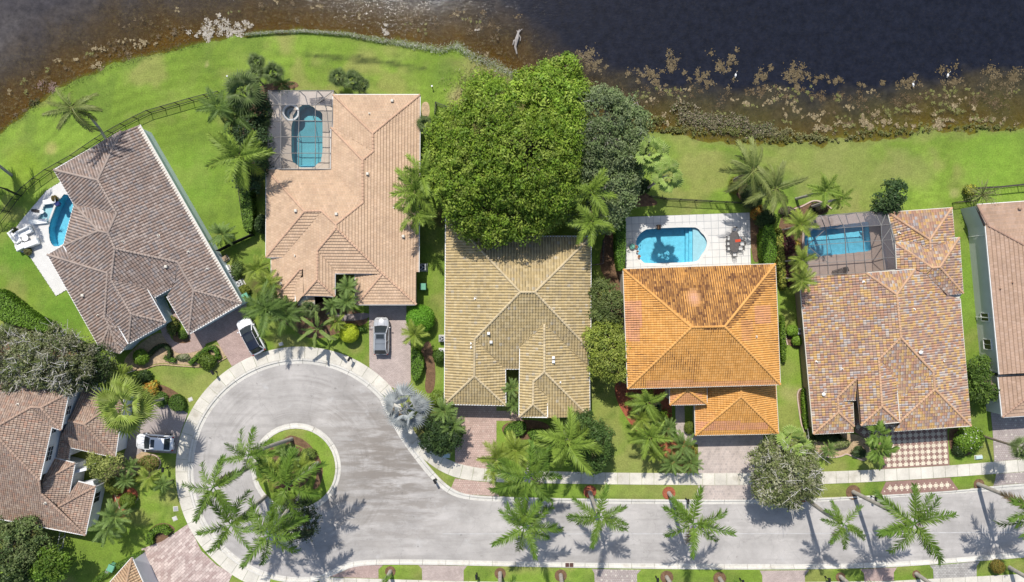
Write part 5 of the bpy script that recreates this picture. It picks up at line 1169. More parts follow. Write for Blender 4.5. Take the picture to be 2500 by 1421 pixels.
x, y, _ = P(1056,214); t = thing('garden_light', 'small black garden light on the back lawn', 'garden light', (x, y, 0)); b = MB(); b.tube([(x,y,0),(x,y,.6)], .05, 8); b.build('post', M['black'], t); b = MB(); b.tube([(x,y,.6),(x,y,.75)], .11, 10); b.build('lamp_head', M['white'], t)
x, y, _ = P(560,190); t = thing('garden_light', 'small garden light left of the tall fan palms', 'garden light', (x, y, 0)); b = MB(); b.tube([(x,y,0),(x,y,.6)], .05, 8); b.build('post', M['black'], t); b = MB(); b.tube([(x,y,.6),(x,y,.75)], .11, 10); b.build('lamp_head', M['white'], t)

# ------------------------------------------------------------------ pool furniture
def lounge(label, px, py, ang, name='sofa', cat='sofa', w=1.7, d=.85, back=True, arm=True, z=.06):
    x, y, _ = P(px, py, .4); t = thing(name, label, cat, (x, y, z)); T = RZ(x, y, z, ang)
    b = MB(); b.box(-w/2, w/2, -d/2, d/2, .05, .25, T); b.build('frame', M['ltgrey'], t)
    n = 2 if w > 1.2 else 1
    for i in range(n):
        b = MB(); b.bevbox(-w/2+.04+i*(w-.08)/n+.01, -w/2+.04+(i+1)*(w-.08)/n-.01, -d/2+.03, d/2-.2, .25, .42, .05, T); b.build('cushion', M['white'], t)
    if back: b = MB(); b.bevbox(-w/2, w/2, d/2-.2, d/2, .25, .8, .05, T); b.build('backrest', M['white'], t)
    if arm:
        for s_ in (-1, 1): b = MB(); b.bevbox(s_*w/2-.08, s_*w/2+.08, -d/2, d/2, .2, .6, .04, T); b.build('armrest', M['white'], t)
lounge('white sofa at the terrace edge turned to the lawn', 38, 578, 2.2)
lounge('white sofa nearest the shallow ledge on the terrace', 62, 566, .45)
lounge('white sofa nearest the small potted shrub on the terrace', 78, 594, 3.5)
lounge('single white armchair at the outer terrace corner', 51, 603, 3.6, 'armchair', 'armchair', .95)
def lounger(label, px, py, ang, z):
    x, y, _ = P(px, py, .3); t = thing('sun_lounger', label, 'sun lounger', (x, y, z)); T = RZ(x, y, z, ang)
    b = MB(); b.box(-.95, .95, -.32, .32, .12, .2, T); b.build('frame', M['white'], t)
    b = MB(); b.bevbox(-.4, .95, -.3, .3, .2, .3, .04, T); b.build('mattress', M['white'], t)
    b = MB(); b.add([T @ Vector(v) for v in ((-.4,-.3,.22),(-.4,.3,.22),(-1.0,.3,.72),(-1.0,-.3,.72),(-.4,-.3,.30),(-.4,.3,.30),(-1.02,.3,.80),(-1.02,-.3,.80))], [(0,1,2,3),(7,6,5,4),(0,4,5,1),(1,5,6,2),(2,6,7,3),(3,7,4,0)]); b.build('backrest', M['white'], t)
    for sx in (-.85, .85):
        for sy in (-.27, .27): b = MB(); b.bar(T @ Vector((sx,sy,-.2)), T @ Vector((sx,sy,.14)), .05); b.build('leg', M['white'], t)
lounger('white lounger standing at the lower end of the shallow ledge', 97, 541, .1, .06)
lounger('white lounger in the upper end of the shallow ledge', 122, 492, .15+math.pi, .02)
x, y, _ = P(63,581,.3); t = thing('side_table', 'round white table among the terrace sofas', 'table', (x, y, .06)); b = MB(); b.tube([(x,y,.42),(x,y,.46)], .42, 18); b.build('table_top', M['white'], t); b = MB(); b.tube([(x,y,.06),(x,y,.42)], .16, 10); b.build('leg', M['white'], t)
x, y, _ = P(103,517,.2); t = thing('side_table', 'little white table in the shallow ledge', 'table', (x, y, -.2)); b = MB(); b.tube([(x,y,.28),(x,y,.32)], .28, 14); b.build('table_top', M['white'], t); b = MB(); b.tube([(x,y,-.25),(x,y,.28)], .12, 10); b.build('leg', M['white'], t)
x, y, _ = P(141,498,.4); t = thing('planter', 'dark blue round pot on the pool edge', 'pot', (x, y, .05)); b = MB(); b.tube([(x,y,.05),(x,y,.2),(x,y,.5),(x,y,.62)], [.2,.32,.34,.26], 14); b.build('pot', mat('blue_glaze', (.03,.04,.14), .2, .1), t)
x, y, _ = P(88,515,.05); t = thing('towel', 'dark striped folded towel beside the shallow ledge', 'towel', (x, y, .06)); 
for k in range(7): b = MB(); T = RZ(x, y, .06, -.15); b.box(-.6+k*.17, -.6+k*.17+.12, -.22+abs(k-3)*.02, .22-abs(k-3)*.02, 0, .06, T); b.build('slat', M['darkmetal'], t)
# dining set by the blue pool
x, y, _ = P(1793,590,.7); t = thing('dining_table', 'long oval dark patio table with a red cloth', 'table', (x, y, .06)); q = [(x+.62*math.copysign(abs(math.cos(a))**.8, math.cos(a)), y+1.35*math.copysign(abs(math.sin(a))**.8, math.sin(a))) for a in np.linspace(0, math.tau, 29)[:-1]]
b = MB(); b.prism(q, .74, .79); b.build('table_top', mat('grey_table', (.10,.09,.085), .5, .15, 4), t)
for sx in (-.35,.35):
    for sy in (-.85,.85): b = MB(); b.bar((x+sx,y+sy,.06), (x+sx*.9,y+sy*.9,.76), .06); b.build('leg', M['darkmetal'], t)
b = MB(); b.box(-.36,.36,-.17,.17,.79,.81, RZ(x+.42, y+.12, 0, .12)); tag(b.build('table_cloth', mat('red_cloth', (.55,.07,.03), .8, .1)), 'folded red cloth lying on the oval patio table', 'cloth')
def chair(label, px, py, ang):
    x, y, _ = P(px, py, .5); t = thing('patio_chair', label, 'chair', (x, y, .06), 'chairs round the oval patio table'); T = RZ(x, y, .06, ang)
    b = MB(); b.box(-.24,.24,-.22,.22,.42,.45,T); b.build('seat', M['ltgrey'], t)
    b = MB(); b.bar(T @ Vector((-.24,-.24,.45)), T @ Vector((-.24,-.32,.95)), .04); b.bar(T @ Vector((.24,-.24,.45)), T @ Vector((.24,-.32,.95)), .04)
    for z in (.6,.75,.93): b.bar(T @ Vector((-.24,-.24-(z-.45)*.16,z)), T @ Vector((.24,-.24-(z-.45)*.16,z)), .04)
    b.build('backrest', M['darkmetal'], t)
    for s_ in (-1,1):
        b = MB(); b.bar(T @ Vector((s_*.27,-.25,.66)), T @ Vector((s_*.27,.22,.66)), .05, .03); b.bar(T @ Vector((s_*.27,.2,.45)), T @ Vector((s_*.27,.2,.66)), .04); b.build('armrest', M['darkmetal'], t)
        for yy in (-.22,.22): b = MB(); b.bar(T @ Vector((s_*.24,yy,0)), T @ Vector((s_*.24,yy,.44)), .04); b.build('leg', M['darkmetal'], t)
for lab, dx, dy, a in [('patio chair at the fence end of the oval table', 0, -29, math.pi), ('patio chair at the house end of the oval table', 0, 31, 0), ('patio chair on the pool side nearest the fence', -14, -8, -math.pi/2), ('middle patio chair on the pool side', -15, 4, -math.pi/2), ('patio chair on the pool side nearest the house', -14, 16, -math.pi/2),
    ('patio chair on the hedge side nearest the fence', 16, -8, math.pi/2), ('middle patio chair on the hedge side beside the red cloth', 19, 5, math.pi/2), ('patio chair on the hedge side nearest the house', 15, 16, math.pi/2)]:
    chair(lab, 1793+dx, 590+dy, a)
x, y, _ = P(1608,555,.3); t = thing('planter', 'black square planter on the white pool deck', 'planter', (x, y, .06)); b = MB(); b.bevbox(x-.24,x+.24,y-.3,y+.3,.06,.7,.05); b.build('pot', M['trim'], t); b = MB(); b.box(x-.18,x+.18,y-.24,y+.24,.68,.72); b.build('soil', M['mulch'], t)
x, y, _ = P(1543,602,.2); t = thing('pool_float', 'round green container at the pool edge', 'container', (x, y, .06)); b = MB(); b.tube([(x,y,.06),(x,y,.4),(x,y,.44)], [.32,.36,.30], 18); b.build('body', mat('green_glass', (.10,.28,.22), .3, .1), t); b = MB(); b.tube([(x,y,.44),(x,y,.47)], .26, 18); b.build('lid', mat('green_lid', (.16,.38,.30), .3, .1), t)
for lab, px, py, c in (('small terracotta pot beside the green container', 1553, 603, (.50,.18,.08)), ('small white pot between two terracotta pots', 1556, 614, (.6,.62,.66)), ('small terracotta pot furthest from the green container', 1560, 626, (.46,.17,.08))):
    x, y, _ = P(px, py, .2); t = thing('flower_pot', lab, 'pot', (x, y, .06), 'pots on the pool edge'); b = MB(); b.tube([(x,y,.06),(x,y,.36),(x,y,.40)], [.13,.2,.2], 12); b.build('pot', mat('pot_paint', c, .7, .1), t); b = MB(); b.tube([(x,y,.38),(x,y,.41)], .16, 12); b.build('soil', M['mulch'], t)
def longchair(label, px, py, ang):
    x, y, _ = P(px, py, .3); t = thing('sun_lounger', label, 'sun lounger', (x, y, .06), 'loungers under the screen cages'); T = RZ(x, y, .06, ang)
    b = MB(); [b.bar(T @ Vector((-.9+i*.15,-.3,.34)), T @ Vector((-.9+i*.15,.3,.34)), .1, .02) for i in range(9)]; b.build('slat', M['darkmetal'], t)
    b = MB(); b.bar(T @ Vector((-.95,-.3,.3)), T @ Vector((.95,-.3,.3)), .05); b.bar(T @ Vector((-.95,.3,.3)), T @ Vector((.95,.3,.3)), .05); b.build('frame', M['darkmetal'], t)
    b = MB(); b.bar(T @ Vector((.42,0,.34)), T @ Vector((.92,0,.8)), .58, .03); b.build('backrest', M['darkmetal'], t)
    for sx in (-.8,.8):
        for sy in (-.3,.3): b = MB(); b.bar(T @ Vector((sx,sy,0)), T @ Vector((sx,sy,.3)), .05); b.build('leg', M['darkmetal'], t)
longchair('dark lounger near the upper edge of the square cage', 775, 245, .1); longchair('dark lounger close to the salmon wall in the square cage', 797, 247, -.2); longchair('dark folding lounger at the house side of the long cage', 2050, 662, .3)
# driftwood and white birds on the lake
x, y, _ = P(1262,95); t = thing('dead_branch', 'pale dead branch sticking out of the shallows', 'branch', (x, y, 0)); b = MB()
b.tube([P(1262,132,-.1),P(1258,115,.05),P(1262,95,.2),P(1266,78,.25)], [.08,.16,.26,.12], 7); b.tube([P(1262,98,.15),P(1255,100,.1),P(1252,110,.05)], [.2,.14,.05], 6); M['driftwood'] = mat('driftwood', (.34,.31,.29), .9, .2, 4); b.build('trunk', M['driftwood'], t)
for q in ([(1266,80),(1272,73),(1275,71)], [(1265,82),(1262,74)], [(1266,84),(1271,92),(1270,100)], [(1266,78),(1268,72)]): b = MB(); b.tube([P(*p, .2) for p in q], [.1]+[.05]*(len(q)-1), 5); b.build('limb', M['driftwood'], t)
def egret(label, px, py, ang):
    x, y, _ = P(px, py, .5); t = thing('white_egret', label, 'bird', (x, y, -.1), 'white birds on the lake'); t.scale = (.72, .72, .72); T = RZ(x, y, -.1, ang); wh = M['white']
    b = MB(); b.ell((0,0,0), (.30,.13,.15), 12, 8); b.tube([(.22,0,.06),(.34,0,.22),(.30,0,.40),(.40,0,.5)], [.07,.045,.04,.035], 8); b.ell((.43,0,.52), (.08,.045,.045), 8, 6); b.add([(-.25,.09,.0),(-.25,-.09,.0),(-.52,0,-.06)], [(0,1,2)])
    b.v = [T @ (Vector(v)+Vector((0,0,.62))) for v in b.v]; b.build('body', wh, t, smooth=True)
    b = MB(); b.tube([(.49,0,1.14),(.68,0,1.10)], [.025,.005], 6); b.v = [T @ Vector(v) for v in b.v]; b.build('beak', mat('beak', (.6,.4,.05), .5, 0), t)
    for s_ in (-1,1): b = MB(); b.tube([(0,s_*.05,.5),(-.03,s_*.06,.25),(.02,s_*.06,-.3)], .016, 5); b.v = [T @ Vector(v) for v in b.v]; b.build('leg', M['black'], t)
    for s_ in (-1,1): b = MB(); b.ell((-.06,s_*.11,.66), (.28,.05,.11), 10, 6); b.v = [T @ Vector(v) for v in b.v]; b.build('wing', wh, t, smooth=True)
egret('white egret among the algae nearest the big tree', 1797, 182, 1.4); egret('white egret standing in the middle of the three birds', 2231, 205, 1.8); egret('white egret standing furthest along the lake', 2316, 182, 1.3)
# ------------------------------------------------------------------ foliage builders
def unit(v): return v/(np.linalg.norm(v, axis=-1, keepdims=True)+1e-9)
def leafquads(c, n, size, cols, rng, aspect=.48, fold=.18):
    N_ = len(c); t = unit(np.cross(n, rng.normal(size=(N_, 3)))); b = np.cross(n, t); s = size[:, None]
    V = np.stack([c-t*s, c+b*s*aspect+n*s*fold, c+t*s, c-b*s*aspect+n*s*fold], axis=1).reshape(-1, 3)
    return V, np.arange(N_*4).reshape(-1, 4), np.repeat(cols, 4, axis=0)
def crown_geo(lobes, clump, nl, size, pal, rng, up=.5, zlo=-.25, squash=.8, spread=.16):
    lobes = np.array(lobes, float); w = lobes[:, 3]**2; ncl = int(sum(w)*math.pi*1.15/(clump**2)*1.25)
    li = rng.choice(len(lobes), ncl*2, p=w/w.sum()); d = unit(rng.normal(size=(ncl*2, 3))); d[:, 2] = np.where(d[:, 2] < zlo, -d[:, 2], d[:, 2])
    R = lobes[li, 3][:, None]; cc = lobes[li, :3]+d*R*np.array([1, 1, squash])*rng.uniform(.72, 1.03, (ncl*2, 1))
    keep = np.ones(len(cc), bool)
    for k, L in enumerate(lobes):
        q = (cc-L[:3])/(L[3]*np.array([1, 1, squash])); keep &= ~((np.linalg.norm(q, axis=1) < .72) & (li != k))
    keep &= vnoise(cc[:, 0]+cc[:, 2]*.5, cc[:, 1], 1.5, 61, 2)+.12*rng.random(len(cc)) > .32
    cc, d, li = cc[keep], d[keep], li[keep]; m = len(cc); ltint = rng.uniform(.82, 1.16, len(lobes))
    cr = clump*rng.uniform(.5, 1.5, m); tint = rng.uniform(1-spread, 1+spread, m); pc = np.array(pal)[rng.integers(0, len(pal), m)]
    i = rng.integers(0, m, nl); ld = unit(rng.normal(size=(nl, 3))+np.array([0, 0, .35])+d[i]*.5)
    c = cc[i]+ld*(cr[i]*rng.uniform(.35, 1.05, nl)**.7)[:, None]*np.array([1, 1, .8])
    n = unit(ld*.6+rng.normal(size=(nl, 3))*.45+np.array([0, 0, up]))
    col = pc[i]*(tint[i]*ltint[li[i]]*rng.uniform(.72, 1.3, nl))[:, None]
    return leafquads(c, n, size*rng.uniform(.65, 1.35, nl), col, rng), cc
def tree(name, label, base, lobes, nl, size, pal, clump=.8, trunk_r=.28, seed=1, group=None, bark='bark', limbs_out=0, up=.5, squash=.8, h_t=None, cat='tree', spread=.16):
    """lobes: (px, py, radius px, centre height)"""
    rng = np.random.default_rng(seed); bx, by, _ = P(*base)
    t = thing(name, label, cat, (bx, by, 0), group)
    L = []
    for px, py, r, z in lobes:
        x, y, _ = P(px, py, z); L.append((x, y, z, r*(H-z)/H/S))
    for x, y, z, r in list(L):                     # smaller boughs break up the outline
        for _ in range(4 if r > 1.2 else 2):
            a = rng.uniform(0, math.tau); q = r*rng.uniform(.25, .42); L.append((x+math.cos(a)*r*.86, y+math.sin(a)*r*.86, z+rng.uniform(-.25, .35)*r, q))
    (V, F, C), cc = crown_geo(L, clump, nl, size, pal, rng, up, squash=squash, spread=spread)
    obj('crown', V, F, M['leaf'], t, cols=C)
    zt = h_t or max(1.0, min(l[2] for l in L)*.55)
    b = MB(); b.tube([(bx, by, -.2), (bx+rng.uniform(-.15,.15), by+rng.uniform(-.15,.15), zt*.5), (bx, by, zt)], [trunk_r*1.3, trunk_r, trunk_r*.85], 10); tr = b.build('trunk', M[bark], t, smooth=True)
    b = MB()
    for x, y, z, r in L:
        m_ = Vector((bx, by, zt)).lerp(Vector((x, y, z)), .55)+Vector(rng.uniform(-.3, .3, 3)); b.tube([(bx, by, zt-.2), tuple(m_), (x, y, z+r*.2)], [trunk_r*.6, trunk_r*.4, .05], 7)
        near = cc[np.argsort(np.linalg.norm(cc-np.array([x, y, z]), axis=1))[:14]]
        for q in near[::2]: b.tube([tuple(m_.lerp(Vector((x,y,z)), .6)), tuple((np.array([x, y, z])+q)/2+rng.normal(size=3)*.15), tuple(q)], [.07, .05, .02], 5, cap=False)
    for k in range(limbs_out):                                  # bare pale twigs standing out of the crown
        q = cc[rng.integers(len(cc))]; j = np.argmin([np.linalg.norm(q-np.array(l[:3]))/l[3] for l in L]); o = np.array(L[j][:3]); d = unit(q-o); e = q+d*clump*rng.uniform(.7, 1.35)+np.array([0, 0, .25]); mid = q-d*clump*.4+rng.normal(size=3)*.2
        b.tube([tuple(o+(q-o)*.5), tuple(mid), tuple(e)], [.06, .048, .02], 4, cap=False)
        for _ in range(2): b.tube([tuple(mid), tuple((mid+e)/2+rng.normal(size=3)*.25), tuple(e+rng.normal(size=3)*.45)], [.036, .028, .014], 4, cap=False)
    b.build('limb', M['bark_pale' if limbs_out else bark], tr)
    return t
def shrub(name, label, px, py, r, h, pal, nl=900, size=.11, seed=1, group=None, ry=None, rot=0, cat='shrub', spread=.15, lump=0, flowers=None, up=.3):
    rng = np.random.default_rng(seed); x, y, _ = P(px, py, h*.6); k = (H-h*.6)/H/S; rx = r*k; ry_ = (ry or r)*k
    t = thing(name, label, cat, (x, y, 0), group)
    d = unit(rng.normal(size=(nl, 3))); d[:, 2] = np.where(d[:, 2] < -.3, -d[:, 2], d[:, 2])
    rr = rng.uniform(.86, 1.03, nl)
    if lump:
        ld = unit(rng.normal(size=(14, 3))); rr *= 1+lump*(np.max(d @ ld.T, axis=1)-.8)*2.0; rr *= rng.uniform(1-lump*.7, 1, nl)
    c = d*rr[:, None]*np.array([rx, ry_, h*.55]); ca, sa = math.cos(rot), math.sin(rot)
    c = np.c_[c[:, 0]*ca-c[:, 1]*sa+x, c[:, 0]*sa+c[:, 1]*ca+y, c[:, 2]+h*.5]
    n = unit(d+rng.normal(size=(nl, 3))*.45+np.array([0, 0, up])); pc = np.array(pal)[rng.integers(0, len(pal), nl)]
    col = pc*rng.uniform(1-spread*1.6, 1+spread*1.6, (nl, 1)); s_ = size*rng.uniform(.6, 1.4, nl)
    if flowers:
        q = (rng.random(nl) < flowers[1]) & (d[:, 2] > .1); col[q] = flowers[0]; s_[q] *= .8
    V, F, C = leafquads(c, n, s_, col, rng); obj('foliage', V, F, M['leaf'], t, cols=C)
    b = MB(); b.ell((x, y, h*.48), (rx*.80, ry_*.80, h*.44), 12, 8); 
    T = Matrix.Translation((x, y, 0)) @ Matrix.Rotation(rot, 4, 'Z') @ Matrix.Translation((-x, -y, 0)); b.v = [T @ Vector(v) for v in b.v]; b.build('inner_core', M['leaf_core'], t, smooth=True)  # added solid core stops see-through, its dark colour stands for inner shade
    return t
def hedge(label, pts, h, pal, dens=75, size=.10, seed=1, closed=True, width=None, group=None, name='hedge', spread=.15):
    """polygon hedge, or a line with a width"""
    rng = np.random.default_rng(seed)
    if width:
        q = np.array(PX(resample(smooth(pts, 2), 24), h*.7))[:, :2]; w = width/2/S; Lf, Rt = [], []
        for i in range(len(q)):
            d = q[min(i+1, len(q)-1)]-q[max(i-1, 0)]; d = d/np.hypot(*d); nn = np.array([-d[1], d[0]])*w; Lf.append(q[i]+nn); Rt.append(q[i]-nn)
        poly = Lf+Rt[::-1]
    else: poly = [np.array(p[:2]) for p in PX(smooth(pts, 1, True), h*.7)]
    c0 = np.mean(poly, axis=0); t = thing(name, label, 'hedge', (float(c0[0]), float(c0[1]), 0), group)
    P_ = np.array(poly); lo, hi = P_.min(0)-.1, P_.max(0)+.1; A = np.prod(hi-lo); n = int(A*dens*1.5)
    X = rng.uniform(lo, hi, (n, 2)); sd = sdpoly(X[:, 0], X[:, 1], poly); X = X[sd < .03]; sd = sd[sd < .03]
    top = h-.10*np.clip(1+sd/.18, 0, 1)**2
    c = np.c_[X, top+rng.uniform(-.08, .06, len(X))]; nr = np.tile([0, 0, 1.], (len(X), 1))
    per = resample([tuple(p) for p in poly], step=.10, closed=True); m_ = int(dens*h/6)+1
    sc_ = np.repeat(per, m_, axis=0)+rng.uniform(-.06, .06, (len(per)*m_, 2)); zz = rng.uniform(.05, h-.05, len(sc_)); dn = unit(np.c_[sc_-c0, np.zeros(len(sc_))])
    c = np.r_[c, np.c_[sc_, zz]]; nr = np.r_[nr, dn]
    n_ = unit(nr+rng.normal(size=c.shape)*.4); pc = np.array(pal)[rng.integers(0, len(pal), len(c))]; col = pc*rng.uniform(1-spread*1.6, 1+spread*1.6, (len(c), 1))
    V, F, C = leafquads(c, n_, size*rng.uniform(.6, 1.4, len(c)), col, rng); obj('foliage', V, F, M['leaf'], t, cols=C)
    b = MB(); b.prism(inset([tuple(p) for p in poly], .08), 0, h-.12); b.build('inner_core', M['leaf_core'], t)  # added filler block, painted dark as the shaded inside of the hedge
    return t

# palm leaves ------------------------------------------------------
def pinnate(n, ll, lw, arch, vang, plume, c0, c1, rng, droop=.35, lean0=20, lean1=62, start=.12):
    bend = rng.uniform(-.16, .16)
    V, F, C = [], [], []
    def rp(s): return np.array([s-.22*arch*s**3, bend*s*s, .06*s-arch*s*s])
    segs = 9
    for i in range(segs+1):
        s = i/segs; p = rp(s); r = .014*(1-s)+.003
        for y, z in ((-r, 0), (r, 0), (0, r*1.1)): V.append(p+np.array([0, y, z])); C.append(np.array(c1)*1.1)
    for i in range(segs):
        for k in range(3): F.append((i*3+k, i*3+(k+1) % 3, i*3+3+(k+1) % 3, i*3+3+k))
    for i in range(n):
        s = start+(1-start)*i/(n-1); p = rp(s); T = unit(rp(min(s+.02, 1.02))-rp(s-.02)); Nn = unit(np.cross(T, [0, 1, 0])); Nn = -Nn if Nn[2] < 0 else Nn
        for sd in (-1, 1):
            le = math.radians(lean0+(lean1-lean0)*s+rng.uniform(-8, 8)); l = ll*(.45+.65*math.sin(math.pi*min(1, .15+.8*s)))*rng.uniform(.7, 1.15)*(1 if rng.random() > .05 else .3)
            d = unit(np.array([0, sd, 0])*math.cos(le)+T*math.sin(le)+Nn*(vang+rng.uniform(-plume, plume)))
            wv = unit(T-d*np.dot(T, d))*lw*.5; m = p+d*l*.5; e = p+d*l+np.array([0, 0, -droop*l*rng.uniform(.6, 1.4)])
            b = len(V); V += [p-wv*.5, p+wv*.5, m-wv, m+wv, e-wv*.12, e+wv*.12]; F += [(b, b+1, b+3, b+2), (b+2, b+3, b+5, b+4)]
            cc = np.array(c0)*(1-s)+np.array(c1)*s; cc = cc*rng.uniform(.82, 1.2); C += [cc]*6
    return V, F, C
def fanleaf(n, pl, br, c0, c1, rng, spread=135, cup=.18, split=.62, droop=.25):
    V, F, C = [], [], []
    def petz(s): return .10*s-.25*s*s
    for i in range(5):
        s = i/4*pl; r = .013
        for y, z in ((-r, 0), (r, 0), (0, r)): V.append(np.array([s, y, petz(s)+z])); C.append(np.array(c1)*.9)
    for i in range(4):
        for k in range(3): F.append((i*3+k, i*3+(k+1) % 3, i*3+3+(k+1) % 3, i*3+3+k))
    c = np.array([pl, 0, petz(pl)]); da = math.radians(spread)/n
    for i in range(n):
        a = math.radians(-spread)+da*(2*i+1); rr = br*rng.uniform(.9, 1.08)*(1-.22*(abs(a)/math.radians(spread))**2)
        def q(r, an, dz): return c+np.array([r*math.cos(an), r*math.sin(an), -cup*abs(math.sin(an))*r-droop*(r**2)*1.2+dz])
        b = len(V); m = rr*split
        V += [c, q(m, a-da, -.012), q(m, a, .02), q(m, a+da, -.012), q(rr, a+rng.uniform(-.04, .04), -droop*.16*rng.uniform(.3, 1.7))]; F += [(b, b+1, b+2), (b, b+2, b+3), (b+1, b+4, b+2), (b+2, b+4, b+3)]
        k = rng.uniform(.84, 1.16); C += [np.array(c1)*k]+[np.array(c0)*k]*3+[np.array(c1)*k]
    return V, F, C
K = {   # kind: leaf fn, count, elevation range, trunk radius, colours
 'royal':   dict(n=11, e=(48,-24), tr=.24, f=lambda r, v: pinnate(54, .215, .022, (.22,.36,.50,.14)[v], .22, .62, (.165,.245,.034), (.095,.175,.024), r, droop=.22), bark='trunk_grey', shaft=True),
 'lush':    dict(n=13, e=(66,-25), tr=.17, f=lambda r, v: pinnate(46, .26, .024, (.30,.42,.5,.22)[v], .3, .35, (.145,.225,.03), (.225,.31,.05), r, droop=.3), bark='trunk_grey', shaft=True),
 'areca':   dict(n=14, e=(70,-5), tr=.09, f=lambda r, v: pinnate(44, .29, .022, (.30,.45,.38,.2)[v], .38, .15, (.19,.265,.035), (.27,.33,.06), r, droop=.25), bark='trunk_grey', shaft=True),
 'coconut': dict(n=17, e=(60,-45), tr=.17, f=lambda r, v: pinnate(52, .19, .020, (.45,.6,.35,.52)[v], .05, .18, (.12,.165,.035), (.23,.255,.08), r, droop=.7), bark='trunk_grey', shaft=False),
 'dark':    dict(n=15, e=(60,-28), tr=.16, f=lambda r, v: pinnate(50, .25, .020, (.35,.45,.28,.5)[v], .2, .25, (.085,.145,.03), (.13,.20,.045), r, droop=.35), bark='trunk_grey', shaft=True),
 'pygmy':   dict(n=30, e=(75,-25), tr=.09, f=lambda r, v: pinnate(28, .22, .022, (.45,.6,.35,.5)[v], .15, .12, (.12,.195,.04), (.18,.26,.07), r, droop=.25, lean0=30, lean1=60, start=.18), bark='bark', shaft=False),
 'fan':     dict(n=24, e=(84,-30), tr=.17, f=lambda r, v: fanleaf(18, .48, .54, (.24,.32,.055), (.36,.42,.12), r, spread=112, droop=(.2,.45,.3,.1)[v], cup=.26, split=.5), bark='trunk_grey', shaft=False),
 'fandark': dict(n=24, e=(84,-25), tr=.15, f=lambda r, v: fanleaf(18, .44, .56, (.12,.175,.05), (.21,.26,.11), r, droop=.22, split=.42), bark='bark', shaft=False),
 'pale':    dict(n=18, e=(84,-28), tr=.16, f=lambda r, v: fanleaf(16, .52, .46, (.235,.335,.07), (.34,.42,.13), r, droop=.20, split=.75), bark='trunk_grey', shaft=False),
 'silver':  dict(n=25, e=(84,-28), tr=.24, f=lambda r, v: fanleaf(17, .50, .50, (.30,.325,.33), (.46,.48,.475), r, spread=105, droop=(.10,.3,.05,.2)[v], cup=.34, split=.5), bark='trunk_grey', shaft=False),
 'licuala': dict(n=11, e=(62,5), tr=.07, f=lambda r, v: pinnate(13, .36, .085, (.35,.5,.4,.25)[v], .25, .1, (.11,.20,.03), (.18,.27,.05), r, droop=.2, lean0=25, lean1=60, start=.3), bark='bark', shaft=False),
 'banana':  dict(n=10, e=(68,-10), tr=.10, f=lambda r, v: pinnate(20, .20, .075, (.5,.65,.4,.3)[v], .1, .06, (.13,.20,.04), (.20,.26,.07), r, droop=.3, lean0=60, lean1=70, start=.22), bark='shaft', shaft=False),
 'spiky':   dict(n=70, e=(80,-35), tr=.10, f=lambda r, v: pinnate(6, .12, .05, (.15,.3,.05,.2)[v], 0, .05, (.16,.19,.06), (.24,.25,.10), r, droop=.1, lean0=80, lean1=85, start=.2), bark='bark', shaft=False),
}
FM = {}
def fmesh(kind):
    if kind not in FM:
        FM[kind] = []
        for v in range(4):
            r = np.random.default_rng(100+v+10*len(FM)); V, F, C = K[kind]['f'](r, v); FM[kind].append(mesh('frond', V, F, M['frond'], cols=np.array(C)))
    return FM[kind]
def deadmesh(kind):
    if ('dead', kind) not in FM:
        r = np.random.default_rng(5); V, F, C = K[kind]['f'](r, 2); C = np.array(C); g = C.mean(axis=1, keepdims=True); FM[('dead', kind)] = mesh('dry_frond', V, F, M['frond'], cols=g*np.array([1.5,1.1,.6]))
    return FM[('dead', kind)]
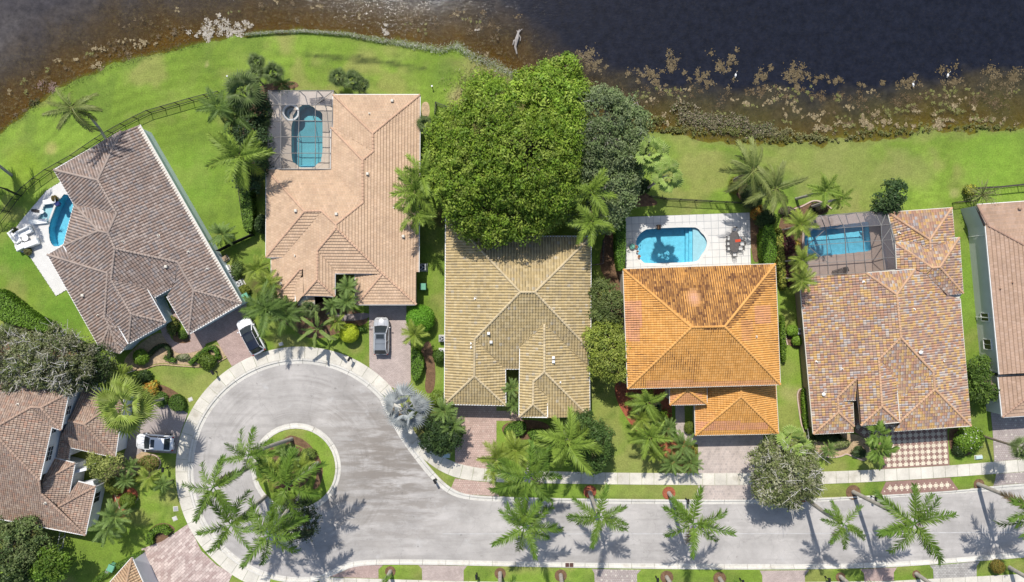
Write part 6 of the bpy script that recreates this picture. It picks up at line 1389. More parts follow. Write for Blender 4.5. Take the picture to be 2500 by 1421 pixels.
def palm(kind, px, py, h, r, label, base=None, n=None, group=None, seed=None, lean=.25, name=None, e=None):
    rng = np.random.default_rng(seed if seed is not None else int(px*7+py*13)); k = K[kind]; tx, ty, _ = P(px, py, h)
    bx, by = P(*base)[:2] if base else (tx+rng.uniform(-lean, lean), ty+rng.uniform(-lean, lean))
    if name is None: name = {'royal':'royal_palm','coconut':'coconut_palm','fan':'fan_palm','fandark':'fan_palm','pale':'fan_palm','silver':'silver_palm','banana':'banana_plant','spiky':'spiky_plant','pygmy':'date_palm'}.get(kind, 'palm_tree')
    t = thing(name, label, 'palm' if kind not in ('banana','spiky') else 'plant', (bx, by, 0), group); L = r*(H-h)/H/S*1.06; tr = k['tr']*min(1, .5+h/14)
    sh = (.9 if kind == 'royal' else .6)*min(1, h/5) if k['shaft'] else 0
    top = Vector((tx, ty, h)); bs = Vector((bx, by, -.2)); d = (top-bs).normalized(); neck = top-d*(sh+.1)
    bow = Vector((rng.uniform(-.12,.12), rng.uniform(-.12,.12), 0))*h*.1
    if kind == 'coconut' and base: bow = Vector((.4,.5,-.4))
    b = MB(); m = [bs, bs+d*.35, bs.lerp(neck, .35)+bow*.6, bs.lerp(neck, .7)+bow, neck]; b.tube(m, [tr*1.45, tr*1.1, tr*1.05, tr*.95, tr*.78], 10); b.build('trunk', M[k['bark']], t, smooth=True)
    if k['shaft']: b = MB(); b.tube([neck, neck+d*sh*.4, top+d*.12], [tr*.85, tr*.8, tr*.35], 10); b.build('crownshaft', M['shaft'], t, smooth=True)
    dead = kind in ('royal','coconut','dark','fandark','fan','silver','lush') and rng.random() < .45
    ms = fmesh(kind); n = n or k['n']; e0, e1 = e or k['e']; a0 = rng.uniform(0, 360)
    for i in range(n):
        f = (i+.5)/n; el = math.radians(e0+(e1-e0)*f**.75+rng.uniform(-9, 9)); az = math.radians(a0+137.5*i+rng.uniform(-20, 20))
        o = bpy.data.objects.new('frond', ms[rng.integers(4)]); COL.objects.link(o); o.parent = t
        s = L*(.72+.32*math.sin(math.pi*min(1, .35+.5*f)))*rng.uniform(.82, 1.08)*((.62+.38*min(1, f*1.6)) if 'fanleaf' in k['f'].__code__.co_names else 1); o.scale = (s, s, s)
        o.rotation_euler = (Matrix.Rotation(az, 3, 'Z') @ Matrix.Rotation(-el, 3, 'Y') @ Matrix.Rotation(rng.uniform(-.5, .5), 3, 'X')).to_euler()
        if dead and i >= n-1-(kind == 'coconut'): o.data = deadmesh(kind)
        o.location = (tx-bx+math.cos(az)*.05, ty-by+math.sin(az)*.05, h+.04)
    return t
def hbase(px, py, bx, by):                 # height from how far the crown leans out from its foot
    return H*(1-math.hypot(bx-CX, by-CY)/math.hypot(px-CX, py-CY))

# ------------------------------------------------------------------ palms, listed with crown, height, spread, foot
RG = 'tall palms along the street'; IG = 'tall palms on the round island'
for px, py, r, lab, base in [(1463,1262,72,'tall palm over the street with one yellow frond, foot in a red ring', (1440,1202)), (1692,1278,84,'tall palm over the street in front of the orange house', (1633,1204)),
    (2059,1280,62,'smaller yellowish tall palm over the street, foot under the grey green tree', (1962,1213)), (2231,1278,94,'largest dark tall palm over the street, foot by the patterned apron', (2083,1201)), (2545,1246,92,'tall palm whose trunk leans out of the frame, foot in the small grass plot', (2388,1182))]:
    palm('royal', px, py, hbase(px, py, *base), r, lab, base, group=RG, n=9 if r < 80 else 11)
palm('royal', 1280, 1286, 8.6, 80, 'tall palm over the street hanging below the lime palm clump', (1262,1224), group=RG)
for i, (base, lab) in enumerate([((953,1395),'palm trunk cut by the frame on the plot nearest the turning circle'),((1221,1399),'palm trunk cut by the frame beside the mailbox plot'),((1369,1404),'palm trunk cut by the frame near the storm drain'),((1628,1409),'palm trunk cut by the frame right of the cream dotted apron'),((1757,1412),'palm trunk cut by the frame left of the pink beige apron'),((2052,1408),'palm trunk cut by the frame on the plot of the dusky rose apron'),((2237,1401),'palm trunk cut by the frame left of the grey cobble apron'),((2465,1386),'palm trunk cut by the frame beside the orange shrub')]):
    hh = (9.5,9.8,10.2,10.0,9.4,10.0,10.4,9.0)[i]; k = H/(H-hh); palm('royal', CX+(base[0]-CX)*k, CY+(base[1]-CY)*k, hh, 70, lab, base, group=RG)
for px, py, r, lab, base in [(606,1112,68,'topmost tall palm of the island group, reaching to the upper road', (712,1072)), (701,1186,88,'bright lime tall palm in the middle of the island', (775,1131)), (657,1306,88,'lowest tall palm of the island group, lit yellow green', (733,1207)), (564,1281,78,'tall palm of the island group between the lowest and the outermost', (648,1213)), (521,1188,76,'outermost tall palm of the island group, over the footpath', (633,1127))]:
    palm('royal', px, py, hbase(px, py, *base), r, lab, base, group=IG, n=10)
palm('coconut', 177, 264, 8.5, 62, 'windblown coconut palm with a leaning trunk on the lake lawn', (262,345))
palm('coconut', -150, 330, 10.5, 85, 'coconut palm outside the frame throwing its shadow on the curved fence', (28,428))
for kind, px, py, h, r, lab in [
    ('fandark', 626,152,3.4,26,'small fan palm nearest the lake above the square screen cage'), ('fandark', 622,184,3.6,30,'fan palm just below the one nearest the lake'), ('fandark', 666,178,3.8,32,'round fan palm right above the square screen cage'), ('dark', 690,206,1.6,24,'low dark cycad at the upper edge of the square cage'),
    ('fandark', 592,222,6.0,58,'big olive fan palm left of the square screen cage'), ('dark', 534,262,6.2,44,'blue green feather palm at the end of the curved fence'), ('dark', 578,284,5.2,46,'feather palm with long fronds below the big olive fan palm'), ('lush', 585,383,7.4,74,'wide feather palm over the lawn left of the square cage'), ('fandark', 640,300,3.0,26,'broad leaved palm squeezed beside the square cage'),
    ('fandark', 825,188,2.6,27,'left one of the fan palm trio above the salmon roof'), ('fandark', 861,196,3.0,32,'middle one of the fan palm trio above the salmon roof'), ('fandark', 884,208,2.4,22,'small right one of the fan palm trio above the salmon roof'),
    ('pygmy', 543,571,2.6,31,'fine leaved date palm alone on the lawn by the blue wall'), ('areca', 630,655,3.2,34,'feather palm in front of the salmon house corner'), ('areca', 655,690,3.4,36,'feather palm under the left salmon eave'), ('dark', 650,755,5.0,62,'large bushy palm above the white car with black roof'), ('dark', 697,765,4.0,45,'dark palm touching the lower salmon eave'), ('fandark', 758,752,2.6,28,'dark fan palm in the shade below the salmon eave'),
    ('banana', 775,803,3.4,46,'banana like plant with long curved leaves by the footpath'), ('areca', 820,785,2.4,26,'fan shaped palm between banana plant and yellow green ball'), ('pygmy', 849,700,4.4,27,'date palm in the notch of the salmon roof, upper one'), ('pygmy', 846,737,4.0,27,'date palm in the notch of the salmon roof, lower one'), ('pygmy', 812,747,3.4,24,'pale date palm under the small salmon porch'),
    ('areca', 1013,816,3.2,32,'feather palm leaning on the big green ball shrub'), ('silver', 990,1000,4.6,66,'silver grey fan palm at the edge of the turning circle'), ('pygmy', 1083,1002,3.4,30,'date palm at the corner of the olive garage'), ('pygmy', 1104,1040,3.4,32,'date palm beside the speckled rose driveway'),
    ('pygmy', 1247,948,3.0,23,'date palm in the notch of the olive roof, upper one'), ('pygmy', 1254,988,2.6,22,'date palm in the notch of the olive roof, lower one'),
    ('royal', 1291,1164,9.6,88,'large palm of the lime clump crossing the footpath'), ('lush', 1386,1080,7.2,76,'large green palm at the front of the olive roofed house'), ('areca', 1217,1122,5.0,54,'yellow lime palm over the speckled driveway'), ('areca', 1258,1098,5.4,50,'lime palm inside the clump by the olive house'),
    ('lush', 1030,430,7.4,58,'upper feather palm between salmon roof and big tree'), ('lush', 1018,470,7.0,62,'middle feather palm leaning on the salmon roof'), ('lush', 1018,522,6.2,48,'lower feather palm on the salmon roof edge'), ('fandark', 1038,303,3.0,26,'small fan palm at the upper corner of the salmon roof'),
    ('lush', 1444,470,8.2,56,'upper palm in front of the dark tree'), ('lush', 1443,545,7.8,55,'lower palm before the dark tree, on the olive roof corner'),
    ('pale', 1589,374,8.0,52,'pale fan palm nearest the lake above the white deck'), ('pale', 1628,428,10.8,46,'pale fan palm nearer the white deck'), ('coconut', 1838,418,7.2,74,'windblown palm with straw coloured fronds behind the white deck'), ('coconut', 1893,462,7.2,64,'bright drooping palm beside the windblown one'),
    ('lush', 2014,466,8.4,42,'dark feather palm on the lawn behind the long cage, larger one'), ('lush', 2050,486,7.6,32,'dark feather palm on the lawn behind the long cage, smaller one'), ('spiky', 2398,476,2.4,36,'spiky yucca at the fence corner'),
    ('lush', 1580,982,5.2,44,'lime feather palm at the corner of the orange house'), ('areca', 1567,1020,4.0,36,'lime feather palm in the middle of the red bed'), ('lush', 1585,1068,4.2,48,'widest lime palm over the red bed and lawn'), ('pygmy', 1628,1045,2.4,26,'round date palm near the paver walk'), ('pygmy', 1668,1085,2.8,32,'date palm at the bend of the paver walk'), ('pygmy', 1640,1128,2.4,30,'date palm next to the footpath, lawn side'), ('pygmy', 1684,1128,2.4,31,'date palm next to the taupe driveway'), ('areca', 1598,1104,2.4,26,'small feather palm at the lower end of the red bed'),
    ('pale', 1938,1078,6.0,44,'pale fan palm rising out of the grey green street tree'), ('licuala', 2139,1058,3.4,33,'bright broad leaved palm before the patterned driveway, upper one'), ('licuala', 2143,1098,3.2,37,'bright broad leaved palm before the patterned driveway, lower one'), ('pygmy', 2022,1099,1.6,20,'small date palm in the tan mulch bed'),
    ('fan', 306,994,9.0,80,'large light green fan palm beside the garage of the two storey house'), ('areca', 297,914,3.6,32,'small bright palm above the large fan palm'), ('pygmy', 307,1172,2.2,24,'date palm on the red bed by the porch'), ('areca', 366,1165,2.4,31,'feather palm beside the curved bed'), ('pygmy', 398,1182,2.6,20,'small date palm beside the turning circle lawn'), ('pygmy', 318,1138,2.0,22,'pale green date palm near the white car'),
    ('pygmy', 282,1258,3.6,38,'date palm at the lawn below the red bed, upper one'), ('pygmy', 262,1288,3.4,38,'date palm at the lower corner of the two storey house'), ('fandark', 12,815,3.4,28,'fan palm at the frame edge above the grey green trees'), ('pygmy', 100,1412,2.6,36,'pale palm at the lower frame edge'),
    ('areca', 672,1150,3.0,40,'feather palm growing in the island planting'), ('pygmy', 712,1120,1.8,28,'low date palm at the top of the island planting'), ('areca', 735,1140,2.0,30,'lime feather palm in the island planting'), ('pygmy', 690,1085+10,1.6,24,'low date palm beside the leaning island trunk'),
    ]:
    base = None
    if kind == 'fan': base = (406,972)
    palm(kind, px, py, h, r, lab, base)
for lab, c, b_, r in [('leaning white trunked palm at the upper corner of the long cage', (1954,548), (1904,563), 40), ('leaning white trunked palm in the middle along the long cage', (1956,634), (1909,638), 32), ('leaning white trunked palm at the mottled roof corner', (1957,684), (1911,678), 34)]:
    palm('areca', *c, hbase(*c, *b_), r, lab, b_, n=18, e=(70,-30))
palm('fandark', 2497, 1094, 6.6, 36, 'slim trunked palm leaning out over the dotted grey driveway', (2404,1066))
# ------------------------------------------------------------------ broadleaf trees
BR = [(.18,.285,.028),(.225,.32,.035),(.145,.24,.025),(.27,.35,.055)]
DK = [(.17,.235,.085),(.20,.265,.105),(.24,.295,.135),(.16,.205,.10)]
GR = [(.20,.225,.09),(.16,.19,.065),(.26,.27,.14),(.135,.17,.05),(.31,.31,.20)]
OL = [(.21,.26,.04),(.26,.31,.05),(.17,.22,.04),(.30,.34,.07)]
tree('large_tree', 'huge bright green spreading tree behind the olive roof', (1210,400), [(1125,335,80,6.5),(1235,290,90,8),(1330,260,85,7.5),(1170,440,105,8),(1290,400,120,9.5),(1110,410,70,6),(1190,250,60,6),(1205,330,90,9),(1355,350,70,8),(1398,300,36,7),(1378,440,42,6.5),(1408,245,28,6.5),(1392,370,30,6.5)], 60000, .165, BR, clump=.7, trunk_r=.5, seed=3, spread=.24)
tree('large_tree', 'bright green tree crown hanging over the olive roof edge', (1250,500), [(1190,520,75,6.5),(1270,505,85,7.5),(1330,480,75,7),(1215,455,70,8),(1355,430,55,7)], 28000, .165, BR, clump=.7, trunk_r=.4, seed=4, spread=.24)
tree('small_tree', 'bright green tree leaning out over the lake edge', (1345,235), [(1350,200,48,5.5),(1385,170,30,6),(1330,240,50,6),(1290,215,40,5),(1395,215,34,5.5),(1365,255,45,6.5)], 15000, .155, BR, clump=.6, trunk_r=.25, seed=5)
tree('dark_tree', 'dark blue green tree beside the big bright tree', (1470,330), [(1465,300,72,6),(1520,300,50,5.2),(1440,360,70,6.5),(1500,370,66,6),(1455,265,50,5.2),(1540,270,26,4.6),(1500,250,24,4.6),(1415,420,34,6)], 24000, .15, DK, clump=.7, trunk_r=.3, seed=6, limbs_out=10)
tree('dark_tree', 'dark green tree between palms and the white pool deck', (1490,450), [(1480,440,60,5.5),(1505,480,50,5),(1440,420,60,6),(1520,420,45,5),(1460,520,55,4.5)], 17000, .15, DK, clump=.7, trunk_r=.28, seed=7, limbs_out=6)
tree('olive_tree', 'smaller olive green tree between olive and orange roofs', (1482,752), [(1478,722,32,4),(1490,752,36,4.2),(1470,765,30,3.6)], 6500, .13, [(.13,.17,.05),(.16,.20,.06),(.11,.15,.04)], clump=.55, trunk_r=.14, seed=8)
tree('olive_tree', 'larger yellow green tree between olive and orange roofs', (1490,865), [(1470,838,42,4.6),(1498,848,38,4.6),(1488,885,42,4.8),(1480,812,34,4.2),(1490,905,28,4)], 10000, .14, OL, clump=.6, trunk_r=.16, seed=9)
GG = 'grey green trees with bare twigs'
tree('grey_tree', 'grey green street tree with bare twigs beside the taupe apron', (1920,1150), [(1880,1130,48,5),(1935,1135,55,5.5),(1900,1180,52,5.2),(1955,1170,46,5),(1880,1175,40,4.6),(1925,1205,30,4.4)], 15000, .135, GR, clump=.6, trunk_r=.2, seed=10, group=GG, bark='bark_pale', limbs_out=110)
tree('grey_tree', 'grey green twiggy tree at the frame edge above the two storey house', (40,880), [(25,865,62,5.5),(80,880,58,6),(40,905,50,5.5),(-20,890,50,5)], 14000, .135, GR, clump=.6, trunk_r=.22, seed=11, group=GG, bark='bark_pale', limbs_out=130)
tree('grey_tree', 'grey green twiggy tree in the middle of the row above the two storey house', (150,880), [(140,872,60,5.8),(185,880,50,5.5),(155,905,48,5.2),(110,870,45,5.2)], 13000, .135, GR, clump=.6, trunk_r=.22, seed=12, group=GG, bark='bark_pale', limbs_out=120)
tree('small_tree', 'dark green tree at the corner between the two left houses', (240,890), [(235,880,38,4.4),(215,905,34,4.2),(255,900,28,4)], 7000, .13, [(.06,.10,.03),(.075,.12,.035),(.09,.11,.05)], clump=.5, trunk_r=.15, seed=13, limbs_out=8)
tree('small_tree', 'yellow green open tree at the porch of the two storey house', (256,1140), [(238,1128,20,3.0),(270,1136,22,3.2),(252,1152,18,2.8),(285,1122,12,2.8)], 3000, .12, [(.24,.28,.07),(.30,.32,.10),(.19,.23,.06)], clump=.5, trunk_r=.1, seed=14)
tree('dark_tree', 'dark green tree at the lower frame edge, outer one', (30,1340), [(5,1318,46,5.2),(50,1335,36,4.6),(15,1385,48,5.2),(-25,1350,50,5),(62,1395,26,3.6)], 12000, .15, [(.135,.185,.06),(.10,.15,.05),(.17,.21,.08)], clump=.7, trunk_r=.25, seed=15)
tree('dark_tree', 'dark green tree below the tan eave of the two storey house', (90,1320), [(80,1300,30,3.8),(100,1330,24,3.4),(55,1298,26,3.8)], 5200, .14, [(.135,.185,.06),(.10,.15,.05),(.17,.21,.08)], clump=.65, trunk_r=.2, seed=16)
tree('small_tree', 'bright green leafy bush tree at the lower left lawn', (132,1378), [(125,1368,30,4.2),(148,1372,24,3.8),(112,1392,26,3.8),(138,1395,20,3.6)], 5200, .15, [(.14,.24,.03),(.18,.28,.04),(.11,.20,.025)], clump=.5, trunk_r=.1, seed=17)
tree('small_tree', 'dark glossy leafed tree on the lawn beside the long cage', (2172,490), [(2180,465,24,3.2),(2160,490,26,3.0),(2195,475,20,3.2),(2170,505,24,2.4)], 3600, .16, [(.04,.075,.025),(.055,.10,.03),(.09,.14,.05)], clump=.45, trunk_r=.1, seed=18)
tree('small_tree', 'dark green tree at the front corner of the olive roofed house', (1440,1075), [(1430,1050,38,3.8),(1452,1080,38,4),(1435,1110,40,3.8),(1465,1105,26,3.4)], 9000, .13, [(.055,.105,.025),(.075,.135,.03),(.10,.16,.04)], clump=.55, trunk_r=.14, seed=19)
tree('small_tree', 'round dark green shrub tree below the olive front eave', (1416,1025), [(1414,1024,26,2.8)], 2600, .13, [(.07,.12,.03),(.10,.15,.04)], clump=.45, trunk_r=.09, seed=20)
tree('small_tree', 'dark green bush under the date palms by the silver palm', (1075,1062), [(1070,1045,34,2.8),(1085,1070,34,2.8),(1060,1072,28,2.4),(1105,1060,22,2.4)], 7000, .14, [(.035,.065,.022),(.05,.09,.03),(.065,.11,.03)], clump=.5, trunk_r=.1, seed=21)
tree('small_tree', 'dark grey green tree at the lower edge of the island', (735,1262), [(728,1250,34,4.2),(745,1275,34,4.4),(722,1285,30,4)], 5200, .12, [(.06,.09,.04),(.08,.11,.05),(.05,.075,.03)], clump=.5, trunk_r=.12, seed=22)
tree('small_tree', 'bright shrub tree against the grey wall of the far house', (2390,925), [(2385,895,24,2.8),(2395,930,26,2.8),(2385,955,24,2.6),(2410,955,20,2.4)], 4600, .14, [(.10,.17,.03),(.14,.22,.035),(.08,.14,.025)], clump=.45, trunk_r=.1, seed=23)
tree('small_tree', 'dark undergrowth tree left of the square screen cage', (605,325), [(600,318,36,4),(625,340,32,3.6),(590,345,28,3.6),(630,270,30,3.2),(625,400,34,3.2),(605,440,30,2.8)], 9000, .14, [(.04,.075,.03),(.055,.095,.035),(.07,.115,.04)], clump=.6, trunk_r=.14, seed=24)
tree('small_tree', 'small dark tree in the shade behind the lime palms', (1592,992), [(1590,990,20,2.4)], 1500, .12, [(.05,.085,.03),(.07,.11,.035)], clump=.4, trunk_r=.07, seed=25)
tree('small_tree', 'dark leafy tree under the pale fan palm by the orange garage', (1885,1085), [(1885,1085,22,3.4),(1870,1105,20,3)], 2200, .12, [(.085,.12,.04),(.11,.145,.05)], clump=.45, trunk_r=.09, seed=26)
# ------------------------------------------------------------------ shrubs and hedges
LG = [(.19,.30,.035),(.15,.25,.03),(.12,.21,.025)]; YG = [(.52,.62,.035),(.46,.57,.03),(.58,.66,.05)]; MG = [(.095,.17,.03),(.12,.20,.035),(.08,.145,.025)]; DG = [(.045,.08,.022),(.06,.10,.028)]
CRO = [(.42,.20,.03),(.5,.30,.05),(.30,.12,.03),(.20,.18,.03)]; RED = [(.10,.025,.03),(.13,.05,.05),(.07,.02,.025),(.12,.09,.05)]; YL = [(.28,.30,.05),(.36,.36,.07),(.20,.25,.04)]
for nm, lab, px, py, r, h, pal, nl, sz, kw in [
    ('topiary_ball', 'yellow green clipped ball shrub on the salmon house lawn', 852,814,23,1.9,YG,6000,.08,dict(spread=.07, up=.8)), ('topiary_ball', 'big green clipped ball shrub beside the grey rose driveway', 1026,779,35,2.6,[(.16,.37,.03),(.13,.31,.025),(.20,.42,.04)],6000,.085,{}), ('topiary_ball', 'tiny green ball shrub next to the rose driveway', 534,872,7,.5,LG,500,.05,{}),
    ('topiary_ball', 'green ball shrub on the red mulch bed', 311,1224,20,1.5,[(.15,.24,.03),(.20,.27,.04)],2200,.08,{}), ('shrub', 'round dark green shrub at the garage corner of the brown roof', 447,817,12,.9,MG,900,.07,{}), ('shrub', 'bright round shrub at the front of the brown roofed house', 344,872,20,1.3,LG,1500,.12,dict(lump=.25)),
    ('shrub', 'leafy green shrub in the loop of the clipped hedge', 506,880,22,1.0,[(.14,.21,.03),(.10,.16,.025)],1500,.13,dict(lump=.4)), ('shrub', 'pale flowering ground shrub on the sandy bed', 445,872,18,.5,[(.28,.30,.16),(.20,.25,.10),(.34,.32,.22)],700,.10,dict(lump=.4, ry=10)), ('shrub', 'shrub right below the garage wing gutter', 420,795,14,1.0,[(.20,.22,.05),(.10,.15,.04),(.26,.26,.06)],900,.13,dict(lump=.4, ry=24)),
    ('croton', 'orange and yellow croton beside the large fan palm', 367,948,20,1.2,[(.5,.34,.05),(.46,.22,.03),(.36,.36,.07)],600,.2,dict(lump=.4)), ('shrub', 'dark spiky shrub above the orange croton', 352,922,18,1.0,DG,700,.16,dict(lump=.4)), ('shrub', 'low shrub between croton and rounded hedge', 392,975,20,.8,MG,1100,.1,dict(lump=.3)),
    ('shrub', 'yellow green shrub between the porch and the red bed', 278,1186,24,1.3,[(.24,.27,.05),(.17,.22,.04)],1700,.12,dict(lump=.35)), ('shrub', 'yellow shrub at the edge of the pebbled bed', 328,1172,14,.9,YL,800,.1,dict(lump=.3)), ('shrub', 'wide low mixed shrub inside the curved edge', 362,1132,26,1.0,[(.20,.22,.05),(.15,.19,.04),(.26,.17,.07)],1700,.11,dict(lump=.35, ry=20)), ('shrub', 'small red tinged shrub in the red bed', 277,1233,8,.7,[(.2,.2,.06),(.13,.05,.04)],300,.1,dict(lump=.3)),
    ('shrub', 'green leafy shrub near the salmon driveway', 1072,870,16,1.3,MG,1100,.12,dict(lump=.35)), ('shrub', 'lime shrub at the olive garage corner', 1068,972,20,1.6,[(.22,.30,.05),(.17,.26,.04)],1400,.13,dict(lump=.35)), ('shrub', 'bright shrub with two lobes beside the mottled roof, upper part', 1935,808,15,1.1,[(.22,.36,.04),(.17,.29,.03)],1000,.12,dict(lump=.3)), ('shrub', 'bright shrub with two lobes beside the mottled roof, lower part', 1947,832,17,1.0,[(.22,.36,.04),(.17,.29,.03)],1100,.12,dict(lump=.3, ry=12)),
    ('shrub', 'white flowering shrub in front of the mottled garage', 2368,1072,34,1.8,[(.15,.27,.03),(.20,.32,.04)],3000,.13,dict(lump=.3, flowers=((.85,.83,.8),.06))), ('shrub', 'dark clipped shrub below the white flowering shrub', 2345,1098,20,1.0,DG,1300,.09,dict(lump=.2)),
    ('croton', 'orange croton bush at the corner of the white deck', 1850,520,20,1.4,CRO,1100,.12,dict(lump=.35)), ('croton', 'orange croton bush under the dark tree', 1539,456,16,1.3,CRO,900,.12,dict(lump=.35, ry=24)), ('shrub', 'large dark leaved shrub under the pale fan palms', 1568,455,20,1.4,DG,500,.24,dict(lump=.4)), ('shrub', 'yellow green low plant at the windblown palm foot', 1793,452,14,.8,YL,700,.12,dict(lump=.4, ry=22)),
    ('shrub', 'dark green bush below the drooping palm', 1870,535,26,1.8,DG,1900,.12,dict(lump=.3)), ('shrub', 'dark green bush in the bed under the windblown palm', 1838,478,30,2.2,[(.06,.085,.03),(.08,.11,.04)],2200,.12,dict(lump=.3, ry=34)), ('cordyline', 'upper dark red plants in the bed by the long cage', 1925,590,18,1.3,RED,1000,.15,dict(lump=.4, ry=34)), ('cordyline', 'lower dark red plants in the bed by the long cage', 1928,662,16,1.2,RED,900,.15,dict(lump=.4, ry=32)), ('croton', 'yellow croton by the pool corner of the long cage', 1944,598,9,.9,[(.5,.38,.08),(.4,.3,.05)],350,.14,dict(lump=.4, ry=14)),
    ('shrub', 'grey brown shrub in the bed above the long cage', 1922,515,20,.9,[(.18,.14,.1),(.12,.1,.07),(.2,.2,.12)],900,.1,dict(lump=.4, ry=12)), ('shrub', 'black green low bush in the curved bed on the lawn', 2000,508,24,.9,[(.035,.04,.02),(.06,.05,.03)],1300,.1,dict(lump=.3, ry=14)), ('shrub', 'round shrub with red flowers at the paver walk bend', 1684,1045,14,.9,[(.13,.18,.03),(.18,.22,.04)],900,.08,dict(ry=16)), ('shrub', 'low yellow shrub in the red bed near the driveway', 1692,1105,12,.6,[(.26,.27,.05),(.3,.2,.05)],600,.11,dict(lump=.4, ry=18)),
    ('shrub', 'pale variegated shrubs before the mottled house', 2050,1082,26,.9,[(.3,.34,.14),(.22,.28,.08),(.36,.38,.18)],1500,.13,dict(lump=.4, ry=12)), ('shrub', 'dark shaded hedge shrubs under the small mottled eave', 2020,1068,40,1.1,DG,2200,.1,dict(ry=11, lump=.2)), ('shrub', 'dark agave like plant near the broad leaved palms', 2098,1105,15,.8,[(.05,.09,.03),(.09,.13,.05)],350,.22,dict(lump=.5)), ('shrub', 'yellow flowering shrub at the fence corner beside the yucca', 2370,465,16,1.2,[(.14,.19,.04),(.42,.42,.06)],900,.12,dict(lump=.4)),
    ('shrub', 'round orange green shrub on the grass plot at the lower frame edge', 2437,1384,17,1.3,[(.20,.15,.03),(.15,.16,.03),(.26,.19,.04)],1600,.08,{}), ('shrub', 'green shrub in the middle of the island planting', 650,1140,22,1.0,MG,1300,.12,dict(lump=.4)), ('shrub', 'flowering green shrub on the right of the island planting', 752,1112,20,.9,[(.14,.2,.04),(.2,.26,.06)],1100,.11,dict(lump=.4)), ('shrub', 'light green low shrub at the lower island planting', 688,1215,22,.9,[(.16,.22,.04),(.11,.17,.03)],1200,.11,dict(lump=.4)),
    ('shrub', 'dark green shrub by the equipment at the blue wall', 580,660,16,1.2,[(.10,.16,.04),(.14,.2,.05)],900,.12,dict(lump=.35, ry=24)), ('shrub', 'yellow leaved shrub below the white air conditioner', 596,708,14,.9,[(.26,.28,.05),(.18,.24,.04)],800,.1,dict(lump=.3)), ('shrub', 'dark rounded shrub at the left salmon eave', 640,548,20,2.2,DG,1700,.12,dict(lump=.25, ry=24)), ('shrub', 'low variegated shrub bed below the small porch', 845,795,30,.5,[(.16,.2,.05),(.09,.14,.04),(.3,.16,.06)],1300,.1,dict(lump=.3, ry=6)),
    ('shrub', 'small green clump on the terrace behind the sofas', 34,562,8,.6,[(.10,.12,.05),(.08,.1,.04)],350,.1,dict(lump=.4)), ('shrub', 'olive potted shrub at the terrace edge', 68,614,9,.8,[(.2,.19,.07),(.14,.15,.05)],400,.11,dict(lump=.4)), ('shrub', 'bronze leaved potted shrub above the ledge', 133,485,8,.8,[(.22,.16,.05),(.15,.14,.05)],350,.1,dict(lump=.4)),
    ('shrub', 'green shrub right of the speckled driveway', 1228,1155-40,16,.8,LG,700,.1,dict(lump=.3)), ('shrub', 'dense green undergrowth beneath the lime palm clump', 1300,1110,46,1.4,MG,3200,.13,dict(lump=.3, ry=26)), ('shrub', 'undergrowth below the dark palms at the salmon corner', 660,730,34,1.2,MG,2200,.12,dict(lump=.3, ry=30)), ('shrub', 'green undergrowth in the red bed', 1600,1030,40,.9,LG,1800,.13,dict(lump=.5, ry=36))]:
    shrub(nm, lab, px, py, r, h, pal, nl, sz, seed=int(px+py*3), **kw)
hedge('tall clipped hedge between olive house and white deck', [(1501,500),(1525,500),(1526,660),(1503,660)], 2.2, [(.13,.25,.03),(.17,.31,.04),(.10,.20,.025)], seed=31)
hedge('tall clipped hedge right of the white deck', [(1856,552),(1890,548),(1894,650),(1858,646)], 1.8, [(.16,.30,.03),(.20,.36,.04),(.13,.25,.03)], seed=32)
hedge('yellowish low hedge beside the dark red plants', [(1893,560),(1908,556),(1914,640),(1920,700),(1906,712),(1897,640)], 1.1, YL, seed=33, size=.12)
hedge('low clipped hedge inside the concrete edge by the mottled roof', [(1957,950),(1971,947),(1976,1045),(1963,1048)], .8, [(.20,.33,.04),(.16,.27,.03)], seed=34)
hedge('narrow hedge along the right wall of the orange house', [(1905,770),(1915,770),(1919,880),(1908,885)], .9, LG, seed=35)
hedge('wide hedge curving along the lawn corner at the frame edge', [(-20,712),(0,705),(40,735),(80,768),(110,782),(135,800),(122,812),(70,800),(20,785),(-20,770)], 1.9, [(.14,.25,.03),(.18,.31,.04),(.11,.20,.025)], dens=60, size=.13, seed=36)
hedge('shaded dark hedge tail at the end of the wide hedge', [(85,812),(120,808),(160,822),(215,842),(235,862),(190,850),(120,835)], 1.4, MG, dens=60, size=.12, seed=37)
hedge('clipped hedge curling round a shrub by the rose driveway', [(463,888),(485,866),(505,850),(522,847),(530,858),(530,875)], .8, [(.13,.26,.03),(.16,.30,.035)], width=9, seed=38, size=.07)
hedge('dark clipped hedge loop under the brown eave', [(362,868),(385,845),(405,842),(415,860),(412,876)], .7, [(.04,.065,.03),(.055,.085,.035)], width=9, seed=39, size=.07)
hedge('short bright clipped hedge at the sandy bed', [(400,872),(412,877),(428,880)], .6, [(.13,.27,.03),(.17,.31,.04)], width=9, seed=40, size=.07)
hedge('curved green hedge around the brown mulch in the lawn', [(366,1328),(364,1308),(380,1292),(402,1290),(412,1302)], .8, [(.15,.27,.035),(.19,.31,.04)], width=15, seed=41, size=.09)
hedge('round clipped hedge near the grey rose driveway', [(415,970),(430,962),(447,972),(453,990),(448,1002),(425,1003),(412,992)], .9, [(.10,.19,.03),(.13,.23,.035)], seed=42, size=.09)
hedge('clipped hedge along the right side of the grey rose driveway', [(1004,850),(1020,852),(1036,880),(1032,905),(1022,925),(1006,930)], 1.2, [(.13,.25,.03),(.16,.29,.04)], seed=43)
hedge('clipped ground cover hedge before the olive house, rounded end', [(1228,1060),(1236,1040),(1262,1028),(1283,1032),(1283,1058),(1255,1066)], .9, [(.11,.21,.03),(.15,.26,.04)], seed=44)
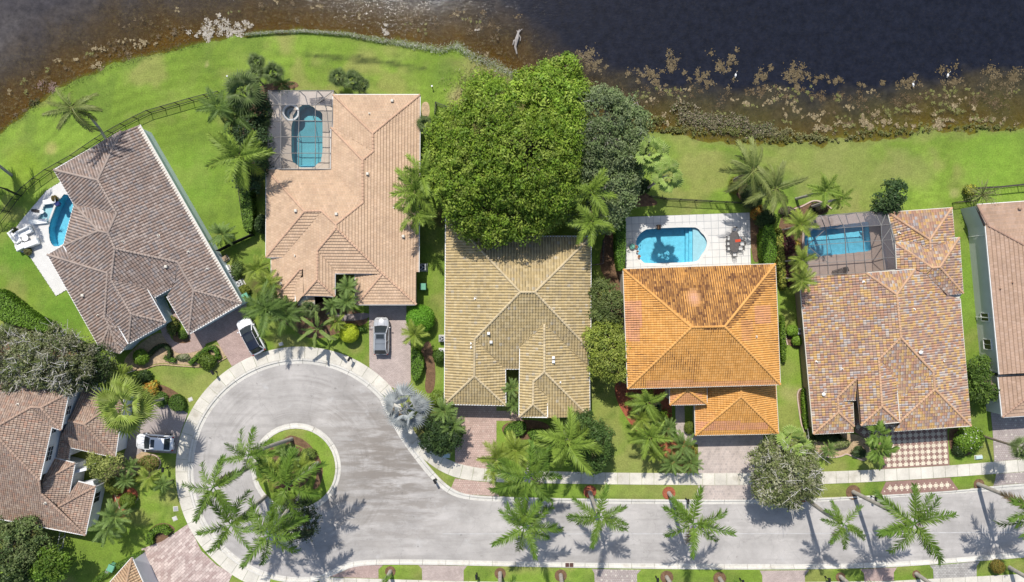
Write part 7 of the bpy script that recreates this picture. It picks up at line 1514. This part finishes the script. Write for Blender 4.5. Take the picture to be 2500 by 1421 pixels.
hedge('clipped ground cover hedge under the olive front eave', [(1284,1050),(1340,1048),(1345,1072),(1300,1075)], .8, [(.12,.22,.03),(.15,.26,.04)], seed=45)
hedge('tall hedge along the left fence of the salmon house', [(590,440),(612,440),(622,560),(600,570),(594,520)], 1.8, [(.13,.22,.035),(.10,.17,.03),(.17,.27,.04)], seed=46, size=.13)
hedge('clipped hedge above the yellow green ball', [(866,797),(893,797),(893,808),(870,808)], .7, [(.11,.22,.03),(.14,.26,.04)], seed=47, size=.08)
hedge('small hedge along the paver walk of the orange house', [(1639,1034),(1648,1032),(1650,1062),(1668,1078),(1662,1084),(1641,1062)], .6, [(.12,.24,.03),(.15,.28,.04)], seed=48, size=.08)
hedge('low hedge beside the tan roof corner', [(262,1388),(300,1368),(345,1345),(350,1352),(306,1376),(240,1421),(222,1421)], .7, [(.12,.22,.03),(.15,.26,.035)], seed=49, size=.09)
# ------------------------------------------------------------------ lake edge growth
def scatter_stuff(name, label, clusters, z, seed, flat=True):
    """clusters: (px, py, rx, ry, count, colours, size)"""
    rng = np.random.default_rng(seed); Cc, Nn, Sz, Co = [], [], [], []
    for px, py, rx, ry, n, pal, sz in clusters:
        k = max(3, n//28); sub = np.c_[rng.normal(px, rx*.55, k), rng.normal(py, ry*.55, k)]; i = rng.integers(0, k, n)
        d = min(rx, ry)*.30; q = sub[i]+rng.normal(size=(n, 2))*d*rng.uniform(.3, 1.2, (n, 1))
        c = np.array(PX(q, 0)); lk_ = sdpoly(c[:, 0], c[:, 1], lake_poly); ok = lk_ < .2; c[:, 2] = z+rng.uniform(0, .02, n) if flat else z+rng.uniform(0, .35, n)
        nn = unit(np.c_[rng.normal(size=(n, 2))*(.12 if flat else .8), np.ones(n)])
        Cc.append(c[ok]); Nn.append(nn[ok]); Sz.append((sz*rng.uniform(.4, 1.5, n))[ok]); Co.append((np.array(pal)[rng.integers(0, len(pal), n)]*rng.uniform(.75, 1.25, (n, 1)))[ok])
    V, F, C = leafquads(np.concatenate(Cc), np.concatenate(Nn), np.concatenate(Sz), np.concatenate(Co), rng, aspect=.6, fold=.05)
    return obj(name, V, F, M['leaf'], kind='stuff', label=label, cols=C)
TAN = [(.34,.27,.15),(.27,.21,.11),(.20,.15,.08),(.40,.33,.2)]; BRN = [(.13,.09,.045),(.10,.07,.035),(.18,.13,.07)]; PALE = [(.52,.48,.42),(.42,.38,.32),(.36,.31,.22)]; GRY = [(.27,.225,.15),(.32,.27,.19),(.20,.17,.10),(.23,.235,.11),(.15,.17,.06)]
cl = [(545,68,52,16,900,PALE,.10),(500,82,22,12,350,PALE,.10),(605,62,8,10,90,PALE,.10),(345,108,10,16,160,TAN,.1),(240,120,16,8,120,TAN,.1),(183,145,5,7,70,TAN,.12),(235,160,14,12,150,TAN,.1),(125,215,26,22,260,[(.25,.17,.14),(.18,.12,.09)],.09),(60,270,20,14,120,BRN,.09),(540,40,10,12,70,PALE,.1),
      (942,80,10,16,150,PALE,.1),(1165,72,8,3,40,PALE,.1),(1010,45,30,10,90,BRN,.1),(1110,40,50,14,200,BRN,.1),(1190,60,60,20,220,BRN,.09)]
rng = np.random.default_rng(77)
for px, py, rx, ry, n in [(1430,140,22,22,320),(1460,165,30,14,260),(1580,180,40,14,380),(1640,155,18,26,330),(1600,200,50,10,300),(1700,185,36,12,320),(1760,160,22,18,260),(1790,150,10,22,240),(1860,190,18,14,240),(1880,165,8,8,90),(1935,185,30,20,520),(1945,210,12,8,120),(2010,192,26,10,240),(2050,195,14,10,170),(2105,203,20,8,110),(2155,202,8,7,90),(2215,200,24,16,360),(2320,190,22,26,200),(2340,200,26,10,160),(2440,195,50,24,420),(2480,185,40,20,300),(1740,200,60,14,260)]: cl.append((px, py, rx, ry, n, [(.155,.115,.06),(.12,.09,.045),(.20,.155,.085)], .11))
for px, py, rx, ry, n in [(1790,243,8,4,50),(1822,250,16,8,120),(1870,250,14,4,60),(1990,285,16,10,130),(2008,275,8,8,80),(2110,290,10,22,260),(2122,308,14,12,220),(2070,258,12,7,90),(2240,265,10,10,90),(2290,295,14,20,240),(2305,310,14,8,130),(2060,300,40,12,160),(2190,305,40,10,170),(1935,265,16,4,60),(2350,260,60,14,150),(2420,290,60,12,150),(1660,245,10,5,60),(1620,290,30,14,120),(2160,275,30,14,110),(2000,310,30,10,160)]: cl.append((px, py, rx, ry, n, TAN, .11))
for px, py, rx, ry, n in [(1560,235,60,24,260),(1700,225,80,18,340),(1900,228,90,16,420),(2060,235,90,18,420),(2230,245,90,20,380),(2420,240,80,22,360),(1340,150,50,26,240),(1400,210,40,30,260),(1480,240,40,30,200),(300,130,60,16,140),(420,85,60,14,160)]: cl.append((px, py, rx, ry, n, BRN, .085))
OLV = [(.17,.175,.05),(.21,.21,.065),(.14,.15,.04),(.25,.23,.10)]
for _ in range(70): cl.append((rng.uniform(1540, 2500), rng.uniform(215, 318), rng.uniform(12, 40), rng.uniform(4, 10), 130, [TAN, OLV, BRN, OLV][rng.integers(4)], .075))
for _ in range(60):
    t_ = rng.uniform(0, 1); i_ = int(t_*(len(shore_px)-1)); a_ = shore_px[i_]
    if 0 < a_[0] < 1300: cl.append((a_[0]+rng.uniform(-10, 10), a_[1]-rng.uniform(8, 95), rng.uniform(10, 34), rng.uniform(4, 9), 90, [TAN, BRN, BRN, OLV][rng.integers(4)], .07))
scatter_stuff('algae_mat', 'ragged brown and tan algae floating in the shallows', cl, -.09, 55)
scatter_stuff('marsh_plants', 'grey tan marsh growth along the bank', [(1690,288,34,18,1500,GRY,.11),(1740,300,30,18,1300,GRY,.11),(1800,300,30,18,1200,GRY,.11),(1850,315,36,16,1200,GRY+[(.12,.13,.07)],.11),(1900,325,36,12,800,[(.22,.22,.09),(.30,.27,.14)],.10),(1975,335,44,10,800,[(.20,.21,.08),(.28,.26,.12)],.10),(1660,262,16,20,360,GRY,.11),(1600,300,50,14,700,OLV,.1),(1760,322,90,10,1200,OLV+[(.2,.24,.07)],.1),(1900,338,90,10,1100,OLV+[(.22,.25,.08)],.1),(2150,322,110,10,900,OLV+[(.2,.24,.07)],.09),(2380,312,110,8,800,OLV+[(.2,.24,.07)],.09),(1560,305,40,8,400,[(.16,.15,.05),(.2,.19,.07)],.1),(1640,318,60,7,500,[(.15,.17,.05),(.2,.19,.07)],.1),(2080,338,60,7,400,[(.18,.19,.06),(.24,.22,.1)],.1),(90,255,20,14,300,[(.16,.13,.07),(.1,.11,.04)],.1),(1405,225,22,20,260,GRY,.1)], -.08, 56, flat=False)
rng = np.random.default_rng(57); q = resample([(600,86),(680,79),(748,77),(850,85),(950,103),(1005,110),(1078,123),(1115,112),(1140,131),(1188,153),(1235,174),(1279,196),(1300,215)], 5200); q = q+rng.normal(size=q.shape)*np.array([5, 4.5])*(.35+np.clip((q[:, :1]-800)/350, 0, 1.2)); c = np.array(PX(q)); c[:, 2] = .12+rng.uniform(0, .25, len(c)); n_ = unit(np.c_[rng.normal(size=(len(c), 2)), rng.uniform(.6, 2.2, len(c))])
V, F, C = leafquads(c, n_, .17*rng.uniform(.5, 1.5, len(c)), np.array([(.50,.52,.40),(.38,.42,.24),(.28,.36,.11),(.62,.62,.54)])[rng.integers(0, 4, len(c))], rng, aspect=.14)
obj('reeds', V, F, M['leaf'], kind='stuff', label='pale reeds and grass fringe along the shore', cols=C)
rng = np.random.default_rng(58); q = resample([(-30,340),(44,290),(112,240),(190,196),(289,155),(408,124),(500,104)], 1500); q = q+rng.normal(size=q.shape)*5; c = np.array(PX(q)); c[:, 2] = .08+rng.uniform(0, .2, len(c)); n_ = unit(np.c_[rng.normal(size=(len(c), 2)), rng.uniform(0, .7, len(c))])
V, F, C = leafquads(c, n_, .13*rng.uniform(.5, 1.5, len(c)), np.array([(.20,.25,.06),(.14,.17,.05),(.24,.24,.1)])[rng.integers(0, 3, len(c))], rng, aspect=.16)
obj('shore_grass', V, F, M['leaf'], kind='stuff', label='ragged grass fringe on the outer bank', cols=C)
rng = np.random.default_rng(59); pts = np.c_[rng.normal(1190, 45, 5200), rng.normal(215, 26, 5200)]; c = np.array(PX(pts)); ok = sdpoly(c[:, 0], c[:, 1], lake_poly) > .5; c = c[ok]; c[:, 2] = .10+rng.uniform(0, .2, len(c)); n_ = unit(np.c_[rng.normal(size=(len(c), 2)), rng.uniform(0, .9, len(c))])
V, F, C = leafquads(c, n_, .18*rng.uniform(.5, 1.5, len(c)), np.array([(.46,.40,.21),(.36,.33,.14),(.28,.30,.1),(.52,.47,.3)])[rng.integers(0, 4, len(c))], rng, aspect=.13)
obj('dry_grass', V, F, M['leaf'], kind='stuff', label='long straw coloured grass beside the big tree', cols=C)
